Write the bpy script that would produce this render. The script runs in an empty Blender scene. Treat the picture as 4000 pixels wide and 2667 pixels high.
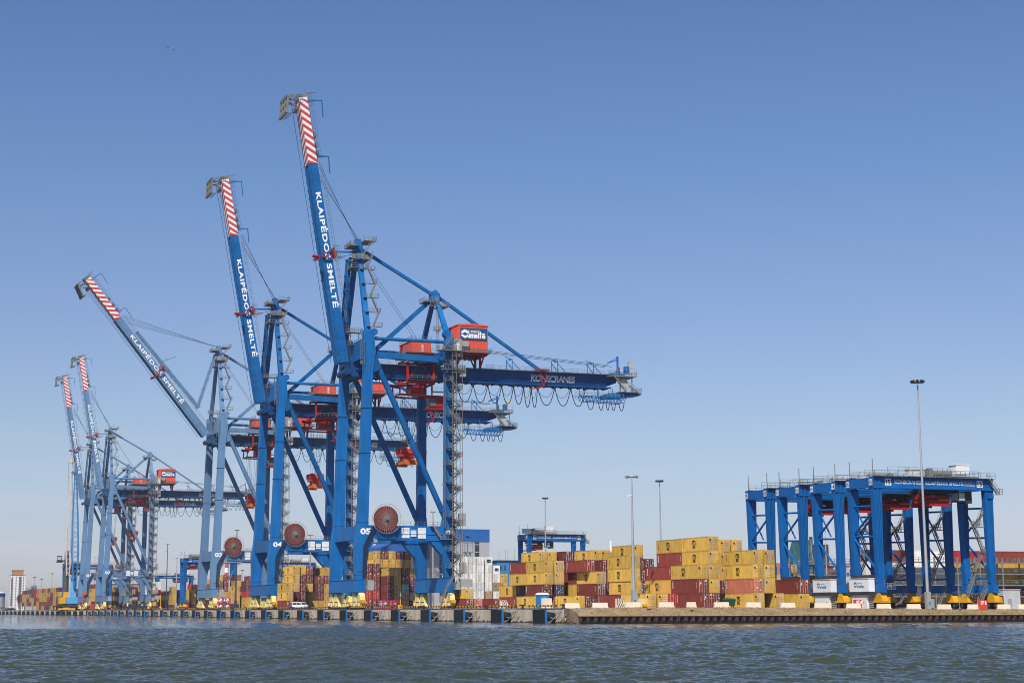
import bpy, bmesh, math, random
import numpy as np
from mathutils import Vector, Matrix
R = math.radians
SC = bpy.context.scene
COL = SC.collection
random.seed(7)
rng = np.random.default_rng(11)

# ------------------------------------------------------------ camera, sky, sun, exposure
# world axes: x = inland across the quay, y = along the quay away from the viewer, z = up from the water
TH = R(19.45); PITCH = math.atan(1180.6/6750.0); ROLL = 0.002
CAM = Vector((-135.25, -319.69, 2.718))
fwd_h = Vector((math.sin(TH), math.cos(TH), 0)); rgt = Vector((math.cos(TH), -math.sin(TH), 0))
fwd = fwd_h*math.cos(PITCH)+Vector((0, 0, 1))*math.sin(PITCH)
up = -fwd_h*math.sin(PITCH)+Vector((0, 0, 1))*math.cos(PITCH)
cx = rgt*math.cos(ROLL)-up*math.sin(ROLL); cy = rgt*math.sin(ROLL)+up*math.cos(ROLL)
cd = bpy.data.cameras.new('camera'); cam = bpy.data.objects.new('camera', cd); COL.objects.link(cam)
m = Matrix((cx, cy, -fwd)).transposed().to_4x4(); m.translation = CAM
cam.matrix_world = m
cd.sensor_width = 36; cd.lens = 6750/4000*36; cd.shift_x = 0.055; cd.shift_y = -0.0334
cd.clip_start = 0.5; cd.clip_end = 20000
SC.camera = cam

SUN_AZ, SUN_EL = R(216), R(50)
w = bpy.data.worlds.new('World'); SC.world = w; w.use_nodes = True
nt = w.node_tree; nt.nodes.clear()
sky = nt.nodes.new('ShaderNodeTexSky'); sky.sky_type = 'NISHITA'; sky.sun_disc = False
sky.sun_elevation = SUN_EL; sky.sun_rotation = SUN_AZ; sky.altitude = 0; sky.air_density = 1.0; sky.dust_density = .7; sky.ozone_density = 4.0
# thin high cloud veils low over the horizon
tc = nt.nodes.new('ShaderNodeTexCoord'); sep = nt.nodes.new('ShaderNodeSeparateXYZ'); nt.links.new(tc.outputs['Generated'], sep.inputs[0])
mp = nt.nodes.new('ShaderNodeMapping'); mp.inputs['Scale'].default_value = (3, 3, 34); nt.links.new(tc.outputs['Generated'], mp.inputs[0])
nz = nt.nodes.new('ShaderNodeTexNoise'); nz.inputs['Scale'].default_value = 2.1; nz.inputs['Detail'].default_value = 6; nz.inputs['Roughness'].default_value = .6
nt.links.new(mp.outputs[0], nz.inputs['Vector'])
r1 = nt.nodes.new('ShaderNodeMapRange'); r1.inputs[1].default_value = .44; r1.inputs[2].default_value = .66; nt.links.new(nz.outputs['Fac'], r1.inputs[0])
r2 = nt.nodes.new('ShaderNodeMapRange'); r2.inputs[1].default_value = .11; r2.inputs[2].default_value = .04; nt.links.new(sep.outputs['Z'], r2.inputs[0])
mu = nt.nodes.new('ShaderNodeMath'); mu.operation = 'MULTIPLY'; nt.links.new(r1.outputs[0], mu.inputs[0]); nt.links.new(r2.outputs[0], mu.inputs[1])
mu2 = nt.nodes.new('ShaderNodeMath'); mu2.operation = 'MULTIPLY'; mu2.inputs[1].default_value = .38; nt.links.new(mu.outputs[0], mu2.inputs[0])
mx = nt.nodes.new('ShaderNodeMixRGB'); nt.links.new(mu2.outputs[0], mx.inputs[0]); nt.links.new(sky.outputs[0], mx.inputs[1]); mx.inputs[2].default_value = (6.3, 6.2, 6.6, 1)
tint = nt.nodes.new('ShaderNodeMixRGB'); tint.blend_type = 'MULTIPLY'; tint.inputs[0].default_value = 1
cr = nt.nodes.new('ShaderNodeValToRGB'); nt.links.new(sep.outputs['Z'], cr.inputs[0]); e = cr.color_ramp.elements   # air colour against height above the horizon
e[0].position = .03; e[0].color = (.83, .795, .93, 1); e[1].position = .36; e[1].color = (.58, .665, .83, 1)
for ps, c in ((.10, (.83, .775, .845)), (.17, (.775, .74, .85)), (.25, (.67, .73, .86))): q = e.new(ps); q.color = (*c, 1)
nt.links.new(cr.outputs[0], tint.inputs[2])
nt.links.new(mx.outputs[0], tint.inputs[1])
bg = nt.nodes.new('ShaderNodeBackground'); bg.inputs['Strength'].default_value = 0.127; nt.links.new(tint.outputs[0], bg.inputs[0])
ow = nt.nodes.new('ShaderNodeOutputWorld'); nt.links.new(bg.outputs[0], ow.inputs[0])
sl = bpy.data.lights.new('sun', 'SUN'); sl.energy = 5.0; sl.angle = R(.53); sl.color = (1, .95, .87)
so = bpy.data.objects.new('sun', sl); COL.objects.link(so)
sd = Vector((math.sin(SUN_AZ)*math.cos(SUN_EL), math.cos(SUN_AZ)*math.cos(SUN_EL), math.sin(SUN_EL)))
so.rotation_euler = sd.to_track_quat('Z', 'Y').to_euler(); so.location = (0, -200, 300)
vs = SC.view_settings; vs.view_transform = 'Standard'; vs.look = 'None'; vs.exposure = 0.0; vs.gamma = 1
SC.cycles.max_bounces = 5; SC.cycles.diffuse_bounces = 2; SC.cycles.glossy_bounces = 3; SC.cycles.volume_bounces = 0
SC.cycles.sample_clamp_indirect = 4; SC.cycles.filter_width = 1.0

# ------------------------------------------------------------ materials
MATS = {}
def mat(name, col, rough=.55, metal=0, var=.12, scale=.8, streak=0, spec=.22, bump=0, bscale=6, wear=0, wcol=(.2, .2, .2)):
    if name in MATS: return MATS[name]
    m = bpy.data.materials.new(name); m.use_nodes = True; t = m.node_tree; b = t.nodes['Principled BSDF']
    b.inputs['Roughness'].default_value = rough; b.inputs['Metallic'].default_value = metal
    b.inputs['Specular IOR Level'].default_value = spec
    c = (*col, 1)
    if var:
        tc = t.nodes.new('ShaderNodeTexCoord'); n = t.nodes.new('ShaderNodeTexNoise')
        mp = t.nodes.new('ShaderNodeMapping'); t.links.new(tc.outputs['Object'], mp.inputs[0])
        mp.inputs['Scale'].default_value = (1, 1, 1-streak)
        oi = t.nodes.new('ShaderNodeObjectInfo'); va = t.nodes.new('ShaderNodeVectorMath'); va.operation = 'ADD'
        vm = t.nodes.new('ShaderNodeVectorMath'); vm.operation = 'SCALE'; vm.inputs[0].default_value = (31, 17, 23); t.links.new(oi.outputs['Random'], vm.inputs['Scale'])
        t.links.new(mp.outputs[0], va.inputs[0]); t.links.new(vm.outputs[0], va.inputs[1])
        n.inputs['Scale'].default_value = scale; n.inputs['Detail'].default_value = 7; n.inputs['Roughness'].default_value = .62
        t.links.new(va.outputs[0], n.inputs['Vector'])
        r = t.nodes.new('ShaderNodeValToRGB'); e = r.color_ramp.elements
        e[0].position = .3; e[1].position = .7
        e[0].color = tuple(max(0, x*(1-var)) for x in col)+(1,)
        e[1].color = tuple(min(1, x*(1+var)+.03*var) for x in col)+(1,)
        t.links.new(n.outputs['Fac'], r.inputs[0])
        hs = t.nodes.new('ShaderNodeHueSaturation'); mr = t.nodes.new('ShaderNodeMapRange'); mr.inputs[3].default_value = 1-var*.9; mr.inputs[4].default_value = 1+var*.9
        t.links.new(oi.outputs['Random'], mr.inputs[0]); t.links.new(mr.outputs[0], hs.inputs['Value'])
        wsrc = r.outputs[0]
        if wear:      # chalky patches and runs of dirt, finer than the overall fading
            n4 = t.nodes.new('ShaderNodeTexNoise'); mp4 = t.nodes.new('ShaderNodeMapping'); mp4.inputs['Scale'].default_value = (2.6, 2.6, .35); t.links.new(va.outputs[0], mp4.inputs[0]); t.links.new(mp4.outputs[0], n4.inputs['Vector'])
            n4.inputs['Scale'].default_value = scale*1.6; n4.inputs['Detail'].default_value = 8; n4.inputs['Roughness'].default_value = .7
            m4 = t.nodes.new('ShaderNodeMapRange'); m4.inputs[1].default_value = .52; m4.inputs[2].default_value = .8; m4.inputs[4].default_value = wear; t.links.new(n4.outputs['Fac'], m4.inputs[0])
            x4 = t.nodes.new('ShaderNodeMixRGB'); t.links.new(m4.outputs[0], x4.inputs[0]); t.links.new(wsrc, x4.inputs[1]); x4.inputs[2].default_value = (*wcol, 1); wsrc = x4.outputs[0]
        t.links.new(wsrc, hs.inputs['Color']); t.links.new(hs.outputs[0], b.inputs['Base Color'])
        if bump:
            n2 = t.nodes.new('ShaderNodeTexNoise'); n2.inputs['Scale'].default_value = bscale; n2.inputs['Detail'].default_value = 5
            t.links.new(va.outputs[0], n2.inputs['Vector'])
            bp = t.nodes.new('ShaderNodeBump'); bp.inputs['Strength'].default_value = bump; bp.inputs['Distance'].default_value = .1
            t.links.new(n2.outputs['Fac'], bp.inputs['Height']); t.links.new(bp.outputs[0], b.inputs['Normal'])
    else:
        b.inputs['Base Color'].default_value = c
    MATS[name] = m
    return m
BLUE = mat('crane_blue', (.002, .118, .35), .45, var=.2, scale=.35, streak=.75, spec=.15, wear=.5, wcol=(.05, .17, .36))
FADED_HAZY = mat('crane_blue_faded_hazy', (.115, .215, .36), .5, var=.14, scale=.35, streak=.75, wear=.5, wcol=(.2, .28, .4))  # older faded paint, with the paleness of distance haze mixed into the colour
NAVY = mat('girder_navy', (.003, .055, .20), .45, var=.15, scale=.3, streak=.5)
NAVYF = mat('girder_navy_faded_hazy', (.03, .085, .19), .5, var=.15, scale=.3, streak=.5)  # faded girder paint of the same cranes, paled likewise for haze
RTGB = mat('gantry_blue', (.002, .108, .35), .45, var=.14, scale=.4, streak=.7, spec=.15, wear=.35, wcol=(.03, .13, .3))
WHITE = mat('white_paint', (.80, .79, .77), .5, var=.06)
REDP = mat('signal_red', (.55, .035, .025), .5, var=.1)
TIPR = mat('stripe_red', (.60, .06, .05), .5, var=.08)
HOUSE = mat('house_red', (.74, .10, .05), .55, var=.08)
DRED = mat('trolley_red', (.36, .012, .012), .5, var=.12)
GALV = mat('galvanised_steel', (.205, .205, .195), .55, .1, var=.2, scale=3)
DARK = mat('dark_steel', (.035, .035, .04), .6, var=.2)
BLACK = mat('black_rubber', (.012, .013, .016), .75, var=.25, scale=1.5)
CREAM = mat('bogie_cream', (.80, .64, .26), .5, var=.1)
YEL = mat('machine_yellow', (.72, .36, .015), .5, var=.12)
ORNG = mat('spreader_orange', (.75, .14, .01), .5, var=.12)
GLASS = mat('cab_glass', (.03, .06, .065), .08, var=.0)
GREYB = mat('grey_cabinet', (.33, .33, .32), .55, var=.08)
ROPE = mat('steel_rope', (.03, .03, .035), .5, var=0)
SIGNB = mat('sign_blue', (.015, .075, .19), .5, var=.03)
LETW = mat('letter_white', (.85, .85, .85), .5, var=0)
LETG = mat('letter_white_dimmed', (.62, .62, .63), .5, var=0)  # white girder lettering, its weaker light put into a greyer colour
LETK = mat('letter_black', (.015, .015, .017), .6, var=0)
LETB = mat('letter_navy', (.03, .06, .14), .6, var=0)
REEL = mat('reel_red', (.20, .018, .014), .55, var=.25, scale=2)
CONC = mat('barrier_concrete', (.80, .66, .50), .85, var=.06, scale=1.2, bump=.15)
SAND = mat('sand_steel', (.70, .52, .25), .5, var=.1)

# ------------------------------------------------------------ mesh builder
class MB:
    def __init__(s): s.v = []; s.f = []; s.m = []; s.mi = 0
    def quad(s, *p):
        n = len(s.v); s.v += [tuple(q) for q in p]; s.f.append(tuple(range(n, n+len(p)))); s.m.append(s.mi)
    def hexa(s, p):     # 8 points: bottom 4 (ccw), top 4
        n = len(s.v); s.v += [tuple(q) for q in p]
        for f in ((0, 3, 2, 1), (4, 5, 6, 7), (0, 1, 5, 4), (1, 2, 6, 5), (2, 3, 7, 6), (3, 0, 4, 7)):
            s.f.append(tuple(n+i for i in f)); s.m.append(s.mi)
        return s
    def box(s, a, b):
        x0, y0, z0 = a; x1, y1, z1 = b
        x0, x1 = min(x0, x1), max(x0, x1); y0, y1 = min(y0, y1), max(y0, y1); z0, z1 = min(z0, z1), max(z0, z1)
        return s.hexa([(x0, y0, z0), (x1, y0, z0), (x1, y1, z0), (x0, y1, z0), (x0, y0, z1), (x1, y0, z1), (x1, y1, z1), (x0, y1, z1)])
    def post(s, a, b, wx, wy, wx1=None, wy1=None):   # horizontal rectangular sections at both ends
        wx1 = wx if wx1 is None else wx1; wy1 = wy if wy1 is None else wy1
        f = lambda c, x, y: [(c[0]-x/2, c[1]-y/2, c[2]), (c[0]+x/2, c[1]-y/2, c[2]), (c[0]+x/2, c[1]+y/2, c[2]), (c[0]-x/2, c[1]+y/2, c[2])]
        return s.hexa(f(a, wx, wy)+f(b, wx1, wy1))
    def beam(s, a, b, w, h, w1=None, h1=None, upv=(0, 0, 1)):
        a = Vector(a); b = Vector(b); d = (b-a).normalized(); u = Vector(upv)
        if abs(d.dot(u)) > .98: u = Vector((1, 0, 0))
        sd_ = d.cross(u).normalized(); u = sd_.cross(d).normalized()
        w1 = w if w1 is None else w1; h1 = h if h1 is None else h1
        f = lambda c, ww, hh: [c-sd_*ww/2-u*hh/2, c+sd_*ww/2-u*hh/2, c+sd_*ww/2+u*hh/2, c-sd_*ww/2+u*hh/2]
        return s.hexa([tuple(q) for q in f(a, w, h)+f(b, w1, h1)])
    def tube(s, a, b, r, n=8, r1=None, cap=True):
        a = Vector(a); b = Vector(b); d = (b-a).normalized(); r1 = r if r1 is None else r1
        u = Vector((0, 0, 1)) if abs(d.z) < .9 else Vector((1, 0, 0))
        x = d.cross(u).normalized(); y = d.cross(x)
        k = len(s.v)
        for c, rr in ((a, r), (b, r1)):
            for i in range(n):
                t = 2*math.pi*i/n; s.v.append(tuple(c+x*rr*math.cos(t)+y*rr*math.sin(t)))
        for i in range(n):
            j = (i+1) % n; s.f.append((k+i, k+n+i, k+n+j, k+j)); s.m.append(s.mi)
        if cap:
            s.f.append(tuple(k+i for i in range(n))); s.m.append(s.mi)
            s.f.append(tuple(k+n+i for i in reversed(range(n)))); s.m.append(s.mi)
        return s
    def path(s, pts, r, n=5):
        for a, b in zip(pts[:-1], pts[1:]): s.tube(a, b, r, n, cap=False)
        return s
    def prism(s, poly, off):    # polygon of 3d points extruded by off
        n = len(poly); k = len(s.v); o = Vector(off)
        s.v += [tuple(p) for p in poly]+[tuple(Vector(p)+o) for p in poly]
        s.f.append(tuple(range(k, k+n))); s.m.append(s.mi)
        s.f.append(tuple(reversed(range(k+n, k+2*n)))); s.m.append(s.mi)
        for i in range(n):
            j = (i+1) % n; s.f.append((k+j, k+i, k+n+i, k+n+j)); s.m.append(s.mi)
        return s
    def rail(s, pts, h=1.1, step=2.0, t=.08):
        for a, b in zip(pts[:-1], pts[1:]):
            a = Vector(a); b = Vector(b); L = (b-a).length; n = max(1, int(round(L/step)))
            for hh in (h, h*.5): s.beam(a+Vector((0, 0, hh)), b+Vector((0, 0, hh)), t, t)
            for i in range(n+1):
                p = a.lerp(b, i/n); s.beam(p, p+Vector((0, 0, h)), t, t)
        return s
    def deck(s, a, b, z, t=.12, sides='', h=1.1, step=2.0):  # grated platform with rails on chosen sides (w e s n)
        s.box((a[0], a[1], z-t), (b[0], b[1], z))
        q = {'w': [(a[0], a[1], z), (a[0], b[1], z)], 'e': [(b[0], a[1], z), (b[0], b[1], z)], 's': [(a[0], a[1], z), (b[0], a[1], z)], 'n': [(a[0], b[1], z), (b[0], b[1], z)]}
        for c in sides: s.rail(q[c], h, step)
        return s
    def stair(s, a, b, w=.8, axis='y'):
        a = Vector(a); b = Vector(b); o = Vector((0, w/2, 0)) if axis == 'y' else Vector((w/2, 0, 0))
        for sg in (-1, 1):
            s.beam(a+o*sg, b+o*sg, .07, .26)
            s.beam(a+o*sg+Vector((0, 0, 1)), b+o*sg+Vector((0, 0, 1)), .06, .06)
            for i in range(4):
                p = a.lerp(b, i/3)+o*sg; s.beam(p, p+Vector((0, 0, 1)), .05, .05)
        n = max(3, int((b.z-a.z)/.35))
        for i in range(n):
            p = a.lerp(b, (i+.5)/n); s.beam(p-o, p+o, .22, .05)
        return s
    def mesh(s, name, mats):
        me = bpy.data.meshes.new(name); me.from_pydata(s.v, [], s.f); me.update()
        if not isinstance(mats, (list, tuple)): mats = [mats]
        for x in mats: me.materials.append(x)
        if len(mats) > 1: me.polygons.foreach_set('material_index', s.m)
        bm = bmesh.new(); bm.from_mesh(me); bmesh.ops.recalc_face_normals(bm, faces=bm.faces); bm.to_mesh(me); bm.free()
        return me
    def build(s, name, mats, parent=None, loc=None, **kw):
        return link(name, s.mesh(name, mats), parent, loc, **kw)
def link(name, me, parent=None, loc=None, label=None, cat=None, group=None, kind=None, rot=None, scale=None):
    o = bpy.data.objects.new(name, me); COL.objects.link(o)
    if parent: o.parent = parent
    if loc: o.location = loc
    if rot: o.rotation_euler = rot
    if scale: o.scale = scale
    if label: o['label'] = label
    if cat: o['category'] = cat
    if group: o['group'] = group
    if kind: o['kind'] = kind
    return o
def smooth(o):
    for p in o.data.polygons: p.use_smooth = True
    return o
def thing(name, label, cat, loc=(0, 0, 0), group=None, rot=None, scale=None):
    return link(name, None, None, loc, label, cat, group, None, rot, scale)
def copy_tree(o, parent=None):
    kids = list(o.children); c = o.copy(); COL.objects.link(c)
    if parent: c.parent = parent
    for k in kids: copy_tree(k, c)
    return c
TXT = {}
def textmesh(s, bold=0.0, space=1.0):
    k = (s, bold, space)
    if k not in TXT:
        c = bpy.data.curves.new('t', 'FONT'); c.body = s; c.size = 1; c.offset = bold; c.space_character = space; c.resolution_u = 3
        o = bpy.data.objects.new('t', c); COL.objects.link(o)
        bpy.context.view_layer.update()
        dg = bpy.context.evaluated_depsgraph_get(); me = bpy.data.meshes.new_from_object(o.evaluated_get(dg))
        bpy.data.objects.remove(o); bpy.data.curves.remove(c)
        xs = [v.co.x for v in me.vertices]; ys = [v.co.y for v in me.vertices]
        TXT[k] = (me, min(xs), max(xs), min(ys), max(ys))
    return TXT[k]
def text(mb, s, org, xd, yd, width, height, bold=0.0, space=1.0):
    """flat lettering added to a mesh builder, its box starting at org and filling width x height"""
    me, x0, x1, y0, y1 = textmesh(s, bold, space); o = Vector(org); X = Vector(xd).normalized(); Y = Vector(yd).normalized()
    k = len(mb.v)
    for v in me.vertices:
        mb.v.append(tuple(o+X*((v.co.x-x0)/(x1-x0)*width)+Y*((v.co.y-y0)/(y1-y0)*height)))
    for p in me.polygons:
        mb.f.append(tuple(k+i for i in p.vertices)); mb.m.append(mb.mi)
    return mb

# ------------------------------------------------------------ words for labels
ONES = 'zeroth first second third fourth fifth sixth seventh eighth ninth tenth eleventh twelfth thirteenth fourteenth fifteenth sixteenth seventeenth eighteenth nineteenth'.split()
def nth(i):
    if i < 20: return ONES[i]
    t = {2: ('twentieth', 'twenty'), 3: ('thirtieth', 'thirty'), 4: ('fortieth', 'forty'), 5: ('fiftieth', 'fifty')}[i//10]
    return t[0] if i % 10 == 0 else t[1]+'-'+ONES[i % 10]

# ------------------------------------------------------------ water
def make_water():
    m = bpy.data.materials.new('water'); m.use_nodes = True; t = m.node_tree; b = t.nodes['Principled BSDF']
    b.inputs['Base Color'].default_value = (.040, .050, .032, 1); b.inputs['Roughness'].default_value = .05; b.inputs['IOR'].default_value = 1.33
    b.inputs['Specular IOR Level'].default_value = .5
    tc = t.nodes.new('ShaderNodeTexCoord'); n = t.nodes.new('ShaderNodeTexNoise'); n.inputs['Scale'].default_value = 2.6; n.inputs['Detail'].default_value = 5; n.inputs['Roughness'].default_value = .65
    mp = t.nodes.new('ShaderNodeMapping'); mp.inputs['Rotation'].default_value = (0, 0, .5); mp.inputs['Scale'].default_value = (1, 1.8, 1)
    t.links.new(tc.outputs['Object'], mp.inputs[0]); t.links.new(mp.outputs[0], n.inputs['Vector'])
    bp = t.nodes.new('ShaderNodeBump'); bp.inputs['Strength'].default_value = .55; bp.inputs['Distance'].default_value = .10
    t.links.new(n.outputs['Fac'], bp.inputs['Height']); t.links.new(bp.outputs[0], b.inputs['Normal'])
    rr = 56*np.exp(np.arange(0, 1300)*.0012); rr = np.concatenate([rr, rr[-1]*np.exp(np.arange(1, 460)*.0045)]); dr = np.gradient(rr)
    aa = np.linspace(TH-R(23), TH+R(23), 860)
    rg, ag = np.meshgrid(rr, aa, indexing='ij')
    x = CAM.x+rg*np.sin(ag); y = CAM.y+rg*np.cos(ag); z = np.zeros_like(x)
    wind = R(70)
    drg = np.maximum(dr, rr*np.radians(46)/860)[:, None]
    for i in range(84):
        L = .34*(5.0/.34)**rng.random(); th = wind+rng.normal(0, .6); k = 2*np.pi/L
        A = .0078*L**.92*rng.uniform(.5, 1.4); ph = rng.uniform(0, 6.28)
        q = k*(x*np.cos(th)+y*np.sin(th))+ph
        # fade waves the grid cannot carry
        z += A*np.clip((L/(drg*2.4)-.6), 0, 1)*(np.sin(q)+.22*np.cos(2*q))
    gust = .75+.25*np.sin(x*.021+1.3)*np.sin(y*.017+.4)+.2*np.sin(x*.006-y*.009)
    z *= gust
    z *= np.clip(1.2-.2*np.exp(-((np.maximum(0, -x))/6)), .5, 1)
    v = np.stack([x, y, z], -1).reshape(-1, 3)
    nr, na = x.shape; idx = np.arange(nr*na).reshape(nr, na)
    f = np.stack([idx[:-1, :-1], idx[:-1, 1:], idx[1:, 1:], idx[1:, :-1]], -1).reshape(-1, 4)
    me = bpy.data.meshes.new('water'); me.vertices.add(len(v)); me.vertices.foreach_set('co', v.ravel().astype(np.float32))
    me.loops.add(f.size); me.loops.foreach_set('vertex_index', f.ravel().astype(np.int32))
    me.polygons.add(len(f)); me.polygons.foreach_set('loop_start', np.arange(0, f.size, 4, dtype=np.int32))
    me.polygons.foreach_set('use_smooth', np.ones(len(f), dtype=bool)); me.update(); me.materials.append(m)
    link('water', me, kind='structure')
    mb = MB(); S = 9000; mb.quad((-S, -S, -.62), (S, -S, -.62), (S, S, -.62), (-S, S, -.62))
    mb.build('sea', m, kind='structure')
make_water()

# ------------------------------------------------------------ terminal ground, quay, bank
def edge_u(v): return 0.0 if v < 690 else -(v-690)*.05
def zg(u, v):
    z = 2.93+.17*min(1, max(0, (u-2)/8))
    if v < 70: z -= .5*min(1, max(0, (u-35)/50))*min(1, (70-v)/40)
    return z
GRD = mat('yard_asphalt', (.17, .155, .14), .9, var=.25, scale=.15)
mb = MB()
vsl = [-6.4, 0, 20, 45, 70, 150, 300, 690, 1050, 1600, 6000]; ul = [1.0, 3, 10, 20, 35, 50, 65, 85, 120, 250, 700, 2500, 9000]
def gp(i, j): v = vsl[j]; u = ul[i]+edge_u(v); return (u, v, zg(ul[i], v))
for j in range(len(vsl)-1):
    for i in range(len(ul)-1): mb.quad(gp(i, j), gp(i+1, j), gp(i+1, j+1), gp(i, j+1))
mb.build('ground', GRD, kind='structure')

def concrete():
    m = mat('quay_concrete', (.60, .49, .37), .85, var=.22, scale=.6, streak=.85, bump=.2)
    t = m.node_tree; b = t.nodes['Principled BSDF']; src = b.inputs['Base Color'].links[0].from_socket
    geo = t.nodes.new('ShaderNodeNewGeometry'); sp = t.nodes.new('ShaderNodeSeparateXYZ'); t.links.new(geo.outputs['Position'], sp.inputs[0])
    n = t.nodes.new('ShaderNodeTexNoise'); n.inputs['Scale'].default_value = .7; n.inputs['Detail'].default_value = 5; t.links.new(geo.outputs['Position'], n.inputs['Vector'])
    a = t.nodes.new('ShaderNodeMath'); a.operation = 'MULTIPLY_ADD'; a.inputs[1].default_value = 1.3; a.inputs[2].default_value = -.25; t.links.new(n.outputs['Fac'], a.inputs[0])
    s = t.nodes.new('ShaderNodeMath'); s.operation = 'SUBTRACT'; t.links.new(a.outputs[0], s.inputs[0]); t.links.new(sp.outputs['Z'], s.inputs[1])
    r = t.nodes.new('ShaderNodeMapRange'); r.inputs[1].default_value = 0; r.inputs[2].default_value = .16; t.links.new(s.outputs[0], r.inputs[0])
    x = t.nodes.new('ShaderNodeMixRGB'); t.links.new(r.outputs[0], x.inputs[0]); t.links.new(src, x.inputs[1]); x.inputs[2].default_value = (.075, .06, .04, 1)
    # rust and damp runs down the face
    mp = t.nodes.new('ShaderNodeMapping'); mp.inputs['Scale'].default_value = (1, .8, .07); t.links.new(geo.outputs['Position'], mp.inputs[0])
    n3 = t.nodes.new('ShaderNodeTexNoise'); n3.inputs['Scale'].default_value = 1.6; n3.inputs['Detail'].default_value = 6; t.links.new(mp.outputs[0], n3.inputs['Vector'])
    r3 = t.nodes.new('ShaderNodeMapRange'); r3.inputs[1].default_value = .56; r3.inputs[2].default_value = .75; r3.inputs[4].default_value = .7; t.links.new(n3.outputs['Fac'], r3.inputs[0])
    y = t.nodes.new('ShaderNodeMixRGB'); t.links.new(r3.outputs[0], y.inputs[0]); t.links.new(x.outputs[0], y.inputs[1]); y.inputs[2].default_value = (.17, .135, .10, 1)
    t.links.new(y.outputs[0], b.inputs['Base Color']); return m
QC = concrete()
mb = MB(); v = 0.0; k = 0
while v < 1700:
    L = 12.1; e0, e1 = edge_u(v), edge_u(v+L-.06); d = .02*(k % 3)
    mb.hexa([(e0-d, v, -2.5), (e0+1.1, v, -2.5), (e1+1.1, v+L-.06, -2.5), (e1-d, v+L-.06, -2.5), (e0-d, v, 2.84), (e0+1.1, v, 2.84), (e1+1.1, v+L-.06, 2.84), (e1-d, v+L-.06, 2.84)])
    v += L; k += 1
qw = mb.build('quay_wall', QC, label='long weathered concrete quay wall of vertical panels hung with black fenders', cat='quay wall')
mb = MB(); vv = [0, 690, 1700]
for a, b in zip(vv[:-1], vv[1:]):
    mb.hexa([(edge_u(a)-.06, a, 2.842), (edge_u(a)+1.15, a, 2.842), (edge_u(b)+1.15, b, 2.842), (edge_u(b)-.06, b, 2.842), (edge_u(a)-.06, a, 2.96), (edge_u(a)+1.15, a, 2.96), (edge_u(b)+1.15, b, 2.96), (edge_u(b)-.06, b, 2.96)])
mb.build('steel_cap', mat('rusty_steel', (.10, .06, .045), .8, var=.3), qw)
# broken end of the quay: rubble of timber, stone and rusty piles
ru = MB(); rr_ = random.Random(3)
for i in range(26):
    y = -rr_.uniform(.4, 9.6); u = y*.14-.4+rr_.uniform(0, 1.2); z = max(.05, 2.4*(1+y/11))*rr_.uniform(.1, 1)
    s = rr_.uniform(.3, .8); ru.mi = rr_.randint(0, 2)
    p = Vector((u, y, z)); d = Vector((rr_.uniform(-1, 1), rr_.uniform(-1, 1), rr_.uniform(-.3, .3))).normalized()
    ru.beam(p-d*s, p+d*s, s*.9, s*.7)
ru.build('rubble_heap', [mat('rubble_stone', (.38, .32, .24), .9, var=.3), mat('rubble_dark', (.09, .065, .05), .9, var=.3), mat('rubble_rust', (.16, .085, .05), .9, var=.3)],
         label='heap of broken stone and rusty piling where the concrete quay ends', cat='rubble')
# sheet piling: trapezoid wave
mb = MB(); pts = []; u = -1.4
while u < 460:
    pts += [(u, -11.3), (u+.55, -11.3), (u+.8, -10.75), (u+1.35, -10.75)]; u += 1.6
for a, b in zip(pts[:-1], pts[1:]): mb.quad((a[0], a[1], -2), (b[0], b[1], -2), (b[0], b[1], 1.40), (a[0], a[1], 1.40))
for j in range(0, 280): mb.box((-1.4+1.6*j, -11.36, -2), (-1.3+1.6*j, -11.28, 1.36))
SP = mat('sheet_pile_rust', (.075, .042, .034), .85, var=.35, scale=1.2, streak=.8)
t = SP.node_tree; b_ = t.nodes['Principled BSDF']; src = b_.inputs['Base Color'].links[0].from_socket
geo = t.nodes.new('ShaderNodeNewGeometry'); sp_ = t.nodes.new('ShaderNodeSeparateXYZ'); t.links.new(geo.outputs['Position'], sp_.inputs[0])
n_ = t.nodes.new('ShaderNodeTexNoise'); n_.inputs['Scale'].default_value = 1.1; t.links.new(geo.outputs['Position'], n_.inputs['Vector'])
s_ = t.nodes.new('ShaderNodeMath'); s_.operation = 'SUBTRACT'; t.links.new(n_.outputs['Fac'], s_.inputs[0]); t.links.new(sp_.outputs['Z'], s_.inputs[1])
rg_ = t.nodes.new('ShaderNodeMapRange'); rg_.inputs[1].default_value = -.1; rg_.inputs[2].default_value = .02; t.links.new(s_.outputs[0], rg_.inputs[0])
x_ = t.nodes.new('ShaderNodeMixRGB'); t.links.new(rg_.outputs[0], x_.inputs[0]); t.links.new(src, x_.inputs[1]); x_.inputs[2].default_value = (.022, .014, .012, 1); t.links.new(x_.outputs[0], b_.inputs['Base Color'])
sw = mb.build('sheet_pile_wall', SP, label='low rusty brown sheet pile wall below the dry grass bank', cat='retaining wall')
mb = MB(); mb.box((-1.5, -11.42, 1.40), (460, -10.6, 1.47)); mb.build('cap_beam', SP, sw)
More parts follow.
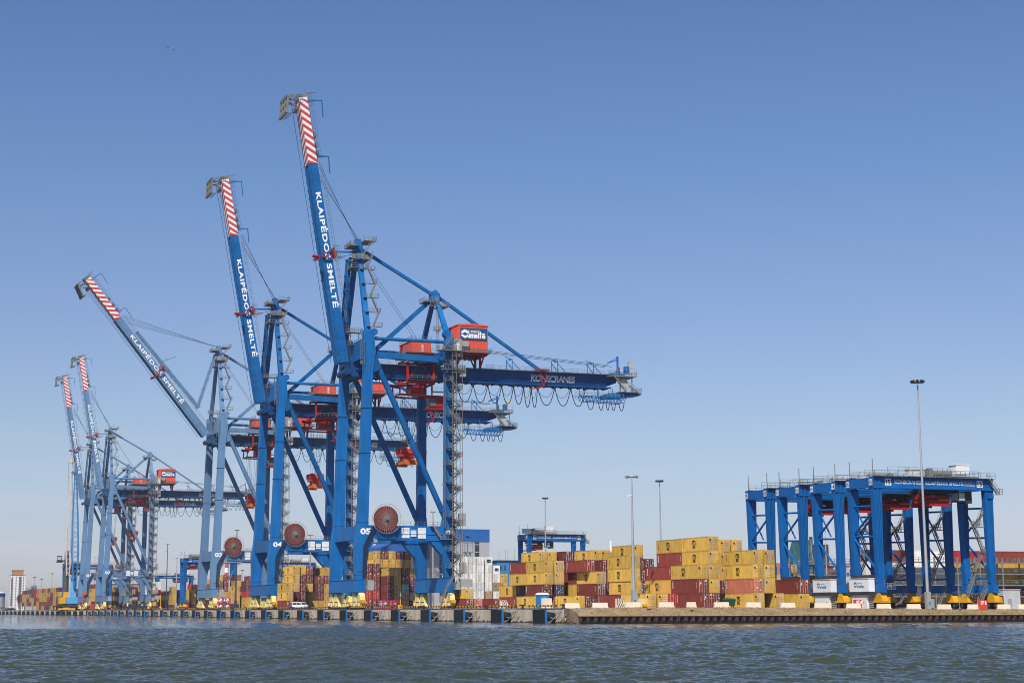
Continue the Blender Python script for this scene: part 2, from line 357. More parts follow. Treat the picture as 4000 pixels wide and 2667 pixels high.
# dry grass bank
def bank_mat():
    m = bpy.data.materials.new('dry_grass'); m.use_nodes = True; t = m.node_tree; b = t.nodes['Principled BSDF']; b.inputs['Roughness'].default_value = .95
    geo = t.nodes.new('ShaderNodeNewGeometry'); n = t.nodes.new('ShaderNodeTexNoise'); n.inputs['Scale'].default_value = .33; n.inputs['Detail'].default_value = 9; n.inputs['Roughness'].default_value = .75
    t.links.new(geo.outputs['Position'], n.inputs['Vector']); r = t.nodes.new('ShaderNodeValToRGB'); e = r.color_ramp.elements
    e[0].position = .34; e[0].color = (.15, .125, .05, 1); e[1].position = .62; e[1].color = (.33, .23, .125, 1)
    q = e.new(.46); q.color = (.245, .17, .085, 1); q = e.new(.74); q.color = (.39, .29, .175, 1)
    t.links.new(n.outputs['Fac'], r.inputs[0]); t.links.new(r.outputs[0], b.inputs['Base Color'])
    n2 = t.nodes.new('ShaderNodeTexNoise'); n2.inputs['Scale'].default_value = 3; n2.inputs['Detail'].default_value = 6; t.links.new(geo.outputs['Position'], n2.inputs['Vector'])
    bp = t.nodes.new('ShaderNodeBump'); bp.inputs['Strength'].default_value = .8; bp.inputs['Distance'].default_value = .3; t.links.new(n2.outputs['Fac'], bp.inputs['Height']); t.links.new(bp.outputs[0], b.inputs['Normal'])
    return m
BM = bank_mat()
mb = MB(); us = np.concatenate([np.arange(-1.3, 150, 1.0), np.arange(150, 480, 12)]); vs_ = np.linspace(-11.0, -6.3, 9)
hz = {}
for i, u in enumerate(us):
    for j, v in enumerate(vs_):
        f = j/8; z = 1.43+(zg(u, -6.4)+.004-1.43)*min(1, f**.75*1.02)
        if 0 < j < 8: z += float(rng.normal(0, .06))
        hz[i, j] = (float(u), float(v)+(float(rng.normal(0, .1)) if 0 < j < 8 else 0), z)
for i in range(len(us)-1):
    for j in range(8): mb.quad(hz[i, j], hz[i+1, j], hz[i+1, j+1], hz[i, j+1])
for j in range(8): a, b = hz[0, j], hz[0, j+1]; mb.quad(a, b, (b[0], b[1], -2), (a[0], a[1], -2))
mb.quad(hz[0, 8], (.2, -.02, 2.8), (.2, -.02, -2), (hz[0, 8][0], hz[0, 8][1], -2)); mb.quad(hz[0, 8], (1.0, -6.4, 2.92), (1.0, 0, 2.92), (.2, -.02, 2.8))
smooth(mb.build('grass_bank', BM, kind='structure'))
mb = MB(); rr_ = random.Random(5)
for i in range(3500):
    u = -1+rr_.random()**.9*128; v = -10.9+4.6*rr_.random(); f = (v+11)/4.7; z = 1.43+(zg(u, -6.4)-1.43)*min(1, f**.75*1.02)-.05
    h = rr_.uniform(.08, .28)*(1.5 if rr_.random() < .08 else 1); a = rr_.uniform(0, 3.14); w_ = rr_.uniform(.05, .16); dx, dy = math.cos(a)*w_, math.sin(a)*w_
    lx, ly = rr_.uniform(-.2, .2), rr_.uniform(-.2, .2); mb.mi = rr_.choice((0, 0, 0, 1, 1, 2))
    mb.f.append((len(mb.v), len(mb.v)+1, len(mb.v)+2)); mb.m.append(mb.mi); mb.v += [(u-dx, v-dy, z), (u+dx, v+dy, z), (u+lx, v+ly, z+h)]
mb.build('grass', [mat('grass_straw', (.36, .26, .135), .9, var=.2), mat('grass_olive', (.20, .165, .06), .9, var=.25), mat('grass_ochre', (.38, .24, .03), .9, var=.2)], kind='stuff', label='tufts of dry straw coloured grass on the bank above the sheet piling')

# ------------------------------------------------------------ fenders, bollards, kerb rails along the quay
FB = mat('fender_blue', (.015, .16, .45), .5, var=.1)
def make_fender(c, far=False):
    t = thing('dock_fender', '', 'fender', (edge_u(c), c, 0), 'black fender panels hung along the concrete quay')
    p = MB(); p.box((-1.9, -3.5, -.3), (-1.55, 3.4, 2.72)); p.build('panel', BLACK, t)
    p = MB(); p.box((-1.92, -3.56, -.3), (-1.55, -3.5, 2.72)); p.box((-1.95, -3.56, -.3), (-1.9, -3.3, 2.72)); p.build('edge_strip', FB, t)
    for y in (-3.6, 2.2):
        p = MB(); p.tube((-1.55, y, 1.35), (0, y, 1.35), .95, 14, .75); smooth(p.build('rubber_cone', BLACK, t))
    p = MB()
    for a, b in (((-1.55, -3.5, 2.5), (-.06, -7.0, 2.42)), ((-1.55, -3.4, 1.25), (-.06, -8.8, 1.35)), ((-.5, -7.0, 2.4), (-1.5, -4.2, .1))):
        a = Vector(a); b = Vector(b); n = 12
        for i in range(n):
            q0 = a.lerp(b, i/n); q1 = a.lerp(b, (i+1.15)/n); s0 = -.25*math.sin(math.pi*i/n); s1 = -.25*math.sin(math.pi*(i+1)/n)
            q0.z += s0; q1.z += s1; w_ = .16 if i % 2 else .09
            p.beam(q0, q1, w_, .25-w_)
    p.build('chain', mat('chain_steel', (.36, .36, .35), .55, .3, var=.3), t)
    return t
f0 = make_fender(8.0); fl = [f0]
for k in range(1, 29):
    f = copy_tree(f0); c = 8.0+24.2*k; f.location = (edge_u(c), c, 0); fl.append(f)
for k, f in enumerate(fl): f['label'] = f'black fender panel with blue edge, {nth(k+1)} from the broken quay end'
for ch in fl[-1].children:
    if ch.name.startswith('edge'): ch.material_slots[0].link = 'OBJECT'; ch.material_slots[0].material = ORNG
for k in range(26):
    c = 712+20*k; p = MB(); p.box((-.95, -4.6, -.3), (-.05, 4.6, 2.45)); p.box((-1.1, -4.2, .2), (-.95, 4.2, 2.2))
    p.build('pile_fender', BLACK, None, (edge_u(c), c, 0), label=f'plain dark fender block, {nth(k+1)} beyond the orange edged panel', cat='fender', group='plain dark fender blocks on the far quay')
def make_bollard():
    p = MB(); p.tube((0, 0, 0), (0, 0, .12), .42, 12); p.tube((0, 0, .12), (0, 0, .62), .27, 12, .24); p.tube((0, 0, .62), (0, 0, .84), .36, 12, .3)
    p.beam((-.05, 0, .7), (-.75, -.1, .66), .3, .22)
    return p.mesh('bollard', DARK)
bm_ = make_bollard()
def make_rail(L):
    p = MB(); n = int(L/1.0)
    for i in range(n): p.mi = i % 2; p.beam((0, i*L/n, .52), (0, (i+1)*L/n, .52), .26, .3)
    p.mi = 0
    for i in range(0, n+1, 3): p.beam((0, i*L/n, 0), (0, i*L/n, .48), .12, .12)
    return p.mesh('kerb_rail', [DARK, YEL])
rm_ = make_rail(16)
for k in range(31):
    v = 1.5+22*k
    link('bollard', bm_, None, (edge_u(v)+.75, v, 2.96), f'black mooring bollard, {nth(k+1)} from the broken quay end', 'bollard', 'mooring bollards along the quay edge')
    if k: link('kerb_rail', rm_, None, (edge_u(v)+.6, v-19, 2.96), f'yellow and black kerb rail, {nth(k)} from the broken quay end', 'kerb rail', 'striped kerb rails along the quay edge')

# ------------------------------------------------------------ ship-to-shore gantry crane
def logo(mb, o, xd, yd, s, white, blue):
    """hexagon mark made of two folded bands, s = height"""
    o = Vector(o); X = Vector(xd); Y = Vector(yd)
    P = lambda x, y: tuple(o+X*(x*s)+Y*(y*s))
    mb.mi = white
    mb.quad(P(0, .56), P(.43, .56+.0), P(.43, .56), P(0, .56))
    # upper band
    mb.quad(P(0, .55), P(.22, .55), P(.43, .70), P(.43, 1.0)); mb.quad(P(0, .55), P(.43, 1.0), P(.12, .86), P(0, .78))
    mb.quad(P(.86, .55), P(.86, .78), P(.43, 1.0), P(.43, .70)); mb.quad(P(.86, .55), P(.43, .70), P(.64, .55), P(.75, .5))
    # lower band
    mb.quad(P(0, .47), P(0, .24), P(.43, 0), P(.43, .28)); mb.quad(P(.86, .47), P(.43, .28), P(.43, 0), P(.86, .24))

def crane_sign(parent, u0, u1, z0, z1, w, loc):
    p = MB(); p.box((u0, w-.12, z0), (u1, w, z1)); p.build('sign_board', SIGNB, parent, loc)
    p = MB(); h = z1-z0; L = u1-u0; y = w-.135
    logo(p, (u0+.04*L, y, z0+.12*h), (1, 0, 0), (0, 0, 1), .76*h, 0, 0)
    text(p, 'KLAIPEDOS', (u0+.30*L, y, z0+.60*h), (1, 0, 0), (0, 0, 1), .42*L, .22*h, .01)
    text(p, 'sme', (u0+.29*L, y, z0+.15*h), (1, 0, 0), (0, 0, 1), .36*L, .36*h, .05)
    text(p, 'l', (u0+.665*L, y, z0+.15*h), (1, 0, 0), (0, 0, 1), .045*L, .62*h, .05)
    p.box((u0+.735*L, y-.01, z0+.15*h), (u0+.775*L, y, z0+.74*h)); p.box((u0+.72*L, y-.012, z0+.52*h), (u0+.93*L, y-.002, z0+.60*h))
    text(p, 'e', (u0+.80*L, y, z0+.15*h), (1, 0, 0), (0, 0, 1), .14*L, .34*h, .05)
    p.build('lettering', LETW, parent, loc)

def make_crane():
    OFF = (-4, 0, -3.1)
    T = thing('ship_to_shore_crane', '', 'crane', (4, 0, 3.1), 'blue container cranes along the quay')
    def bd(mb, name, mats, par=T): return mb.build(name, mats, par, OFF if par is T else None)
    YN = 12.6
    for s in (-1, 1):           # frames: s=-1 is the side nearer to the quay end
        y = s*YN
        p = MB()                # water-side leg with flared foot, knee and head
        p.post((3.9, y, 11.2), (4.3, y, 20.5), 3.0, 2.7, 4.0, 2.7); p.post((4.3, y, 20.5), (4.6, y, 27.2), 4.0, 2.7, 3.0, 2.7)
        p.post((4.6, y, 27.2), (5.95, y, 70.5), 3.0, 2.6, 2.6, 2.4)
        p.post((5.95, y, 70.5), (6.3, y, 76.5), 2.6, 2.4, 3.5, 2.2); p.post((6.3, y, 76.5), (6.0, y, 82.6), 3.5, 2.2, 3.0, 2.0)
        for z, u in ((12.5, 3.95), (27.3, 4.6), (47, 5.2), (60, 5.6)): p.post((u, y, z), (u, y, z+.18), 3.25 if z > 14 else 3.3, 2.85)
        p.tube((7.6, y-1.05, 82.3), (7.6, y+1.05, 82.3), 1.05, 16); p.tube((5.9, y-1.3, 68.2), (5.9, y+1.3, 68.2), .45, 10)
        if s < 0: p.tube((3.6, y-1.5, 14.0), (3.6, y-1.33, 14.0), .75, 14)
        bd(p, 'leg', BLUE)
        p = MB()                # land-side leg
        p.post((30.6, y, 11.8), (30.0, y, 22.4), 2.5, 2.5, 4.3, 2.5); p.post((30.6, y, 26.5), (30.8, y, 80), 2.6, 2.4, 2.4, 2.2)
        p.post((30.8, y, 80), (30.9, y, 82.6), 2.4, 2.2, 2.6, 2.0); p.tube((30.1, y-1.05, 82.9), (30.1, y+1.05, 82.9), 1.15, 16)
        for z in (12, 44, 62): p.post((30.65, y, z), (30.65, y, z+.18), 2.75, 2.65)
        bd(p, 'leg', BLUE)
        p = MB()                # portal beam with rounded knees, raised flange
        p.box((5.6, y-1.25, 22.4), (32.4, y+1.25, 26.5)); p.box((5.6, y-1.45, 22.3), (32.4, y+1.45, 22.52)); p.box((6.5, y-1.42, 24.0), (28.4, y-1.25, 24.16))
        p.prism([(5.4, y-1.2, 18.6), (6.2, y-1.2, 18.6), (8.2, y-1.2, 22.5), (5.4, y-1.2, 22.5)], (0, 2.4, 0))
        p.prism([(24.4, y-1.2, 22.5), (28.2, y-1.2, 18.3), (29, y-1.2, 22.5)], (0, 2.4, 0))
        p.prism([(28.5, y-1.2, 26.5), (32.3, y-1.2, 26.5), (32.0, y-1.2, 30.2), (29.3, y-1.2, 30.2)], (0, 2.4, 0))
        pb = bd(p, 'portal_beam', BLUE)
        p = MB(); p.rail([(8.5, y-1.2, 26.5), (29, y-1.2, 26.5)], 1.15, 2.0, .07); p.build('railing', GALV, pb)
        p = MB(); p.tube((7.9, y, 80.5), (29.6, y, 80.5), .52, 10); p.box((7.0, y-.3, 80.0), (8.6, y+.3, 81.0)); p.box((29.0, y-.3, 80.0), (30.2, y+.3, 81.0)); smooth_ = bd(p, 'top_tie', BLUE)
        p = MB(); p.beam((7.4, y*.93, 75.9), (29.6, y*.93, 75.2), 1.2, 1.75); bd(p, 'upper_beam', BLUE)
        p = MB(); a = Vector((8.0, y, 74.6)); b = Vector((29.6, y, 29.0)); d = (b-a).normalized()
        p.prism([(6.9, y-.9, 79.5), (7.6, y-.9, 70.5), (9.3, y-.9, 71.2), (8.2, y-.9, 76)], (0, 1.8, 0))
        p.tube(a, b, .86, 14, cap=False)
        for f in (.06, .5, .955): p.tube(a.lerp(b, f), a.lerp(b, f)+d*.25, 1.0, 14)
        bd(p, 'diagonal_strut', BLUE)
    # sills, cross beams, drive bogies
    for u, z0, z1 in ((3.85, 7.7, 11.3), (30.6, 7.7, 11.9)):
        p = MB(); p.box((u-1.35, -14.6, z0), (u+1.35, 14.6, z1))
        for y in (-14.2, -10.9, 10.9, 14.2): p.box((u-1.5, y-.12, z0-.2), (u+1.5, y+.12, z0+.7))
        p.box((u-1.5, -14.7, z1-.14), (u+1.5, 14.7, z1+.02)); bd(p, 'sill_beam', BLUE)
        for y in (-14.4, -9.6, 9.6, 14.4):
            p = MB()
            p.prism([(u-.75, y-2.0, 5.1), (u-.75, y+2.0, 5.1), (u-.75, y+1.6, 6.6), (u-.75, y+.7, 7.55), (u-.75, y-.7, 7.55), (u-.75, y-1.6, 6.6)], (1.5, 0, 0))
            for yy in (-1.5, 1.5):
                p.prism([(u-.6, y+yy-.95, 3.75), (u-.6, y+yy+.95, 3.75), (u-.6, y+yy+.35, 5.2), (u-.6, y+yy-.35, 5.2)], (1.2, 0, 0))
                p.box((u-1.25, y+yy-.4, 4.0), (u-.75, y+yy+.4, 4.8))
            bo = bd(p, 'bogie', CREAM)
            p = MB()
            for yy in (-2.05, -.95, .95, 2.05): p.tube((u-.55, y+yy, 3.45), (u+.55, y+yy, 3.45), .42, 12)
            p.build('wheels', DARK, bo)
        for y in (-17.0, 17.0):
            p = MB(); p.box((u-.5, y-.5, 4.1), (u+.5, y+.5, 4.6)); p.box((u-.35, y-.3, 3.6), (u+.35, y+.3, 4.1)); p.box((u-.8, y-.9, 4.6), (u+.5, y+.7, 5.5)); bd(p, 'buffer', YEL)
    for u, z0, z1, wd in ((4.4, 22.5, 26.4, 2.4), (30.5, 22.5, 26.4, 2.4), (5.2, 74.6, 80.2, 2.0), (30.4, 74.6, 78.2, 2.0)):
        p = MB(); p.box((u-wd/2, -11.4, z0), (u+wd/2, 11.4, z1)); bd(p, 'cross_beam', BLUE)
    # hinge block
    p = MB(); p.box((3.4, -3.2, 70.4), (7.6, 3.2, 74.6)); p.tube((2.2, -4.4, 71.6), (2.2, 4.4, 71.6), .95, 14); p.tube((4.6, -5.2, 72.2), (9.5, -5.2, 72.2), .55, 10); bd(p, 'hinge_block', NAVY)
    # girder: trapezoid box
    def trap(p, a, b, z0, z1, wt, wb):
        p.hexa([(a, -wb, z0), (b, -wb, z0), (b, wb, z0), (a, wb, z0), (a, -wt, z1), (b, -wt, z1), (b, wt, z1), (a, wt, z1)])
    p = MB(); trap(p, 3.0, 86.0, 70.75, 74.4, 2.5, 1.35); p.hexa([(86.0, -1.35, 70.75), (90, -1.2, 72.2), (90, 1.2, 72.2), (86.0, 1.35, 70.75), (86.0, -2.5, 74.4), (90, -2.3, 74.4), (90, 2.3, 74.4), (86.0, 2.5, 74.4)])
    p.box((3, -2.0, 70.3), (88, -1.35, 70.72)); p.box((3, 1.35, 70.3), (88, 2.0, 70.72))
    for i in range(30): p.box((4+i*2.85, -2.15, 70.05), (4.3+i*2.85, 2.15, 70.32))
    gd = bd(p, 'girder', NAVY)
    p = MB(); p.box((4, -3.5, 74.42), (90, -2.4, 74.52)); p.box((4, 2.4, 74.42), (90, 3.5, 74.52)); p.rail([(8, -3.45, 74.5), (20, -3.45, 74.5)], 1.15, 2.2); p.rail([(46, -3.45, 74.5), (89, -3.45, 74.5)], 1.15, 2.2); p.rail([(46, 3.45, 74.5), (89, 3.45, 74.5)], 1.15, 2.2)
    p.build('walkway', GALV, gd)
    p = MB(); tl = math.atan2(1.15, 3.65)
    text(p, 'KONECRANES', (61.2, -1.62-.03, 71.52), (1, 0, 0), (0, -math.sin(tl), math.cos(tl)), 14.6, 2.05, .03, .9)
    p.build('lettering', LETG, gd)
    p = MB()
    for u in (54.5, 69.5, 81.5):
        p = MB()
        for y, h in ((-3.3, 3.2), (1.5, 3.9)):
            p.beam((u, y, 74.5), (u, y, 74.5+h), .2, .2); p.beam((u, y, 74.5+h*.85), (u+2.6, y, 74.5), .18, .18)
        p.beam((u-.9, -3.6, 77.5), (u, -3.3, 77.9), .22, .22); p.beam((u, -3.3, 77.7), (u, 2.5, 79.3), .2, .2)
        p.box((u-1.3, -3.9, 77.35), (u-.6, -3.3, 77.7)); p.build('floodlight_frame', BLUE, gd)
    p = MB()
    for y, z in ((-2.8, 78.6), (-.4, 79.4), (2.5, 79.2)): p.tube((46, y, z+1.2), (88, y, z-1.6), .06, 4, cap=False)
    p.build('rope', ROPE, gd)
    p = MB()                    # red stay bracket on the girder
    for s in (-1, 1):
        p.beam((63.6, s*2.9, 75.2), (64.6, s*3.0, 70.4), .3, .3); p.beam((66.2, s*2.9, 75.0), (65.0, s*3.0, 70.4), .25, .25)
    p.box((63, -3.1, 74.9), (67, 3.1, 75.3)); p.beam((65, -3, 70.0), (61, -2.5, 69.0), .3, .3); p.beam((65, -3, 70.0), (65, 3, 70.0), .3, .3); p.build('stay_bracket', DRED, gd)
    # rear platform with rope anchors
    p = MB()
    p.deck((86, -5.5), (95.2, 5.5), 74.0, .25, 'sen', 1.15, 1.8); p.deck((90, -4.5), (97.2, 4.5), 69.2, .2, 'sen', 1.15, 1.8)
    p.stair((96.8, -4.9, 68.4), (92.6, -4.9, 71.2), .9); p.stair((91.5, -5.3, 69.2), (87.3, -5.3, 74.0), .9)
    p.beam((94, -4.4, 69.2), (94, -4.4, 74), .25, .25); p.beam((94, 4.4, 69.2), (94, 4.4, 74), .25, .25); p.rail([(88.6, -5.5, 74.1), (95, -5.5, 74.1)], 2.1, 3)
    ep = bd(p, 'rear_platform', GALV)
    p = MB(); p.beam((89.6, -3.5, 74), (89.6, -3.5, 80.2), .5, .5); p.beam((89.6, -3.5, 79.2), (86.2, -3.5, 78.0), .35, .35); p.beam((89.6, -3.5, 80), (86.2, -3.5, 78.1), .15, .15); p.box((88, -2.6, 74.1), (92.6, 2, 75.2)); p.box((92.5, -3, 75), (93.8, -1.5, 77.3))
    p.hexa([(86.5, -3.2, 67.2), (97.6, -3.0, 68.4), (97.6, 3.0, 68.4), (86.5, 3.2, 67.2), (86.5, -3.2, 68.6), (97.6, -3.0, 68.9), (97.6, 3.0, 68.9), (86.5, 3.2, 68.6)]); p.build('anchor_frame', BLUE, ep)
    p = MB(); p.tube((90.8, -2.2, 76.1), (92.3, 2.2, 76.1), .95, 10); p.box((93.9, -2.9, 75.2), (95.0, -1.4, 79.0)); p.tube((91.4, -4.2, 71.9), (91.4, -3.2, 71.9), 1.3, 14); p.build('sheave_guard', mat('sand_paint', (.48, .44, .36), .5), ep)
    # festoon cable and its parking platform
    p = MB(); xs = [37, 42.3, 47, 51.5, 55.4, 58.7, 61.2, 63.3, 69.0, 74.3, 79.2]
    for sg, ryy, dep in ((0, -2.0, 1.0), (1, -1.2, .55)):
        for a, b in zip(xs[:-1], xs[1:]):
            n = 14; D = (6.4 if b-a < 3 else 5.6)*dep
            p.path([(a+(b-a)*i/n, ryy, 69.9-D*(1-abs(2*i/n-1)**2.3)) for i in range(n+1)], .13 if sg == 0 else .06, 5)
    for a in xs: p.box((a-.35, -2.3, 69.5), (a+.35, -.9, 70.3))
    fs = bd(p, 'festoon_cable', BLACK)
    p = MB()
    for y in (-4.3, -1.4):
        p.beam((76, y, 67.5), (92, y, 67.1), .22, .22); p.beam((78, y, 65.9), (91, y, 65.6), .22, .22)
        for i in range(13):
            a = 77+i*1.15; p.beam((a, y, 67.4), (a+.57, y, 65.9), .13, .13); p.beam((a+.57, y, 65.9), (a+1.15, y, 67.4), .13, .13)
    for i in range(8): p.beam((77+i*2, -4.3, 67.4), (77+i*2, -1.4, 67.4), .15, .15)
    for a in (77.5, 83.5, 88.5): p.beam((a, -1.6, 67.5), (a, -1.6, 70.4), .16, .16)
    p.beam((82.5, -4.3, 66), (82.5, -4.3, 71.3), .18, .18); bd(p, 'festoon_platform', BLUE)
    p = MB(); p.rail([(76, -4.4, 67.7), (91, -4.4, 67.3)], 1.2, 1.4, .07); p.rail([(76, -1.4, 67.7), (91, -1.4, 67.3)], 1.2, 1.4, .07); bd(p, 'platform_railing', GALV)
    p = MB()
    for a, b in ((80.5, 82.9), (84.3, 86.1), (86.9, 88.1), (88.7, 90.2), (91.2, 93.1)):
        n = 10; p.path([(a-1+(b-a)*i/n, -2.5, 66-2.6*(1-abs(2*i/n-1)**2.3)) for i in range(n+1)], .12, 5)
    p.build('parked_loop', BLACK, fs)
    # A-frame, rear A-frame, stays
    p = MB()
    for s in (-1, 1): p.beam((6.0, s*12.2, 82), (6.2, s*1.3, 108.6), 1.25, 1.7, 1.2, 1.35, (1, 0, 0))
    p.box((5.2, -2.0, 107.8), (7.3, 2.0, 111.4)); p.box((5.4, -1.1, 111.4), (7, 1.1, 112.3)); bd(p, 'apex_frame', BLUE)
    p = MB()
    for s in (-1, 1): p.beam((30.7, s*12.2, 82), (30.7, s*1.2, 95.6), 1.1, 1.5, 1.0, 1.2, (1, 0, 0))
    p.box((29.4, -1.7, 94.6), (31.9, 1.7, 97.2)); p.tube((30.6, -1.2, 97.4), (30.6, 1.2, 97.4), .8, 12); bd(p, 'rear_apex_frame', BLUE)
    p = MB(); p.beam((7.2, 0, 109.4), (29.8, 0, 97.0), .95, .85); p.beam((31.5, 0, 96.4), (65.0, 0, 75.2), .95, .85); bd(p, 'backstay', BLUE)
    p = MB(); p.beam((29.6, 0, 95.3), (10.4, 0, 77.6), 1.2, 1.3); bd(p, 'rear_brace', BLUE)
    p = MB()
    for y in (-1.2, .9): p.tube((7.2, y, 107.5), (27.5, y, 79), .05, 4, cap=False)
    bd(p, 'hoist_rope', ROPE)
    # grey platforms and ladders on the A-frames
    p = MB()
    p.deck((3.0, -3.6), (6.0, 3.2), 109.8, .1, 'wsn', 1.2, 1.2); p.deck((6.9, -5.0), (10.6, 2.0), 111.2, .1, 'sen', 1.2, 1.2); p.deck((4.6, -4.6), (9.0, 3.4), 105.6, .1, 'wsen', 1.2, 1.3); p.deck((3.6, -3.4), (8.4, 2.6), 103.2, .1, 'wsn', 1.2, 1.3)
    p.stair((5.6, -5.2, 105.6), (9.8, -5.2, 111.2), 1.0); p.tube((8.0, 0, 111.4), (8.0, 0, 114.2), .05, 4); p.box((4.1, -2.6, 106), (8.6, -1.6, 107.4)); p.box((3.2, -1.5, 110), (5.2, 1.5, 110.7))
    bd(p, 'apex_platform', GALV)
    p = MB(); zz = 84.0; i = 0
    while zz < 102.5:
        f = (zz-82)/26.6; y = -12.2+10.9*f; sg = 1 if i % 2 else -1
        p.deck((5.6, y-1.6), (10.2, y-.6), zz, .08, 'se', 1.1, 1.2); p.stair((9.6 if sg > 0 else 7.6, y-1.1, zz), (7.6 if sg > 0 else 9.6, y-1.0, zz+4.6), .8)
        zz += 4.6; i += 1
    bd(p, 'apex_stair', GALV)
    p = MB(); p.deck((26.6, -3.2), (30, 2.4), 94.4, .2, 'wsn', 1.2, 1.3); p.deck((31.0, -4.2), (34.0, 1.6), 92.9, .2, 'sen', 1.2, 1.3); p.deck((28, -4.2), (31.4, -2.6), 92.9, .2, 's', 1.2, 1.3)
    for s in (-.35, .35): p.beam((30.4+s, -3.4, 79), (30.4+s, -3.4, 96), .09, .09)
    for i in range(40): p.beam((30.05, -3.4, 79.2+.42*i), (30.75, -3.4, 79.2+.42*i), .06, .06)
    for i in range(22): p.tube((30.4, -3.75, 80+.7*i), (30.4, -3.75, 80.06+.7*i), .45, 8, cap=False)
    p.deck((29.4, -4.2), (31.4, -2.6), 85.5, .15, 'wsen', 1.1, 1); bd(p, 'rear_platform_ladder', GALV)
    # machinery house on red legs
    p = MB(); p.box((36.0, -6, 78.9), (45.6, 6.2, 86.9)); p.prism([(35.8, -6.15, 86.9), (45.8, -6.15, 86.9), (45.8, -6.15, 87.25), (40.8, -6.15, 87.6), (35.8, -6.15, 87.25)], (0, 12.5, 0))
    for i in range(21): p.box((36.3+i*.45, -6.07, 79.1), (36.42+i*.45, -6.0, 86.6))
    for i in range(26): p.box((35.93, -5.8+i*.46, 79.1), (36.0, -5.68+i*.46, 86.6))
    mh = bd(p, 'machinery_house', HOUSE)
    crane_sign(mh, 36.75, 45.3, 82.6, 86.2, -6.08, None)
    p = MB(); p.box((36, -6, 78.3), (45.6, 6.2, 78.88))
    for u in (37, 44.5):
        for y in (-2.2, 2.2): p.beam((u, y, 74.4), (u, y, 78.4), .6, .6)
    for u in (37, 44.5): p.beam((u, -2.2, 74.8), (u, -6, 78.3), .35, .35); p.beam((u, 2.2, 74.8), (u, 6, 78.3), .35, .35)
    for i in range(7): p.box((36+i*1.55, -6, 78.0), (36.2+i*1.55, 6.2, 78.3))
    p.build('house_frame', DRED, mh)
    p = MB(); p.deck((35.5, -7.1), (46.6, -6.1), 78.9, .15, 'sen', 1.1, 1.5); p.deck((45.6, -6.1), (46.6, 6), 78.9, .15, 'e', 1.1, 1.5); p.build('gallery', GALV, mh)
    p = MB(); p.box((37.1, -6.8, 80.4), (39.2, -6.1, 82.0)); p.build('cabinet', GREYB, mh); p = MB(); p.box((33.4, -8.6, 78.1), (36.4, -6.6, 82.3)); p.box((34.6, -8.65, 78.3), (35.7, -8.6, 81.4)); p.build('cabinet', GREYB, mh)
    p = MB(); p.box((34.75, -8.7, 78.4), (35.1, -8.66, 81.0)); p.build('cabinet_door', WHITE, mh); p = MB(); p.box((35.25, -8.7, 78.4), (35.6, -8.66, 81.0)); p.build('cabinet_door', WHITE, mh)
    # electrical house
    p = MB(); p.box((21.3, -6.5, 78.0), (27.4, 5.5, 81.4)); p.box((21.1, -6.6, 81.4), (27.6, 5.6, 81.55))
    for i in range(13): p.box((21.6+i*.45, -6.57, 78.2), (21.72+i*.45, -6.5, 81.2))
    p.box((20.6, -7.2, 77.3), (28, 5.6, 77.9)); eh = bd(p, 'electrical_house', HOUSE)
    p = MB(); p.rail([(21.2, -6.5, 81.6), (27.5, -6.5, 81.6)], 1.2, 1.3); p.rail([(21.2, -6.5, 81.6), (21.2, 5.5, 81.6)], 1.2, 1.5); p.deck((19.6, -8.0), (28.4, -6.7), 77.9, .15, 'sw', 1.1, 1.5); p.deck((19.6, -6.7), (20.9, 5.5), 77.9, .15, 'w', 1.1, 1.5); p.build('gallery', GALV, eh)
    p = MB(); p.box((22, -3, 81.6), (23.4, 2.5, 82.7)); p.build('air_unit', mat('unit_grey', (.55, .54, .52), .5), eh); p = MB(); p.box((24.2, -6.55, 78.2), (25.0, -6.5, 80.4)); p.build('house_door', mat('unit_grey', (.55, .54, .52), .5), eh)
    # trolley
    p = MB()
    for y in (-4.0, 4.0):
        for u in (20.8, 29.0): p.beam((u, y, 69.3), (u, y*1.02, 76.0), .65, .65)
        p.beam((20.4, y, 69.4), (29.4, y, 69.4), .6, .9); p.beam((20.4, y, 76.0), (29.4, y, 76.0), .5, .6); p.beam((20.8, y, 69.5), (24.8, y, 75.5), .18, .18); p.beam((29, y, 69.5), (25, y, 75.5), .18, .18)
    for u in (20.8, 25, 29.0): p.beam((u, -4, 69.1), (u, 4, 69.1), .5, .6); p.beam((u, -4, 76), (u, 4, 76), .4, .5)
    for u, y in ((18.6, -3.6), (28.6, -3.6), (18.6, 3.6), (28.6, 3.6)): p.beam((u, y, 65.6), (u, y, 69), .4, .4)
    for y in (-3.6, 3.6): p.beam((18.2, y, 65.6), (31, y, 65.4), .45, .5); p.beam((17.6, y, 69.0), (21, y, 68.6), .4, .9)
    p.beam((18.6, -3.6, 65.6), (18.6, 3.6, 65.6), .4, .4); p.beam((28.6, -3.6, 65.6), (28.6, 3.6, 65.6), .4, .4); p.box((22.5, -2.5, 66.2), (26.5, 2.5, 68.6)); tr = bd(p, 'trolley', DRED)
    p = MB(); p.deck((20, -5.2), (30, -4.3), 75.5, .2, 's', 1.15, 1.4); p.deck((20.6, -5.2), (29.6, -4.4), 70.2, .2, 's', 1.15, 1.4); p.deck((28.4, -5.0), (32.4, -3.4), 66.8, .2, 'se', 1.15, 1.2); p.deck((19.5, -4.4), (29, 4.4), 77.0, .12, 'sw', 1.1, 1.5); p.build('trolley_platform', GALV, tr)
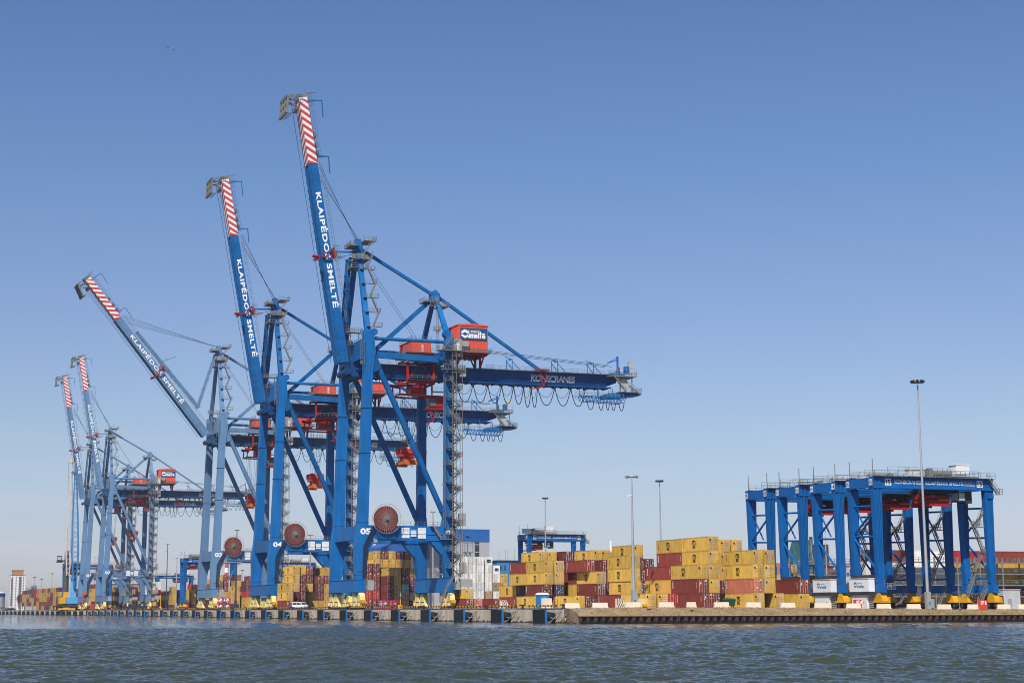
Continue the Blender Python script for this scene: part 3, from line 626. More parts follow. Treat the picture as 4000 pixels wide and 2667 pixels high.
    p = MB(); p.hexa([(28.0, -4.6, 62.2), (32.2, -4.6, 62.2), (32.2, -1.6, 62.2), (28.0, -1.6, 62.2), (27.2, -4.6, 65.2), (32.2, -4.6, 65.2), (32.2, -1.6, 65.2), (27.2, -1.6, 65.2)]); p.box((26.6, -5.0, 61.5), (32.4, -1.2, 61.9)); p.box((27, -4.8, 65.2), (32.6, -1.3, 65.5)); cb = p.build('operator_cab', DRED, tr)
    p = MB(); p.quad((27.95, -4.65, 62.5), (29.6, -4.65, 62.5), (29.6, -4.65, 64.7), (27.3, -4.65, 64.7)); p.quad((27.92, -4.4, 62.5), (27.92, -1.8, 62.5), (27.25, -1.8, 64.7), (27.25, -4.4, 64.7)); p.build('window', mat('cab_window', (.10, .17, .17), .15, var=.0), cb)
    p = MB()
    for u, y in ((19.6, -2.4), (20.4, -2.0), (23.2, -2.4), (24.0, -2), (19.6, 2.4), (20.4, 2.0), (23.2, 2.4), (24, 2)): p.tube((u, y, 66), (u*.4+13.2, y*.9, 49.6), .05, 4, cap=False)
    bd(p, 'trolley_rope', ROPE)
    p = MB(); p.box((19.6, -2.6, 47.4), (24.2, 2.6, 48.3))
    for u in (20.3, 23.5):
        for y in (-2.2, 2.2): p.tube((u-.9, y, 49.2), (u+.9, y, 49.2), .95, 12)
    p.box((20.4, -2.2, 46.6), (23.4, 2.2, 47.4)); p.box((20, -3, 48.3), (24, 3, 48.9)); hb = bd(p, 'head_block', REDP)
    p = MB(); p.box((20.3, -3.4, 45.2), (23.4, 3.4, 46.5)); p.box((20.6, -4.6, 45.4), (21.2, 4.6, 46.0)); p.box((22.6, -4.6, 45.4), (23.2, 4.6, 46.0))
    for y in (-4.7, 4.7): p.box((20.2, y-.35, 44.8), (23.6, y+.35, 46.2))
    p.build('spreader', ORNG, hb)
    # stair tower on the near land-side leg
    p = MB(); zz = 12.4; i = 0; y0 = -15.4
    while zz < 79:
        sg = i % 2
        p.deck((30.6, y0-.9), (33.8, y0+1.2), zz, .16, 'se', 1.15, 1.1); p.stair((33.0, y0-.5, zz), (30.2, y0-.5, zz+2.45), .75); p.deck((29.2, y0-.9), (31.0, y0+1.2), zz+2.45, .14, 'ws', 1.15, 1.1); p.stair((30.4, y0+.5, zz+2.45), (33.0, y0+.5, zz+4.9), .75)
        if i % 2: p.box((31.8, y0+.2, zz+.1), (33.6, y0+1.0, zz+1.1))
        p.beam((31.9, y0+1.2, zz-2.2), (33.5, y0+.3, zz-.1), .14, .14)
        zz += 4.9; i += 1
    for u, y in ((30.6, -.9), (33.7, -.9), (33.7, 1.1), (31.9, -.9)): p.beam((u, y0+y, 12.4), (u, y0+y, 79), .12, .12)
    for u in (28.65, 29.05): p.beam((u, y0+1.0, 26), (u, y0+1.0, 79), .16, .16)
    for j in range(60): p.beam((28.65, y0+1.0, 26.5+j*.88), (29.05, y0+1.0, 26.5+j*.88), .08, .08)
    p.deck((28.0, y0-1.2), (34.4, y0+1.2), 72.0, .2, 'wse', 1.2, 1.2); p.deck((26.4, y0-1.4), (35.0, y0+1.4), 77.6, .2, 'wse', 1.2, 1.2); p.stair((27.4, y0-1.2, 77.6), (31.2, y0-1.2, 82.2), .9)
    p.stair((31.0, y0-1.6, 12.4), (28.4, y0-1.6, 8.6), .9); p.stair((28.4, y0-1.8, 8.6), (26.6, y0-1.8, 3.4), .9)
    bd(p, 'stair_tower', GALV)
    for a, b in (((33.2, -16.4, 9.2), (36.6, -14.2, 11.4)), ((31.6, -16.2, 8.4), (33.0, -14.6, 10.6)), ((5.6, -15.6, 8.2), (7.4, -14.0, 11.0)), ((7.6, -14.4, 21.6), (8.6, -14.0, 23.0)), ((33.0, -16.2, 26.6), (34.8, -14.4, 30.2)), ((33.2, -16, 70), (35, -14.6, 73.4)), ((33.2, -16, 13), (35, -14.6, 16.2))):
        p = MB(); p.box(a, b); bd(p, 'cabinet', GREYB)
    p = MB(); p.deck((27.4, -15.2), (33.2, -13.9), 22.9, .2, 'se', 1.15, 1.2); p.stair((25.2, -14.6, 26.5), (27.6, -14.6, 22.9), .9); p.box((24.5, -14.9, 26.3), (25.6, -13.9, 26.5)); bd(p, 'portal_stair', GALV)
    # hinge-side platforms, ladder cage
    p = MB(); p.deck((1.8, -4.6), (6.6, -2.6), 83.4, .2, 'wsen', 1.15, 1.2); p.deck((2.6, -4.4), (9.0, -2.4), 79.8, .2, 'wse', 1.15, 1.2); p.stair((6.0, -11.2, 80.4), (6.0, -6.5, 82.4), .8, 'x')
    for u in (3.2, 5.8): p.beam((u, -3.6, 79.8), (u, -3.6, 83.4), .2, .2)
    for u in (3.4, 4.6): p.beam((u, -14.0, 72.5), (u, -14.0, 79.5), .12, .12)
    for i in range(17): p.beam((3.4, -14.0, 72.6+.42*i), (4.6, -14.0, 72.6+.42*i), .07, .07)
    p.rail([(5.4, -11, 80.3), (5.4, 11, 80.3)], 1.1, 2); bd(p, 'hinge_platform', GALV)
    # cable reel with spokes
    c = Vector((10.9, -15.6, 28.3))
    p = MB(); p.tube(c+Vector((0, .2, 0)), c+Vector((0, .75, 0)), 3.62, 40); p.tube(c+Vector((0, -.1, 0)), c+Vector((0, .2, 0)), 3.55, 40, 3.6); rl = bd(p, 'cable_reel', REEL)
    p = MB()
    for i in range(32):
        t = math.tau*i/32; d = Vector((math.cos(t), 0, math.sin(t))); p.beam(c+d*.6+Vector((0, -.25, 0)), c+d*4.25+Vector((0, -.35, 0)), .075, .10, upv=(0, 1, 0))
    ring = [c+Vector((math.cos(math.tau*i/48), 0, math.sin(math.tau*i/48)))*4.25+Vector((0, -.35, 0)) for i in range(49)]
    p.path(ring, .06, 5); p.build('spokes', mat('spoke_sand', (.36, .29, .24), .5), rl)
    p = MB(); p.tube(c+Vector((0, -.5, 0)), c+Vector((0, 1.6, 0)), .72, 18); p.tube(c+Vector((0, -.9, 0)), c+Vector((0, -.4, 0)), .42, 12); p.build('hub', GALV, rl)
    p = MB(); p.prism([(7.7, -13.95, 22.6), (14.2, -13.95, 22.6), (13.2, -13.95, 25.4), (8.8, -13.95, 25.4)], (0, -.5, 0)); p.build('reel_bracket', BLUE, rl)
    # cable chute on the water-side leg
    p = MB(); pts_ = [(7.4, -14.25, 26.4), (4.6, -14.25, 20.6), (4.4, -14.25, 11.6)]
    for a, b in zip(pts_[:-1], pts_[1:]):
        a = Vector(a); b = Vector(b)
        for o in (0, 1.15): p.beam(a+Vector((o, 0, 0)), b+Vector((o, 0, 0)), .16, .16)
        n = int((b-a).length/.55)
        for i in range(n): q = a.lerp(b, i/n); p.beam(q, q+Vector((1.15, 0, -.1)), .25, .12)
    bd(p, 'cable_chute', DARK)
    # panels
    for u0, u1, z0, z1 in ((16.0, 18.35, 23.0, 25.9), (18.75, 20.4, 23.4, 25.2), (20.9, 23.3, 22.9, 25.9)):
        p = MB(); p.box((u0, -14.0, z0), (u1, -13.9, z1)); pn = bd(p, 'notice_panel', WHITE)
        p = MB()
        for i, f in enumerate((.86, .76, .64, .4, .26, .12)):
            wd = (u1-u0)*(.78 if i < 3 else .45); m_ = (u0+u1)/2; p.box((m_-wd/2, -14.02, z0+(z1-z0)*f), (m_+wd/2, -14.005, z0+(z1-z0)*f+.07))
        p.build('print_line', mat('print_grey', (.50, .50, .52), .6, var=0), pn)
    return T
NUMS = {}
def num_mesh(n, k):
    if (n, k) not in NUMS:
        p = MB(); u, z, h, wd = ((3.7, 23.9, 1.75, 3.1), (29.3, 23.9, 1.5, 3.0))[k]
        text(p, n, (u, -12.6-1.37, z), (1, 0, 0), (0, 0, 1), wd, h, .045)
        NUMS[n, k] = p.mesh('crane_number', LETW)
    return NUMS[n, k]

BL = 81.0
def make_boom(T):
    """boom in its own frame: hinge at the origin, lying along -x, turned up about y"""
    p = MB(); hz0, hz1 = 1.75, 1.45
    def sec(x, h, wt, wb): return [(x, -wb, -h), (x, -wt, h), (x, wt, h), (x, wb, -h)]
    def seg(xa, xb):
        f = lambda x: (1.5-.35*(-x/BL))
        A = sec(xa, f(xa), 2.3, 2.1); B = sec(xb, f(xb), 2.3, 2.1)
        p.hexa([B[0], A[0], A[3], B[3], B[1], A[1], A[2], B[2]])
    seg(-.2, -60.5)
    for s in (-1, 1):
        p.hexa([(-60.4, s*2.0-.35, -1.62), (-.5, s*2.0-.35, -1.85), (-.5, s*2.0+.35, -1.85), (-60.4, s*2.0+.35, -1.62), (-60.4, s*2.0-.35, -1.22), (-.5, s*2.0-.35, -1.48), (-.5, s*2.0+.35, -1.48), (-60.4, s*2.0+.35, -1.22)])
        p.beam((-1, s*2.28, -1.0), (-60, s*2.24, -.8), .1, .12); p.beam((-1, s*2.3, .55), (-20, s*2.3, .55), .06, .08)
        for i in range(24): p.box((-3-i*2.5, s*2.2-.2, -1.9), (-3.3-i*2.5, s*2.2+.2, -1.3))
    bo = p.build('boom', BLUE, T, (1.8-4, 0, 74.4-3.1))
    # banded tip: chevron stripes wrap over the bottom and both sides
    p = MB(); f = lambda x: (1.5-.35*(-x/BL)); x0 = -60.5; n = 18; pit = (BL-60.5)/n
    def P4(x, k):  # point on the outline: k=0 near top edge,1 near bottom edge,2 far bottom,3 far top
        wt, wb, h = 2.32, 2.3, f(x)+.01; return [(x, -wt, h), (x, -wb, -h-.2), (x, wb, -h-.2), (x, wt, h)][k]
    cl = lambda x: min(x0, max(-BL, x))
    sh = 2.2
    for i in range(-3, n+4):
        p.mi = i % 2
        a = x0-i*pit; b = a-pit
        # lower edge of the near side lies further to the tip; bottom face slants back
        for (k0, k1, s0, s1) in ((0, 1, sh, 0), (1, 2, 0, sh*.9), (2, 3, sh*.9, sh*1.9)):
            q = [P4(cl(a+s0), k0), P4(cl(a+s1), k1), P4(cl(b+s1), k1), P4(cl(b+s0), k0)]
            if cl(a+s0) == cl(b+s0) and cl(a+s1) == cl(b+s1): continue
            p.quad(*q)
    p.mi = 1; p.quad(P4(x0, 0), P4(x0, 3), P4(-BL, 3), P4(-BL, 0)); p.quad(*[P4(-BL, k) for k in range(4)])
    p.build('striped_tip', [TIPR, WHITE], bo)
    p = MB(); tl = math.atan2(.2, 2.8)
    text(p, 'KLAIPĖDOS SMELTĖ', (-51.7, -2.2, -.78), (1, 0, 0), (0, -math.sin(tl), math.cos(tl)), 35.1, 2.05, .035, 1.12)
    p.build('lettering', LETW, bo)
    p = MB(); p.rail([(-1, -2.3, 1.8), (-60, -2.3, 1.5)], 1.25, 2.5, .08); p.rail([(-62, 2.2, 1.5), (-BL+1, 2.2, 1.4)], 1.3, 1.8); p.rail([(-62, -2.2, 1.5), (-BL+1, -2.2, 1.4)], 1.3, 1.8)
    for x in (-67, -70, -64.5): p.box((x, -2.2, 1.6), (x+1.4, .4, 2.3))
    p.build('boom_railing', mat('rail_blue_grey', (.12, .16, .21), .5), bo)
    p = MB()
    for x, L in ((-62.5, 3.6), (-BL+1.2, 4.2)): p.beam((x, -1.5, 1.4), (x, -1.5, 1.6+L), .3, .3); p.beam((x, -1.5, 1.6+L), (x+5.2, -1.5, 1.2+L), .28, .28); p.beam((x, -1.5, 1.2+L), (x-.6, -1.5, 1.5), .15, .15)
    p.build('lamp_arm', BLUE, bo)
    p = MB()        # tip frame with sheaves hanging off the underside
    for y in (-4.3, -1.5, 1.5, 4.3): p.beam((-BL-.4, y, -5.2), (-BL+4.6, y, -6.4), .35, .6)
    p.beam((-BL-.4, -4.6, -5.2), (-BL-.4, 4.6, -5.2), .7, .7); p.beam((-BL+4.6, -4.6, -6.4), (-BL+4.6, 4.6, -6.4), .6, .7); p.beam((-BL+2, -4.4, -5.8), (-BL+2, 4.4, -5.8), .3, .3)
    p.box((-BL-1.2, -2.2, -1.5), (-BL+.6, 2.2, 1.4)); p.beam((-BL+.6, -1.6, -1.5), (-BL+.6, -3.6, -5.4), .4, .5); p.beam((-BL+.6, 1.6, -1.5), (-BL+.6, 3.6, -5.4), .4, .5); p.beam((-BL+3, -1.6, -1.8), (-BL+1.5, -3.6, -5.5), .3, .3); p.tube((-BL+3.4, -.5, -2.6), (-BL+3.4, .5, -2.6), .8, 10)
    p.build('tip_frame', mat('tip_grey', (.19, .19, .18), .6), bo)
    p = MB(); p.rail([(-BL-.6, -4, -4.6), (-BL-.6, 4, -4.6)], 1.6, 1.2, .09); p.build('tip_railing', GALV, bo); p = MB(); p.rail([(-BL+4.8, -4, -6), (-BL+4.8, 4, -6)], 1.6, 1.2, .09); p.build('tip_railing', GALV, bo); p = MB(); p.rail([(-BL-.6, -3.8, -2.6), (-BL-.6, -1.8, -1)], 1.4, .8, .09); p.rail([(-BL-1.2, -2, -1), (-BL-1.2, -2, 2.4)], 1.2, 1); p.rail([(-BL-1, -1.8, 1.2), (-BL+2.5, -1.8, 1.4)], 1.4, 1); p.tube((-BL, -1, 1.4), (-BL-3.4, -1, 1.4), .06, 4); p.beam((-BL-1.5, -1, 1.4), (-BL-1.5, -1, 4.4), .12, .12); p.build('tip_railing', GALV, bo)
    p = MB()
    for y in (-2.0, 2.0): p.tube((-1, y, -2.75), (-BL-.5, y, -2.75), .07, 5, cap=False)
    p.build('boom_rope', mat('rope_blue', (.012, .05, .12), .5, var=0), bo)
    p = MB()        # red stay bracket across the boom
    for s in (-1, 1):
        p.beam((-34.3, s*2.8, 1.8), (-32.3, s*2.9, -2.4), .28, .28); p.beam((-31.1, s*2.8, 1.8), (-32.3, s*2.9, -2.4), .25, .25); p.beam((-34.3, s*2.8, 1.8), (-31.1, s*2.8, 1.8), .28, .28)
    p.beam((-32.3, -3, -2.9), (-32.3, 3, -2.9), .5, .5); p.beam((-32.3, -2.6, -2.9), (-32.7, -2.0, -4.6), .7, .7); p.beam((-34.3, -3, 2.0), (-34.3, 3, 2), .4, .4); p.box((-33.3, -3, 1.9), (-31.9, 3, 2.6)); p.build('stay_bracket', DRED, bo)
    p = MB(); p.deck((-34.9, -3.6), (-31.1, -2.6), 2.2, .1, 'sw', 1.4, 1); p.rail([(-31.7, -2.6, 3.2), (-31.7, 2.6, 3.2)], 2.2, 1.5); p.build('bracket_platform', GALV, bo)
    return bo

def boom_pt(a, x, z, y=0): # crane coordinates (absolute u, z) of a boom-frame point
    return Vector((1.8+x*math.cos(a)+z*math.sin(a), y, 74.4-x*math.sin(a)+z*math.cos(a)))
def stays(T, a, folded):
    OFF = (-4, 0, -3.1)
    p = MB(); tp = boom_pt(a, -60.6, 2.2)
    for i, y in enumerate((-2.3, -1.4, .6, 1.5)): p.tube(boom_pt(a, -60.6+i*1.1, 2.0, y), (5.2+.75*i, y*.6, 111.6), .06, 5, cap=False)
    p.build('boom_hoist_rope', ROPE, T, OFF)
    lb = MB()
    if folded:      # link bars hang slack between apex and half-raised boom
        A = Vector((5.0, 0, 108.6)); J = Vector((-2.0, 0, 86.3)); B = boom_pt(a, -51.5, 3.0)
        for y in (-1.7, 1.7):
            o = Vector((0, y, 0))
            for q0, q1, n in ((A, J, 6), (J, B, 10)):
                lb.beam(q0+o, q1+o, .5, .75)
                for i in range(n+1): q = q0.lerp(q1, i/n)+o; d = (q1-q0).normalized(); lb.beam(q-d*.15, q+d*.15, .6, 1.05)
            lb.tube(J+o-Vector((0, .4, 0)), J+o+Vector((0, .4, 0)), .75, 10)
        c = B.lerp(J, .40); lb.beam(c, c+Vector((6.0, 0, 2.6)), .25, .3); lb.beam(c+Vector((.5, 0, 1.6)), c+Vector((3.4, 0, 1.4)), .12, .12)
    else:           # link bars folded up behind the raised boom
        for y in (-1.7, 1.7):
            o = Vector((0, y+4.0, 0)); A = Vector((4.6, 0, 107)); J = Vector((3.4, 2, 82.5))
            lb.beam(A+o, J+o, .5, .75)
            for i in range(6): q = A.lerp(J, i/5.0)+o; lb.beam(q-Vector((0, 0, .15)), q+Vector((0, 0, .15)), .65, 1.0)
        q = boom_pt(a, -33.8, 1.9); lb.beam(q, (5.2, 0, 108.4), .5, .5); lb.beam(boom_pt(a, -31.8, 1.9), (4.6, 0, 107.6), .16, .16)
    lb.build('forestay', BLUE, T, OFF)
CR = make_crane(); make_boom(CR); stays(CR, R(80.2), False)
for k in (0, 1): link('crane_number', num_mesh('05', k), CR, (-4, 0, -3.1))['side'] = k
def setup_crane(T, v, ang, sc=1.0, faded=False, number='05', label=''):
    T.location = (4, v, 3.1); T.scale = (sc, sc, sc); T['label'] = label
    for c in T.children:
        b = c.name.split('.')[0]
        if b == 'boom': c.rotation_euler = (0, ang, 0)
        if b == 'crane_number': c.data = num_mesh(number, c['side'])
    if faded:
        mp = {BLUE.name: FADED_HAZY, NAVY.name: NAVYF}
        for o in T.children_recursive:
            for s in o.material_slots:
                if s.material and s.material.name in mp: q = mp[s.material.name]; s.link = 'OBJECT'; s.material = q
c4 = copy_tree(CR); c3 = copy_tree(CR); c2 = copy_tree(CR); c1 = copy_tree(CR)
setup_crane(CR, 169.4, R(80.4), label='tallest bright blue container crane, numbered 05, its raised boom tipped red and white')
setup_crane(c4, 275.0, R(79.5), number='04', label='bright blue container crane numbered 04, boom raised, standing behind crane 05')
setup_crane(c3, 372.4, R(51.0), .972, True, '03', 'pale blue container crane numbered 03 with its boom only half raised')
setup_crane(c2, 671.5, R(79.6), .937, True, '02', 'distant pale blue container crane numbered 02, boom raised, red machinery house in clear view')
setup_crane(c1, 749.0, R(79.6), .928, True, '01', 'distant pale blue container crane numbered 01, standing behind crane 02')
for c in list(c3.children):
    if c.name.split('.')[0] in ('boom_hoist_rope', 'forestay'): bpy.data.objects.remove(c)
stays(c3, R(51.0), True)
for o in list(c3.children):
    if o.name.startswith('forestay'): o.material_slots[0].link = 'OBJECT'; o.material_slots[0].material = FADED_HAZY
for T in (c1, c2):
    for c in T.children_recursive:
        if c.name.startswith('cable_reel'):
            c.data = c.data.copy(); ce = Vector((10.9, 0, 28.3))
            for v in c.data.vertices: v.co.x = ce.x+(v.co.x-ce.x)*.42; v.co.z = ce.z+(v.co.z-ce.z)*.42

# ------------------------------------------------------------ rubber-tyred gantry cranes over the stacks
def make_rtg(span=28.0, base=9.0):
    """origin on the ground below the middle of the left legs; span along +x, travel along y"""
    T = thing('yard_gantry_crane', '', 'yard crane', (0, 0, 0), 'parked blue yard cranes')
    h2 = base/2
    for X, s in ((0, -1), (span, 1)):
        for y in (-h2, h2):
            p = MB(); p.post((X, y, 5.6), (X, y, 26.2), 1.35, 1.1, 2.15, 1.3); p.post((X, y, 26.2), (X+s*.1, y, 27.7), 2.15, 1.3, 2.2, 1.5)
            p.post((X, y, 9.2), (X, y, 9.5), 1.75, 1.4)
            p.prism([(X-.9, y-.75, 9.2), (X+.9, y-.75, 9.2), (X+.55, y-.75, 5.2), (X-.55, y-.75, 5.2)], (0, 1.5, 0))
            if s < 0 and y < 0:
                for i in range(4): p.tube((X-.45+i*.36, y-.68, 7), (X-.55+i*.36, y-.8, 27.4), .11, 6)
            if s > 0:
                for i in range(3): p.tube((X+.1+i*.25, y-.64, 7), (X+.15+i*.25, y-.74, 24.2), .08, 6)
                p.box((X-.5, y-.95, 23.6), (X+1, y-.7, 24.4))
            p.build('leg', RTGB, T)
        p = MB(); p.box((X-.6, -h2-1.4, 3.7), (X+.6, h2+1.4, 5.2)); p.box((X-.75, -h2-1.6, 3.5), (X+.75, h2+1.6, 3.7)); p.build('sill_beam', RTGB, T)
        p = MB()
        p.tube((X, -h2, 21.6), (X, h2, 21.9), .22, 8); p.tube((X, -h2, 15.2), (X, h2, 15.5), .22, 8); p.tube((X, -h2, 6.6), (X, h2, 6.6), .2, 8)
        for a, b in (((X-.2, -h2, 21.4), (X-.2, h2, 15.7)), ((X-.2, h2, 15.2), (X-.2, -h2, 7.6))): p.tube(a, b, .24, 8)
        p.tube((X+.5, h2, 21.6), (X+.5, 0, 16), .2, 8)
        p.build('bracing', RTGB, T)
        for y in (-h2-.3, h2+.3):
            p = MB(); p.prism([(X-.7, y-1.5, 1.5), (X-.7, y+1.5, 1.5), (X-.7, y+1.2, 2.5), (X-.7, y+.4, 3.5), (X-.7, y-.4, 3.5), (X-.7, y-1.2, 2.5)], (1.4, 0, 0)); p.box((X-.95, y-1.9, 1.4), (X+.95, y+1.9, 1.75)); p.box((X+.8, y-1, 1.7), (X+1.5, y+.6, 2.6))
            b = p.build('bogie', YEL, T)
            for yy in (-1.15, 1.15):
                p = MB(); p.tube((X-.4, y+yy, .82), (X+.4, y+yy, .82), .82, 18); w_ = p.build('tyre', BLACK, b)
                p = MB(); p.tube((X-.44, y+yy, .82), (X+.44, y+yy, .82), .38, 12); p.build('rim', GREYB, b)
    for y in (-h2, h2):
        p = MB(); p.box((-1.1, y-.62, 25.6), (span+1.1, y+.62, 27.7)); p.box((-1.1, y-.95, 25.35), (span+1.1, y+.85, 25.6)); p.box((-1.1, y-.8, 27.7), (span+1.1, y+.8, 27.82)); p.box((1.2, y-.7, 25.6), (span-1.5, y-.62, 25.95))
        for i in range(12): p.box((1+i*2.3, y-1.3, 27.55), (1.25+i*2.3, y-.62, 27.8))
        g = p.build('girder', RTGB, T)
        p = MB(); p.box((-1.2, y-1.5, 27.85), (span+1.3, y-.5, 27.93)); p.rail([(-1.2, y-1.45, 27.9), (span+1.3, y-1.45, 27.9)], 1.15, 1.9, .07); p.rail([(2.2, y-1.4, 28.6), (10, y-1.4, 28.6)], 1.3, 2.5, .07); p.tube((-.6, y, 27.8), (-.6, y, 31.6), .1, 5); p.build('walkway', GALV, g)
    p = MB(); p.box((-1.3, -h2, 25.6), (-.4, h2, 27.6)); p.box((span+.4, -h2, 25.6), (span+1.3, h2, 27.6)); p.build('end_beam', RTGB, T)
    # trolley, cab, spreader
    p = MB(); x0 = span*.50
    p.box((x0, -h2-.8, 27.95), (x0+11.5, h2+.8, 28.25)); p.rail([(x0, -h2-.8, 28.2), (x0+11.5, -h2-.8, 28.2)], 1.2, 1.2, .08); p.rail([(x0+1, -1.5, 28.7), (x0+9, -1.5, 28.7)], 1.5, 1.3, .08)
    p.tube((x0+1.5, -2.6, 29), (x0+6.3, -2.6, 29), .62, 12); p.box((x0+2, -1.6, 28.2), (x0+5.6, 1.5, 29.6)); p.box((x0+.2, -3.4, 28.2), (x0+1.2, 0, 30)); tr = p.build('trolley', GALV, T)
    p = MB(); p.box((x0+7.2, -3.4, 28.9), (x0+10.6, -.6, 30.9)); p.box((x0+7.0, -3.5, 30.9), (x0+10.8, -.5, 31.1)); p.build('machine_cabin', WHITE, tr)
    p = MB(); p.box((x0-4.6, -2.9, 28.3), (x0-.6, -1.6, 29.7)); p.box((x0-4.8, -3, 29.7), (x0-.4, -1.5, 29.95)); p.build('power_cabinet', mat('cabinet_white', (.62, .62, .60), .5), tr)
    p = MB(); p.box((x0+6.8, -4.2, 22.9), (x0+8.6, -1.7, 25.0)); p.beam((x0+7.5, -3, 24.4), (x0+7.5, -2, 27.9), .5, .5); p.box((x0+8.6, -4.0, 22.6), (x0+10.4, -1.8, 25.2)); p.box((x0-1, -3, 24.6), (x0+6, 3, 25.6)); cb = p.build('operator_cab', DARK, T)
    PG = mat('pale_glass', (.45, .52, .53), .15, var=0); p = MB(); p.quad((x0+6.78, -4.1, 23.2), (x0+6.78, -1.8, 23.2), (x0+6.78, -1.8, 24.8), (x0+6.78, -4.1, 24.8)); p.build('window', PG, cb); p = MB(); p.quad((x0+6.95, -4.22, 23.2), (x0+8.4, -4.22, 23.2), (x0+8.4, -4.22, 24.8), (x0+6.95, -4.22, 24.8)); p.build('window', PG, cb)
    p = MB(); p.box((x0-1.2, -1.9, 23.50), (x0+6.2, 1.9, 24.20))
    p.box((x0+.4, -3.1, 22.30), (x0+4.6, 3.1, 23.30)); p.box((x0+.9, -3.2, 22.40), (x0+1.5, 3.2, 23.00)); p.box((x0+3.5, -3.2, 22.40), (x0+4.1, 3.2, 23.00))
    for y in (-3.2, 3.2): p.box((x0-.0, y-.25, 21.90), (x0+5, y+.25, 23.10))
    for xx in (-1, 5.6): p.box((x0+xx, -.8, 22.60), (x0+xx+.5, .8, 25.10))
    for xx in (.4, 4.8): p.tube((x0+xx, -.7, 24.80), (x0+xx, .7, 24.80), .6, 12)
    sp = p.build('spreader', mat('gantry_red', (.42, .012, .012), .5, var=.12), T)
    p = MB(); p.box((x0+2.2, -3.6, 23.15), (x0+5.2, -3.4, 23.35)); p.box((x0+4.9, -3.6, 22.50), (x0+5.2, -3.4, 23.20)); p.build('spreader_bumper', YEL, sp)
    p = MB()
    for xx in (.2, 1.2, 3.8, 4.8):
        for y in (-1.5, 1.5): p.tube((x0+xx, y, 24.2), (x0+xx, y*.8, 28), .045, 4, cap=False)
    p.build('hoist_rope', ROPE, T)
    # stair on the right legs
    p = MB(); y = -h2+.5; X = span-1.0
    p.deck((X-2.6, y-.2), (X+.2, y+1.6), 17.6, .15, 'swn', 1.15, .9); p.stair((X, y+.6, 12.2), (X-2.2, y+.6, 17.6), .8); p.deck((X-.6, y+.2), (X+.6, y+1.6), 12.2, .1, 'e', 1.1, .9); p.stair((X-2.2, y+1, 8.0), (X+.1, y+1, 12.2), .8); p.deck((X-2.8, y+.4), (X-1.6, y+1.6), 8.0, .1, 'w', 1.1, .9); p.stair((X-4.4, y+1, 2.4), (X-2.0, y+1, 8.0), .8); p.stair((X-1.6, y+.2, 17.6), (X+.6, y+.2, 22), .7); p.build('stair', GALV, T); p = MB()
    p.stair((span+2.0, -h2-1.2, 24.6), (span-.4, -h2-1.2, 27.9), .9); p.deck((span+1.2, -h2-1.7), (span+2.8, -h2-.5), 24.6, .12, 'sen', 1.15, .9); p.build('stair', GALV, T); p = MB()
    p.deck((1.0, -h2-1.2), (3.0, -h2+.2), 4.3, .12, 'sen', 1.15, .8); p.box((1.3, -h2-1.2, 4.6), (2.2, -h2-.8, 5.2)); p.build('service_platform', GALV, T); p = MB(); p.stair((span-4, -h2-1.1, 1), (span-2.2, -h2-1.1, 4.4), .6); p.build('stair', GALV, T)
    # power pack boxes hung outside the left sill
    p = MB(); p.box((-2.2, -h2+.9, 3.7), (-.75, h2-.6, 6.4)); p.box((-2.3, -h2+.8, 6.4), (-.7, h2-.5, 6.5)); pw = p.build('power_pack', WHITE, T)
    p = MB(); p.box((-2.3, -h2+.6, 3.05), (-.7, h2-.3, 3.7)); p.box((-1.5, -h2+1, 6.6), (-.7, h2-.8, 7.2)); p.build('pack_frame', DARK, pw)
    p = MB(); logo(p, (-2.22, h2-2.4, 4.55), (0, -1, 0), (0, 0, 1), 1.25, 0, 0); p.build('logo_mark', mat('logo_slate', (.17, .19, .22), .6, var=0), pw)
    p = MB(); text(p, 'smelte', (-2.22, h2-3.6, 4.5), (0, -1, 0), (0, 0, 1), 2.6, .75, .03); text(p, 'KLAIPEDOS', (-2.22, h2-3.6, 5.35), (0, -1, 0), (0, 0, 1), 1.9, .28, .01); p.build('lettering', mat('logo_blue', (.02, .22, .42), .6, var=0), pw)
    p = MB(); p.box((-2.0, -h2+2.2, .15), (-.6, h2-1.0, 3.0)); pb = p.build('fuel_cabinet', WHITE, T)
    p = MB()
    for i in range(6): p.box((-1.5+.001, -h2+1.5, .4+i*.42), (-.7, -h2+2.18, .6+i*.42))
    p.box((-2.02, -h2+3.2, 1.2), (-2.0, -h2+3.5, 1.7)); p.build('grille', GREYB, pb)
    for y in (-h2+.6,):
        p = MB()
        for o in (0, .5): p.beam((-1.2, h2-.3+o, .3), (-1.2, h2-.3+o, 6.6), .08, .08)
        for i in range(15): p.beam((-1.2, h2-.3, .6+.4*i), (-1.2, h2+.2, .6+.4*i), .06, .06)
        p.build('ladder', GALV, T)
    return T
RN = {}
def rtg_number(n, span=28.0, base=9.0):
    if n in RN: return RN[n]
    p = MB(); h2 = base/2
    def plate(o, xd, sz):
        o = Vector(o); X = Vector(xd); Z = Vector((0, 0, 1)); nrm = X.cross(Z)
        p.mi = 0; a = o; b = o+X*sz*1.05; p.quad(a, b, b+Z*sz, a+Z*sz); p.mi = 1
        text(p, n, o+X*sz*.14+Z*sz*.17+nrm*.02, X, Z, sz*.77, sz*.66, .03)
    for y in (-h2, h2):
        plate((1.9, y-.64, 25.98), (1, 0, 0), 1.45); plate((span-3.0, y-.64, 25.98), (1, 0, 0), 1.45); plate((-1.32, y+.55, 26.0), (0, -1, 0), 1.25)
    RN[n] = p.mesh('crane_number', [WHITE, LETK]); return RN[n]
RT = make_rtg()
p = MB(); y = -4.5-.64
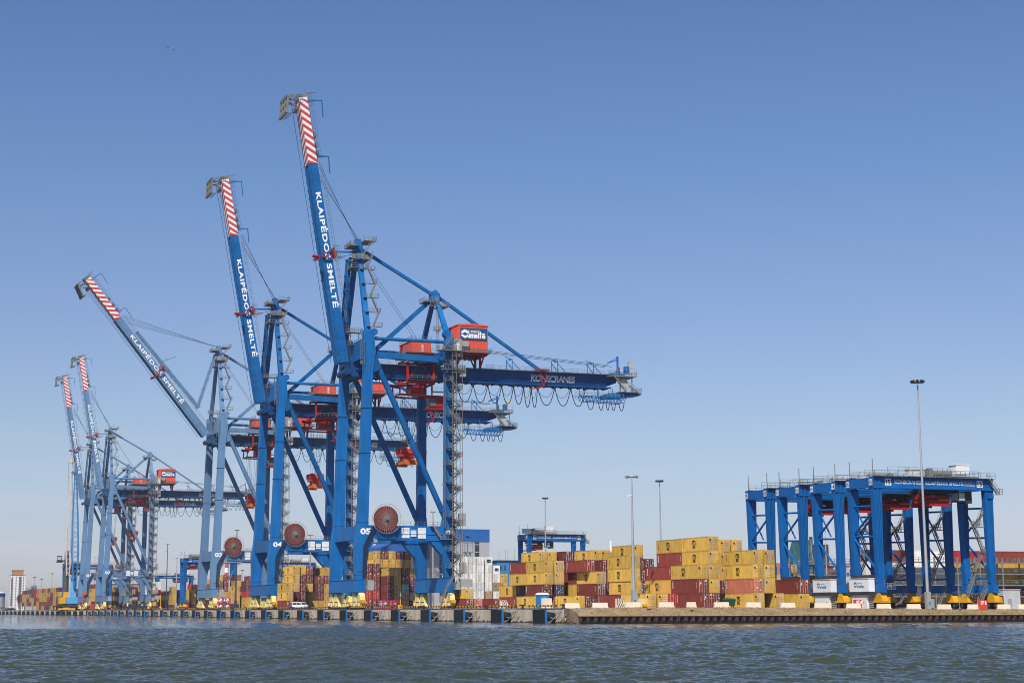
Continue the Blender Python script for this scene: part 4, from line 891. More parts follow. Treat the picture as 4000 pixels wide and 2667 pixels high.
text(p, 'KONECRANES', (4.3, y, 26.35), (1, 0, 0), (0, 0, 1), 6.6, .78, .02, .92); text(p, 'KLAIPĖDOS SMELTĖ', (12.0, y, 26.32), (1, 0, 0), (0, 0, 1), 9.6, .88, .035, 1.1)
p.box((21.9, y-.01, 27.0), (24.4, y, 27.06)); p.box((21.9, y-.01, 26.25), (24.4, y, 26.31)); p.box((21.9, y-.01, 26.25), (21.96, y, 27.06)); p.box((24.34, y-.01, 26.25), (24.4, y, 27.06)); text(p, 'BoxHOLT', (22.15, y, 26.5), (1, 0, 0), (0, 0, 1), 2.0, .34, .03)
p.build('lettering', LETW, RT)
link('crane_number', rtg_number('15'), RT)
def place_rtg(o, x, y, z, n, label, strip=(), sc=1, raise_=0):
    o.location = (x, y, z); o['label'] = label; o.scale = (sc, 1, 1)
    for c in list(o.children):
        b = c.name.split('.')[0]
        if b == 'crane_number': c.data = rtg_number(n)
        if b in strip:
            for k in list(c.children): bpy.data.objects.remove(k)
            bpy.data.objects.remove(c)
def trolley_left(o):
    for c in o.children:
        if c.name.split('.')[0] in ('trolley', 'operator_cab', 'spreader', 'hoist_rope'): c.location.x -= 11.5
rts = [RT]+[copy_tree(RT) for _ in range(8)]
place_rtg(rts[0], 71.5, 2.4, 2.62, '15', 'blue yard crane numbered 15, foremost of the parked row, lettered beam in full view')
place_rtg(rts[1], 71.5, 17.3, 2.65, '14', 'blue yard crane numbered 14, second in the parked row')
place_rtg(rts[2], 71.5, 32.6, 2.8, '11', 'blue yard crane numbered 11, third in the parked row')
place_rtg(rts[3], 71.5, 47.3, 3.0, '05', 'blue yard crane numbered 05, last of the parked row beyond the yellow containers')
ST = ('power_pack', 'fuel_cabinet')
place_rtg(rts[4], 111.0, 299, 3.1, '03', 'blue yard crane numbered 03 rising behind the yellow containers', ST, .79)
place_rtg(rts[5], 44.0, 640, 3.1, '16', 'blue yard crane numbered 16 behind the pale crane with the half raised boom', ST)
place_rtg(rts[6], 112, 1119, 3.1, '12', 'small far yard crane beyond the one numbered 16, its legs half hidden', ST+('crane_number',))
place_rtg(rts[7], -1, 800, 3.1, '09', 'far yard crane behind the legs of cranes 01 and 02', ST+('crane_number',))
place_rtg(rts[8], 109, 716, 3.1, '02', 'far yard crane whose top shows between the legs of crane 04', ST+('crane_number',))
for o in (rts[4], rts[5], rts[7]): trolley_left(o)

# ------------------------------------------------------------ shipping containers
CC = {'Y': ('yellow', (.60, .365, .065)), 'y': ('yellow', (.64, .39, .072)), 'R': ('red brown', (.23, .042, .028)), 'm': ('dark maroon', (.145, .030, .030)), 'r': ('bright red', (.46, .028, .03)),
      'S': ('salmon pink', (.60, .19, .105)), 'w': ('white', (.78, .75, .70)), 'f': ('white refrigerated', (.80, .78, .74)), 'v': ('tan', (.42, .25, .10)), 'G': ('pale green', (.22, .42, .34)),
      'B': ('navy blue', (.025, .045, .12)), 'b': ('slate blue', (.16, .20, .30)), 'g': ('green', (.05, .30, .21))}
CMAT = {k: mat('container_'+v[0].replace(' ', '_')+('' if k != 'y' else '_door'), v[1], .55, var=.2, scale=.9, streak=.6, wear=.45, wcol=tuple(x*.55+.03 for x in v[1])) for k, v in CC.items()}
ROD = mat('lock_rod_grey', (.45, .42, .40), .5, var=.15)
TAG1 = mat('placard_white', (.75, .75, .72), .5, var=0); TAG2 = mat('placard_orange', (.75, .33, .02), .5, var=0); TAG3 = mat('placard_black', (.02, .02, .02), .5, var=0); TAG4 = mat('placard_green', (.05, .32, .15), .5, var=0)
CW = 2.438
CM = {}
def body_mesh(c, L, H, simple):
    k = ('b', c, L, H, simple)
    if k in CM: return CM[k]
    p = MB(); t = .12
    p.box((.05, .05, .03), (CW-.05, L-.03, H-.03))
    for x in (0, CW-t):
        for y in (0, L-t): p.box((x, y, 0), (x+t, y+t, H))
        p.box((x, t, 0), (x+t, L-t, .16)); p.box((x, t, H-.13), (x+t, L-t, H))
    for y in (0, L-t): p.box((t, y, 0), (CW-t, y+t, .16)); p.box((t, y, H-.15), (CW-t, y+t, H))
    if not simple:
        n = int((L-.3)/.30); st = (L-.3)/n
        for x, s in ((.048, -1), (CW-.048, 1)):
            for i in range(n):
                y = .15+i*st; o = .036*s
                a = [(x, y+.06), (x+o, y+.10), (x+o, y+.20), (x, y+.24)]
                for q, w_ in zip(a[:-1], a[1:]): p.quad((q[0], q[1], .17), (w_[0], w_[1], .17), (w_[0], w_[1], H-.14), (q[0], q[1], H-.14))
    CM[k] = p.mesh('container', CMAT[c]); return CM[k]
def door_mesh(c, H, side):
    k = ('d', c, H, side)
    if k in CM: return CM[k]
    p = MB(); x0 = .13 if side == 0 else CW/2+.01; x1 = CW/2-.01 if side == 0 else CW-.13
    p.box((x0, -.0, .17), (x1, .045, H-.16))
    if c in 'wf':
        for i in range(4): p.box((x0+.1+i*.26, -.025, .3), (x0+.22+i*.26, 0, H-.3))
    else:
        for i in range(5): z = .32+i*(H-.6)/5; p.box((x0+.06, -.05, z), (x1-.06, 0, z+(H-.6)/5*.55))
    p.mi = 1
    for f in (.22, .78): x = x0+(x1-x0)*f; p.box((x-.03, -.12, .1), (x+.03, -.06, H-.1))
    p.mi = 2; rr_ = random.Random(hash((c, side)) % 1000 if False else ord(c)*7+side)
    if c in 'Yy':
        if side == 0: p.mi = 4; p.box((x0+.12, -.135, H*.70), (x0+.42, -.13, H*.83)); p.mi = 2; p.box((x0+.62, -.135, H*.74), (x0+.78, -.13, H*.80))
        else:
            p.mi = 3; p.box((x1-.42, -.135, H*.15), (x1-.12, -.13, H*.27)); p.mi = 5; p.box((x1-.42, -.135, H*.28), (x1-.12, -.13, H*.34))
    elif c not in 'wf':
        for i in range(4):
            x = x0+rr_.uniform(.05, .75); z = H*rr_.uniform(.15, .85); p.mi = rr_.choice((2, 2, 2, 3)); p.box((x, -.135, z), (x+rr_.uniform(.12, .3), -.13, z+rr_.uniform(.1, .28)))
    elif side == 0:
        p.mi = 3; p.box((x0+.5, -.135, .5), (x0+.72, -.13, .72))
    CM[k] = p.mesh('door', [CMAT[c], ROD, TAG1, TAG2, TAG4 if False else LETK, TAG4]); return CM[k]
def reefer_mesh(H):
    k = ('f', H)
    if k in CM: return CM[k]
    p = MB(); p.box((.13, -.02, .17), (CW-.13, .04, H-.16)); p.mi = 1
    p.prism([(.5, -.03, H*.32), (CW-.5, -.03, H*.32), (CW-.5, -.03, H*.6), (CW-.75, -.03, H*.68), (.75, -.03, H*.68), (.5, -.03, H*.6)], (0, -.03, 0)); p.mi = 2
    p.box((1.3, -.08, H*.42), (1.8, -.06, H*.52)); p.box((.7, -.08, H*.40), (1.1, -.06, H*.46))
    CM[k] = p.mesh('cooling_unit', [CMAT['f'], TAG3, GREYB]); return CM[k]
def letter_mesh(c, L, H):
    k = ('l', c, L, H)
    if k in CM: return CM[k]
    p = MB(); x = -.004
    if c == 'Y':
        m_ = L*.53; text(p, 'm', (x, m_+.70, H*.50), (0, -1, 0), (0, 0, 1), 1.45, H*.29, .03); p.box((x-.01, m_-1.0, H*.50), (x, m_-.70, H*.53)); text(p, 'sc', (x, m_+.62, H*.21), (0, -1, 0), (0, 0, 1), 1.3, H*.245, .03)
        p.mi = 0
        for i in range(7): p.box((x, L-1.1, H*.3+i*.2), (x-.004, L-.95, H*.3+i*.2+.13))
    else:
        p.mi = 1
        for i in range(7): p.box((x, L-1.0, H*.36+i*.22), (x-.004, L-.65-.1*(i % 2), H*.36+i*.22+.15))
        for i in range(4): p.mi = 1 if i else 2; p.box((x, .5, H*.3+i*.36), (x-.004, .68, H*.3+i*.36+.2))
    CM[k] = p.mesh('lettering', [LETK, LETW, TAG2]); return CM[k]
PLACE = {'A': 'tallest yellow block on the yard', 'B': 'block next to the yard cranes', 'C': 'stack behind the light mast', 'D': 'block above the portable toilet', 'E': 'low block before the light mast',
         'W': 'white wall beside crane 05', 'P': 'tall block under crane 05', 'M': 'stacks under crane 04', 'N': 'stacks by the white tanks', 'O': 'stacks under yard crane 16', 'K': 'far stacks under pale cranes', 'S': 'row between yard crane legs'}
def place_containers(TAB):
    cols = {}
    for i, it in enumerate(TAB): cols.setdefault(it[0], {}).setdefault(it[7], []).append(it)
    order = {g: {c: i+1 for i, c in enumerate(sorted(d, key=lambda c: (d[c][0][1]+320*0+135)/(d[c][0][2]+320)))} for g, d in cols.items()}
    for g, u, v, lv, c, L, H, cid in TAB:
        far = g in 'NOK'
        z = zg(u, v)+.02+lv*(H+.012)
        lab = f'{CC[c][0]} container, {nth(lv+1)} tier, {nth(order[g][cid])} column from the quay, {PLACE[g]}'
        t = thing('shipping_container', lab, 'container', (u, v, z), 'stacked shipping containers')
        near = g in 'ABCDE'
        link('body', body_mesh(c, L, H, far), t)
        if c == 'f': link('cooling_unit', reefer_mesh(H), t)
        else:
            link('door', door_mesh(c, H, 0), t); link('door', door_mesh(c, H, 1), t)
        if c == 'Y' or (c in 'RmS' and near): link('lettering', letter_mesh('Y' if c == 'Y' else 'R', L, H), t)
TAB = [('B',45.15,-3.6,0,'Y',12.19,2.9,1),('B',40.59,-3.6,0,'Y',12.19,2.9,2),('B',40.59,-3.6,1,'S',12.19,2.9,2),('B',40.59,-3.6,2,'Y',12.19,2.9,2),('B',40.59,-3.6,3,'Y',12.19,2.9,2),('B',43.22,-3.6,1,'y',12.19,2.9,3),
('B',43.22,-3.6,2,'y',12.19,2.9,3),('B',43.22,-3.6,3,'y',12.19,2.9,3),('B',51.09,-3.6,0,'y',12.19,2.9,4),('B',51.09,-3.6,1,'R',12.19,2.9,4),('B',41.55,9.0,0,'y',12.19,2.9,5),('A',31.05,0.5,0,'R',12.19,2.9,6),
('A',31.94,4.2,1,'R',12.19,2.9,7),('A',31.94,4.2,2,'Y',12.19,2.9,7),('A',34.64,4.2,1,'y',12.19,2.9,8),('A',34.64,4.2,2,'y',12.19,2.9,8),('A',34.64,4.2,3,'Y',12.19,2.9,8),('A',34.64,4.2,4,'Y',12.19,2.9,8),
('A',44.2,17.0,3,'y',12.19,2.9,9),('A',44.2,17.0,4,'y',12.19,2.9,9),('A',47.16,17.0,3,'y',12.19,2.9,10),('A',47.16,17.0,4,'y',12.19,2.9,10),('A',34.9,17.0,3,'R',12.19,2.9,11),('A',34.9,17.0,4,'Y',12.19,2.9,11),
('A',32.2,16.9,2,'R',12.19,2.9,12),('A',31.98,16.9,1,'Y',12.19,2.9,13),('A',24.35,13.2,0,'y',12.19,2.9,14),('A',27.17,13.2,0,'y',12.19,2.9,15),('A',29.78,13.2,0,'r',12.19,2.9,16),('C',29.41,37.0,0,'R',12.19,2.9,17),
('C',32.39,37.0,1,'Y',12.19,2.9,18),('C',32.29,37.3,2,'Y',12.19,2.9,19),('C',32.29,37.3,3,'Y',12.19,2.9,19),('C',40.13,52.0,4,'Y',12.19,2.9,20),('C',40.68,49.6,2,'m',12.19,2.9,21),('C',47.7,62.0,3,'m',12.19,2.9,22),
('E',32.02,68.0,0,'Y',12.19,2.9,23),('E',34.55,68.0,0,'m',12.19,2.9,24),('E',38.55,70.0,1,'R',12.19,2.9,25),('E',38.55,70.0,2,'Y',12.19,2.9,25),('E',37.57,74.0,3,'R',12.19,2.9,26),('E',38.5,82.5,1,'Y',12.19,2.9,27),
('E',38.5,82.5,2,'R',12.19,2.9,27),('E',45.9,88.0,3,'y',12.19,2.9,28),('E',45.9,88.0,4,'Y',12.19,2.9,28),('E',48.38,88.5,4,'y',12.19,2.9,29),('E',41.83,74.0,3,'m',12.19,2.9,30),('E',48.49,93.0,3,'r',12.19,2.9,31),
('E',43.03,100.0,4,'m',12.19,2.9,32),('E',45.58,100.5,4,'m',12.19,2.9,33),('D',30.64,84.0,2,'Y',12.19,2.9,34),('D',30.64,84.0,3,'Y',12.19,2.9,34),('D',33.5,84.0,1,'B',12.19,2.9,35),('D',33.5,84.0,2,'y',12.19,2.9,35),
('D',33.5,84.0,3,'y',12.19,2.9,35),('D',31.02,97.0,2,'Y',12.19,2.9,36),('D',31.02,97.0,3,'R',12.19,2.9,36),('D',30.3,84.0,1,'m',12.19,2.9,37),('D',32.97,96.5,1,'m',12.19,2.9,38),('D',32.78,109.0,1,'Y',12.19,2.9,39),
('D',32.18,108.0,0,'R',12.19,2.9,40),('D',28.69,86.0,0,'Y',12.19,2.9,41),('D',31.28,85.0,0,'m',12.19,2.9,42),('D',37.25,104.0,4,'Y',12.19,2.9,43),('D',39.9,104.0,4,'y',12.19,2.9,44),('W',61.52,240.0,1,'w',12.19,2.9,45),
('W',61.52,240.0,2,'w',12.19,2.9,45),('W',61.52,240.0,3,'w',12.19,2.9,45),('W',61.52,240.0,4,'w',12.19,2.9,45),('W',61.52,240.0,5,'w',12.19,2.9,45),('W',64.4,240.0,1,'w',12.19,2.9,46),('W',64.4,240.0,2,'w',12.19,2.9,46),
('W',64.4,240.0,3,'w',12.19,2.9,46),('W',64.4,240.0,4,'w',12.19,2.9,46),('W',64.4,240.0,5,'w',12.19,2.9,46),('W',67.29,240.0,1,'w',12.19,2.9,47),('W',67.29,240.0,2,'w',12.19,2.9,47),('W',67.29,240.0,3,'w',12.19,2.9,47),
('W',67.29,240.0,4,'w',12.19,2.9,47),('W',67.29,240.0,5,'w',12.19,2.9,47),('W',70.05,240.0,1,'w',12.19,2.9,48),('W',70.05,240.0,2,'w',12.19,2.9,48),('W',70.05,240.0,3,'w',12.19,2.9,48),('W',70.05,240.0,4,'w',12.19,2.9,48),
('W',70.05,240.0,5,'w',12.19,2.9,48),('W',73.04,240.0,1,'v',12.19,2.9,49),('W',73.04,240.0,2,'w',12.19,2.9,49),('W',73.04,240.0,3,'w',12.19,2.9,49),('W',73.04,240.0,4,'w',12.19,2.9,49),('W',73.04,240.0,5,'f',12.19,2.9,49),
('W',75.86,240.0,1,'w',12.19,2.9,50),('W',75.86,240.0,2,'v',12.19,2.9,50),('W',75.86,240.0,3,'w',12.19,2.9,50),('W',75.86,240.0,4,'f',12.19,2.9,50),('W',33.43,150.0,0,'R',12.19,2.7,51),('W',33.43,150.0,1,'Y',12.19,2.7,51),
('W',36.08,150.0,0,'S',12.19,2.7,52),('W',42.8,152.0,0,'R',12.19,2.7,53),('W',78.45,239.5,2,'y',12.19,2.9,54),('W',78.45,239.5,3,'y',12.19,2.9,54),('P',26.56,228.0,0,'R',12.19,2.9,55),('P',26.56,228.0,1,'r',12.19,2.9,55),
('P',26.56,228.0,2,'m',12.19,2.9,55),('P',26.56,228.0,3,'R',12.19,2.9,55),('P',26.56,228.0,4,'m',12.19,2.9,55),('P',29.24,228.0,0,'R',12.19,2.9,56),('P',29.24,228.0,1,'r',12.19,2.9,56),('P',29.24,228.0,2,'m',12.19,2.9,56),
('P',29.24,228.0,3,'R',12.19,2.9,56),('P',29.24,228.0,4,'m',12.19,2.9,56),('P',32.13,222.0,0,'m',12.19,2.59,57),('P',32.13,222.0,1,'m',12.19,2.59,57),('P',32.13,222.0,2,'m',12.19,2.59,57),('P',32.13,222.0,3,'m',12.19,2.59,57),
('P',32.13,222.0,4,'Y',12.19,2.59,57),('P',34.64,222.0,0,'y',12.19,2.59,58),('P',34.64,222.0,1,'y',12.19,2.59,58),('P',34.64,222.0,2,'y',12.19,2.59,58),('P',34.64,222.0,3,'y',12.19,2.59,58),('P',34.64,222.0,4,'y',12.19,2.59,58),
('P',37.32,222.0,0,'y',12.19,2.59,59),('P',37.32,222.0,1,'S',12.19,2.59,59),('P',37.32,222.0,2,'G',12.19,2.59,59),('P',37.32,222.0,3,'R',12.19,2.59,59),('P',37.32,222.0,4,'m',12.19,2.59,59),('P',40.0,222.0,0,'B',12.19,2.59,60),
('P',40.0,222.0,1,'y',12.19,2.59,60),('P',40.0,222.0,2,'m',12.19,2.59,60),('P',40.0,222.0,3,'R',12.19,2.59,60),('P',40.0,222.0,4,'y',12.19,2.59,60),('P',31.95,234.5,0,'m',12.19,2.59,61),('P',31.95,234.5,1,'m',12.19,2.59,61),
('P',42.54,222.0,0,'g',12.19,2.59,62),('P',42.54,222.0,1,'y',12.19,2.59,62),('P',42.54,222.0,2,'y',12.19,2.59,62),('P',42.54,222.0,3,'y',12.19,2.59,62),('P',42.54,222.0,4,'y',12.19,2.59,62),('P',34.38,234.3,2,'R',12.19,2.59,63),
('P',34.38,234.3,3,'R',12.19,2.59,63),('P',34.38,234.3,4,'y',12.19,2.59,63),('P',33.64,242.0,5,'y',12.19,2.72,64),('P',33.64,242.0,6,'Y',12.19,2.72,64),('P',36.31,242.0,5,'y',12.19,2.72,65),('P',36.31,242.0,6,'m',12.19,2.72,65),
('P',39.0,242.0,5,'y',12.19,2.72,66),('P',39.0,242.0,6,'y',12.19,2.72,66),('P',41.81,242.0,5,'y',12.19,2.72,67),('P',41.81,242.0,6,'R',12.19,2.72,67),('P',44.59,242.0,4,'y',12.19,2.72,68),('P',44.59,242.0,5,'y',12.19,2.72,68),
('P',44.59,242.0,6,'R',12.19,2.72,68),('M',7.87,250.0,2,'y',12.19,2.85,69),('M',7.87,250.0,3,'Y',12.19,2.85,69),('M',7.87,250.0,4,'Y',12.19,2.85,69),('M',10.31,251.0,1,'m',12.19,2.85,70),('M',10.31,251.0,2,'m',12.19,2.85,70),
('M',10.31,251.0,3,'m',12.19,2.85,70),('M',10.31,251.0,4,'Y',12.19,2.85,70),('M',4.77,246.0,0,'R',12.19,2.85,71),('M',4.77,246.0,1,'Y',12.19,2.85,71),('M',4.77,246.0,2,'Y',12.19,2.85,71),('M',15.66,262.0,2,'y',12.19,2.85,72),
('M',15.66,262.0,3,'m',12.19,2.85,72),('M',15.66,262.0,4,'R',12.19,2.85,72),('M',22.91,286.0,4,'m',12.19,2.9,73),('M',24.96,282.0,0,'Y',12.19,2.9,74),('M',24.96,282.0,1,'m',12.19,2.9,74),('M',24.96,282.0,2,'m',12.19,2.9,74),
('M',24.96,282.0,3,'R',12.19,2.9,74),('M',27.53,282.0,0,'Y',12.19,2.9,75),('M',27.53,282.0,1,'Y',12.19,2.9,75),('M',27.53,282.0,2,'Y',12.19,2.9,75),('M',27.53,282.0,3,'R',12.19,2.9,75),('M',27.53,282.0,4,'Y',12.19,2.9,75),
('M',16.91,264.0,0,'Y',12.19,2.85,76),('M',16.91,264.0,1,'Y',12.19,2.85,76),('M',7.22,248.5,0,'m',12.19,2.85,77),('S',99.33,88.0,1,'y',12.19,2.9,116),('S',99.33,88.0,2,'y',12.19,2.9,116),('S',99.33,88.0,3,'S',12.19,2.9,116),
('S',102.4,88.0,1,'y',12.19,2.9,117),('S',102.4,88.0,2,'y',12.19,2.9,117),('S',102.4,88.0,3,'y',12.19,2.9,117),('S',108.15,88.0,1,'Y',12.19,2.9,118),('S',108.15,88.0,2,'Y',12.19,2.9,118),('S',111.26,88.0,0,'y',12.19,2.9,119),
('S',111.26,88.0,1,'y',12.19,2.9,119),('S',111.26,88.0,2,'y',12.19,2.9,119),('S',114.39,88.0,0,'y',12.19,2.9,120),('S',114.39,88.0,1,'y',12.19,2.9,120),('S',114.39,88.0,2,'y',12.19,2.9,120),('D',39.9,104.0,3,'y',12.19,2.9,44),
('D',39.9,104.0,2,'m',12.19,2.9,44),('D',39.9,104.0,1,'m',12.19,2.9,44),('D',39.9,104.0,0,'y',12.19,2.9,44),('D',37.25,104.0,3,'m',12.19,2.9,43),('D',37.25,104.0,2,'y',12.19,2.9,43),('D',37.25,104.0,1,'m',12.19,2.9,43),
('D',37.25,104.0,0,'m',12.19,2.9,43),('E',45.58,100.5,3,'m',12.19,2.9,33),('E',45.58,100.5,2,'m',12.19,2.9,33),('E',45.58,100.5,1,'y',12.19,2.9,33),('E',45.58,100.5,0,'m',12.19,2.9,33),('E',43.03,100.0,3,'m',12.19,2.9,32),
('E',43.03,100.0,2,'y',12.19,2.9,32),('E',43.03,100.0,1,'m',12.19,2.9,32),('E',43.03,100.0,0,'m',12.19,2.9,32),('E',48.49,93.0,2,'m',12.19,2.9,31),('E',48.49,93.0,1,'y',12.19,2.9,31),('E',48.49,93.0,0,'m',12.19,2.9,31),
('E',41.83,74.0,2,'m',12.19,2.9,30),('E',41.83,74.0,1,'m',12.19,2.9,30),('E',41.83,74.0,0,'y',12.19,2.9,30),('E',45.9,88.0,2,'m',12.19,2.9,28),('E',45.9,88.0,1,'m',12.19,2.9,28),('E',45.9,88.0,0,'y',12.19,2.9,28),
('E',38.5,82.5,0,'m',12.19,2.9,27),('E',38.55,70.0,0,'m',12.19,2.9,25),('C',47.7,62.0,2,'m',12.19,2.9,22),('C',47.7,62.0,1,'m',12.19,2.9,22),('C',47.7,62.0,0,'y',12.19,2.9,22),('C',40.68,49.6,1,'m',12.19,2.9,21),
('C',40.68,49.6,0,'y',12.19,2.9,21),('C',40.13,52.0,3,'m',12.19,2.9,20),('C',32.39,37.0,0,'m',12.19,2.9,18),('A',34.9,17.0,2,'m',12.19,2.9,11),('A',34.9,17.0,1,'m',12.19,2.9,11),('A',34.9,17.0,0,'y',12.19,2.9,11),
('A',47.16,17.0,2,'y',12.19,2.9,10),('A',47.16,17.0,1,'m',12.19,2.9,10),('A',47.16,17.0,0,'m',12.19,2.9,10),('A',44.2,17.0,2,'y',12.19,2.9,9),('A',44.2,17.0,1,'m',12.19,2.9,9),('A',44.2,17.0,0,'m',12.19,2.9,9),
('A',34.64,4.2,0,'m',12.19,2.9,8),('N',55.29,530.0,1,'Y',12.19,2.9,87),('N',55.29,530.0,0,'Y',12.19,2.9,87),('N',55.29,530.0,2,'r',12.19,2.9,87),('N',49.32,542.5,1,'y',12.19,2.9,81),('N',49.32,542.5,2,'y',12.19,2.9,81),
('N',51.84,541.5,1,'y',12.19,2.9,82),('N',51.84,541.5,2,'y',12.19,2.9,82),('N',51.84,541.5,3,'Y',12.19,2.9,82),('N',46.84,545.0,2,'Y',12.19,2.9,80),('N',56.5,548.0,0,'Y',12.19,2.9,84),('N',56.5,548.0,1,'Y',12.19,2.9,84),
('N',56.5,548.0,2,'Y',12.19,2.9,84),('N',49.91,560.0,2,'m',12.19,2.9,79),('N',49.91,560.0,3,'m',12.19,2.9,79),('N',49.91,560.0,4,'R',12.19,2.9,79),('N',49.91,560.0,5,'R',12.19,2.9,79),('N',47.12,560.0,3,'m',12.19,2.9,78),
('N',47.12,560.0,4,'R',12.19,2.9,78),('N',47.12,560.0,5,'Y',12.19,2.9,78),('N',55.57,556.0,5,'m',12.19,2.9,83),('N',50.41,575.0,1,'Y',12.19,2.9,90),('N',50.41,575.0,2,'R',12.19,2.9,90),('N',63.63,570.0,3,'m',12.19,2.9,85),
('N',63.63,570.0,4,'m',12.19,2.9,85),('N',69.73,590.0,4,'m',12.19,2.9,86),('N',69.73,590.0,5,'R',12.19,2.9,86),('O',51.63,655.0,0,'R',12.19,2.8,91),('O',51.63,655.0,2,'Y',12.19,2.8,91),('O',51.63,655.0,3,'y',12.19,2.8,91),
('O',51.63,655.0,1,'Y',12.19,2.8,91),('O',51.63,655.0,4,'r',12.19,2.8,91),('N',66.31,690.0,5,'Y',12.19,2.9,88),('N',66.31,690.0,4,'m',12.19,2.9,88),('N',68.73,693.0,5,'y',12.19,2.9,89)]
place_containers(TAB)
# containers lying crosswise behind the yard cranes, their long sides to the water
for ci, (u, v, cs) in enumerate(((112.0, 68.6, 'RwwwR'), (124.6, 68.6, 'ywwww'), (137.2, 68.6, 'wvwyr'), (149.8, 68.6, 'yRyyR'), (162.4, 68.6, 'RyRyR'), (98.0, 60, 'Ry'), (98.6, 3.5, 'm'))):
    for lv, c in enumerate(cs):
        L = 6.06 if v < 10 else 12.19; H = 2.896
        t = thing('shipping_container', f'{CC[c][0]} container lying crosswise, {nth(lv+1)} tier, {nth(ci+1)} column of the row behind yard cranes', 'container', (u, v, zg(u, v)+.02+lv*(H+.012)), 'stacked shipping containers', rot=(0, 0, -math.pi/2))
        link('body', body_mesh(c, L, H, False), t); link('door', door_mesh(c, H, 0), t); link('door', door_mesh(c, H, 1), t)
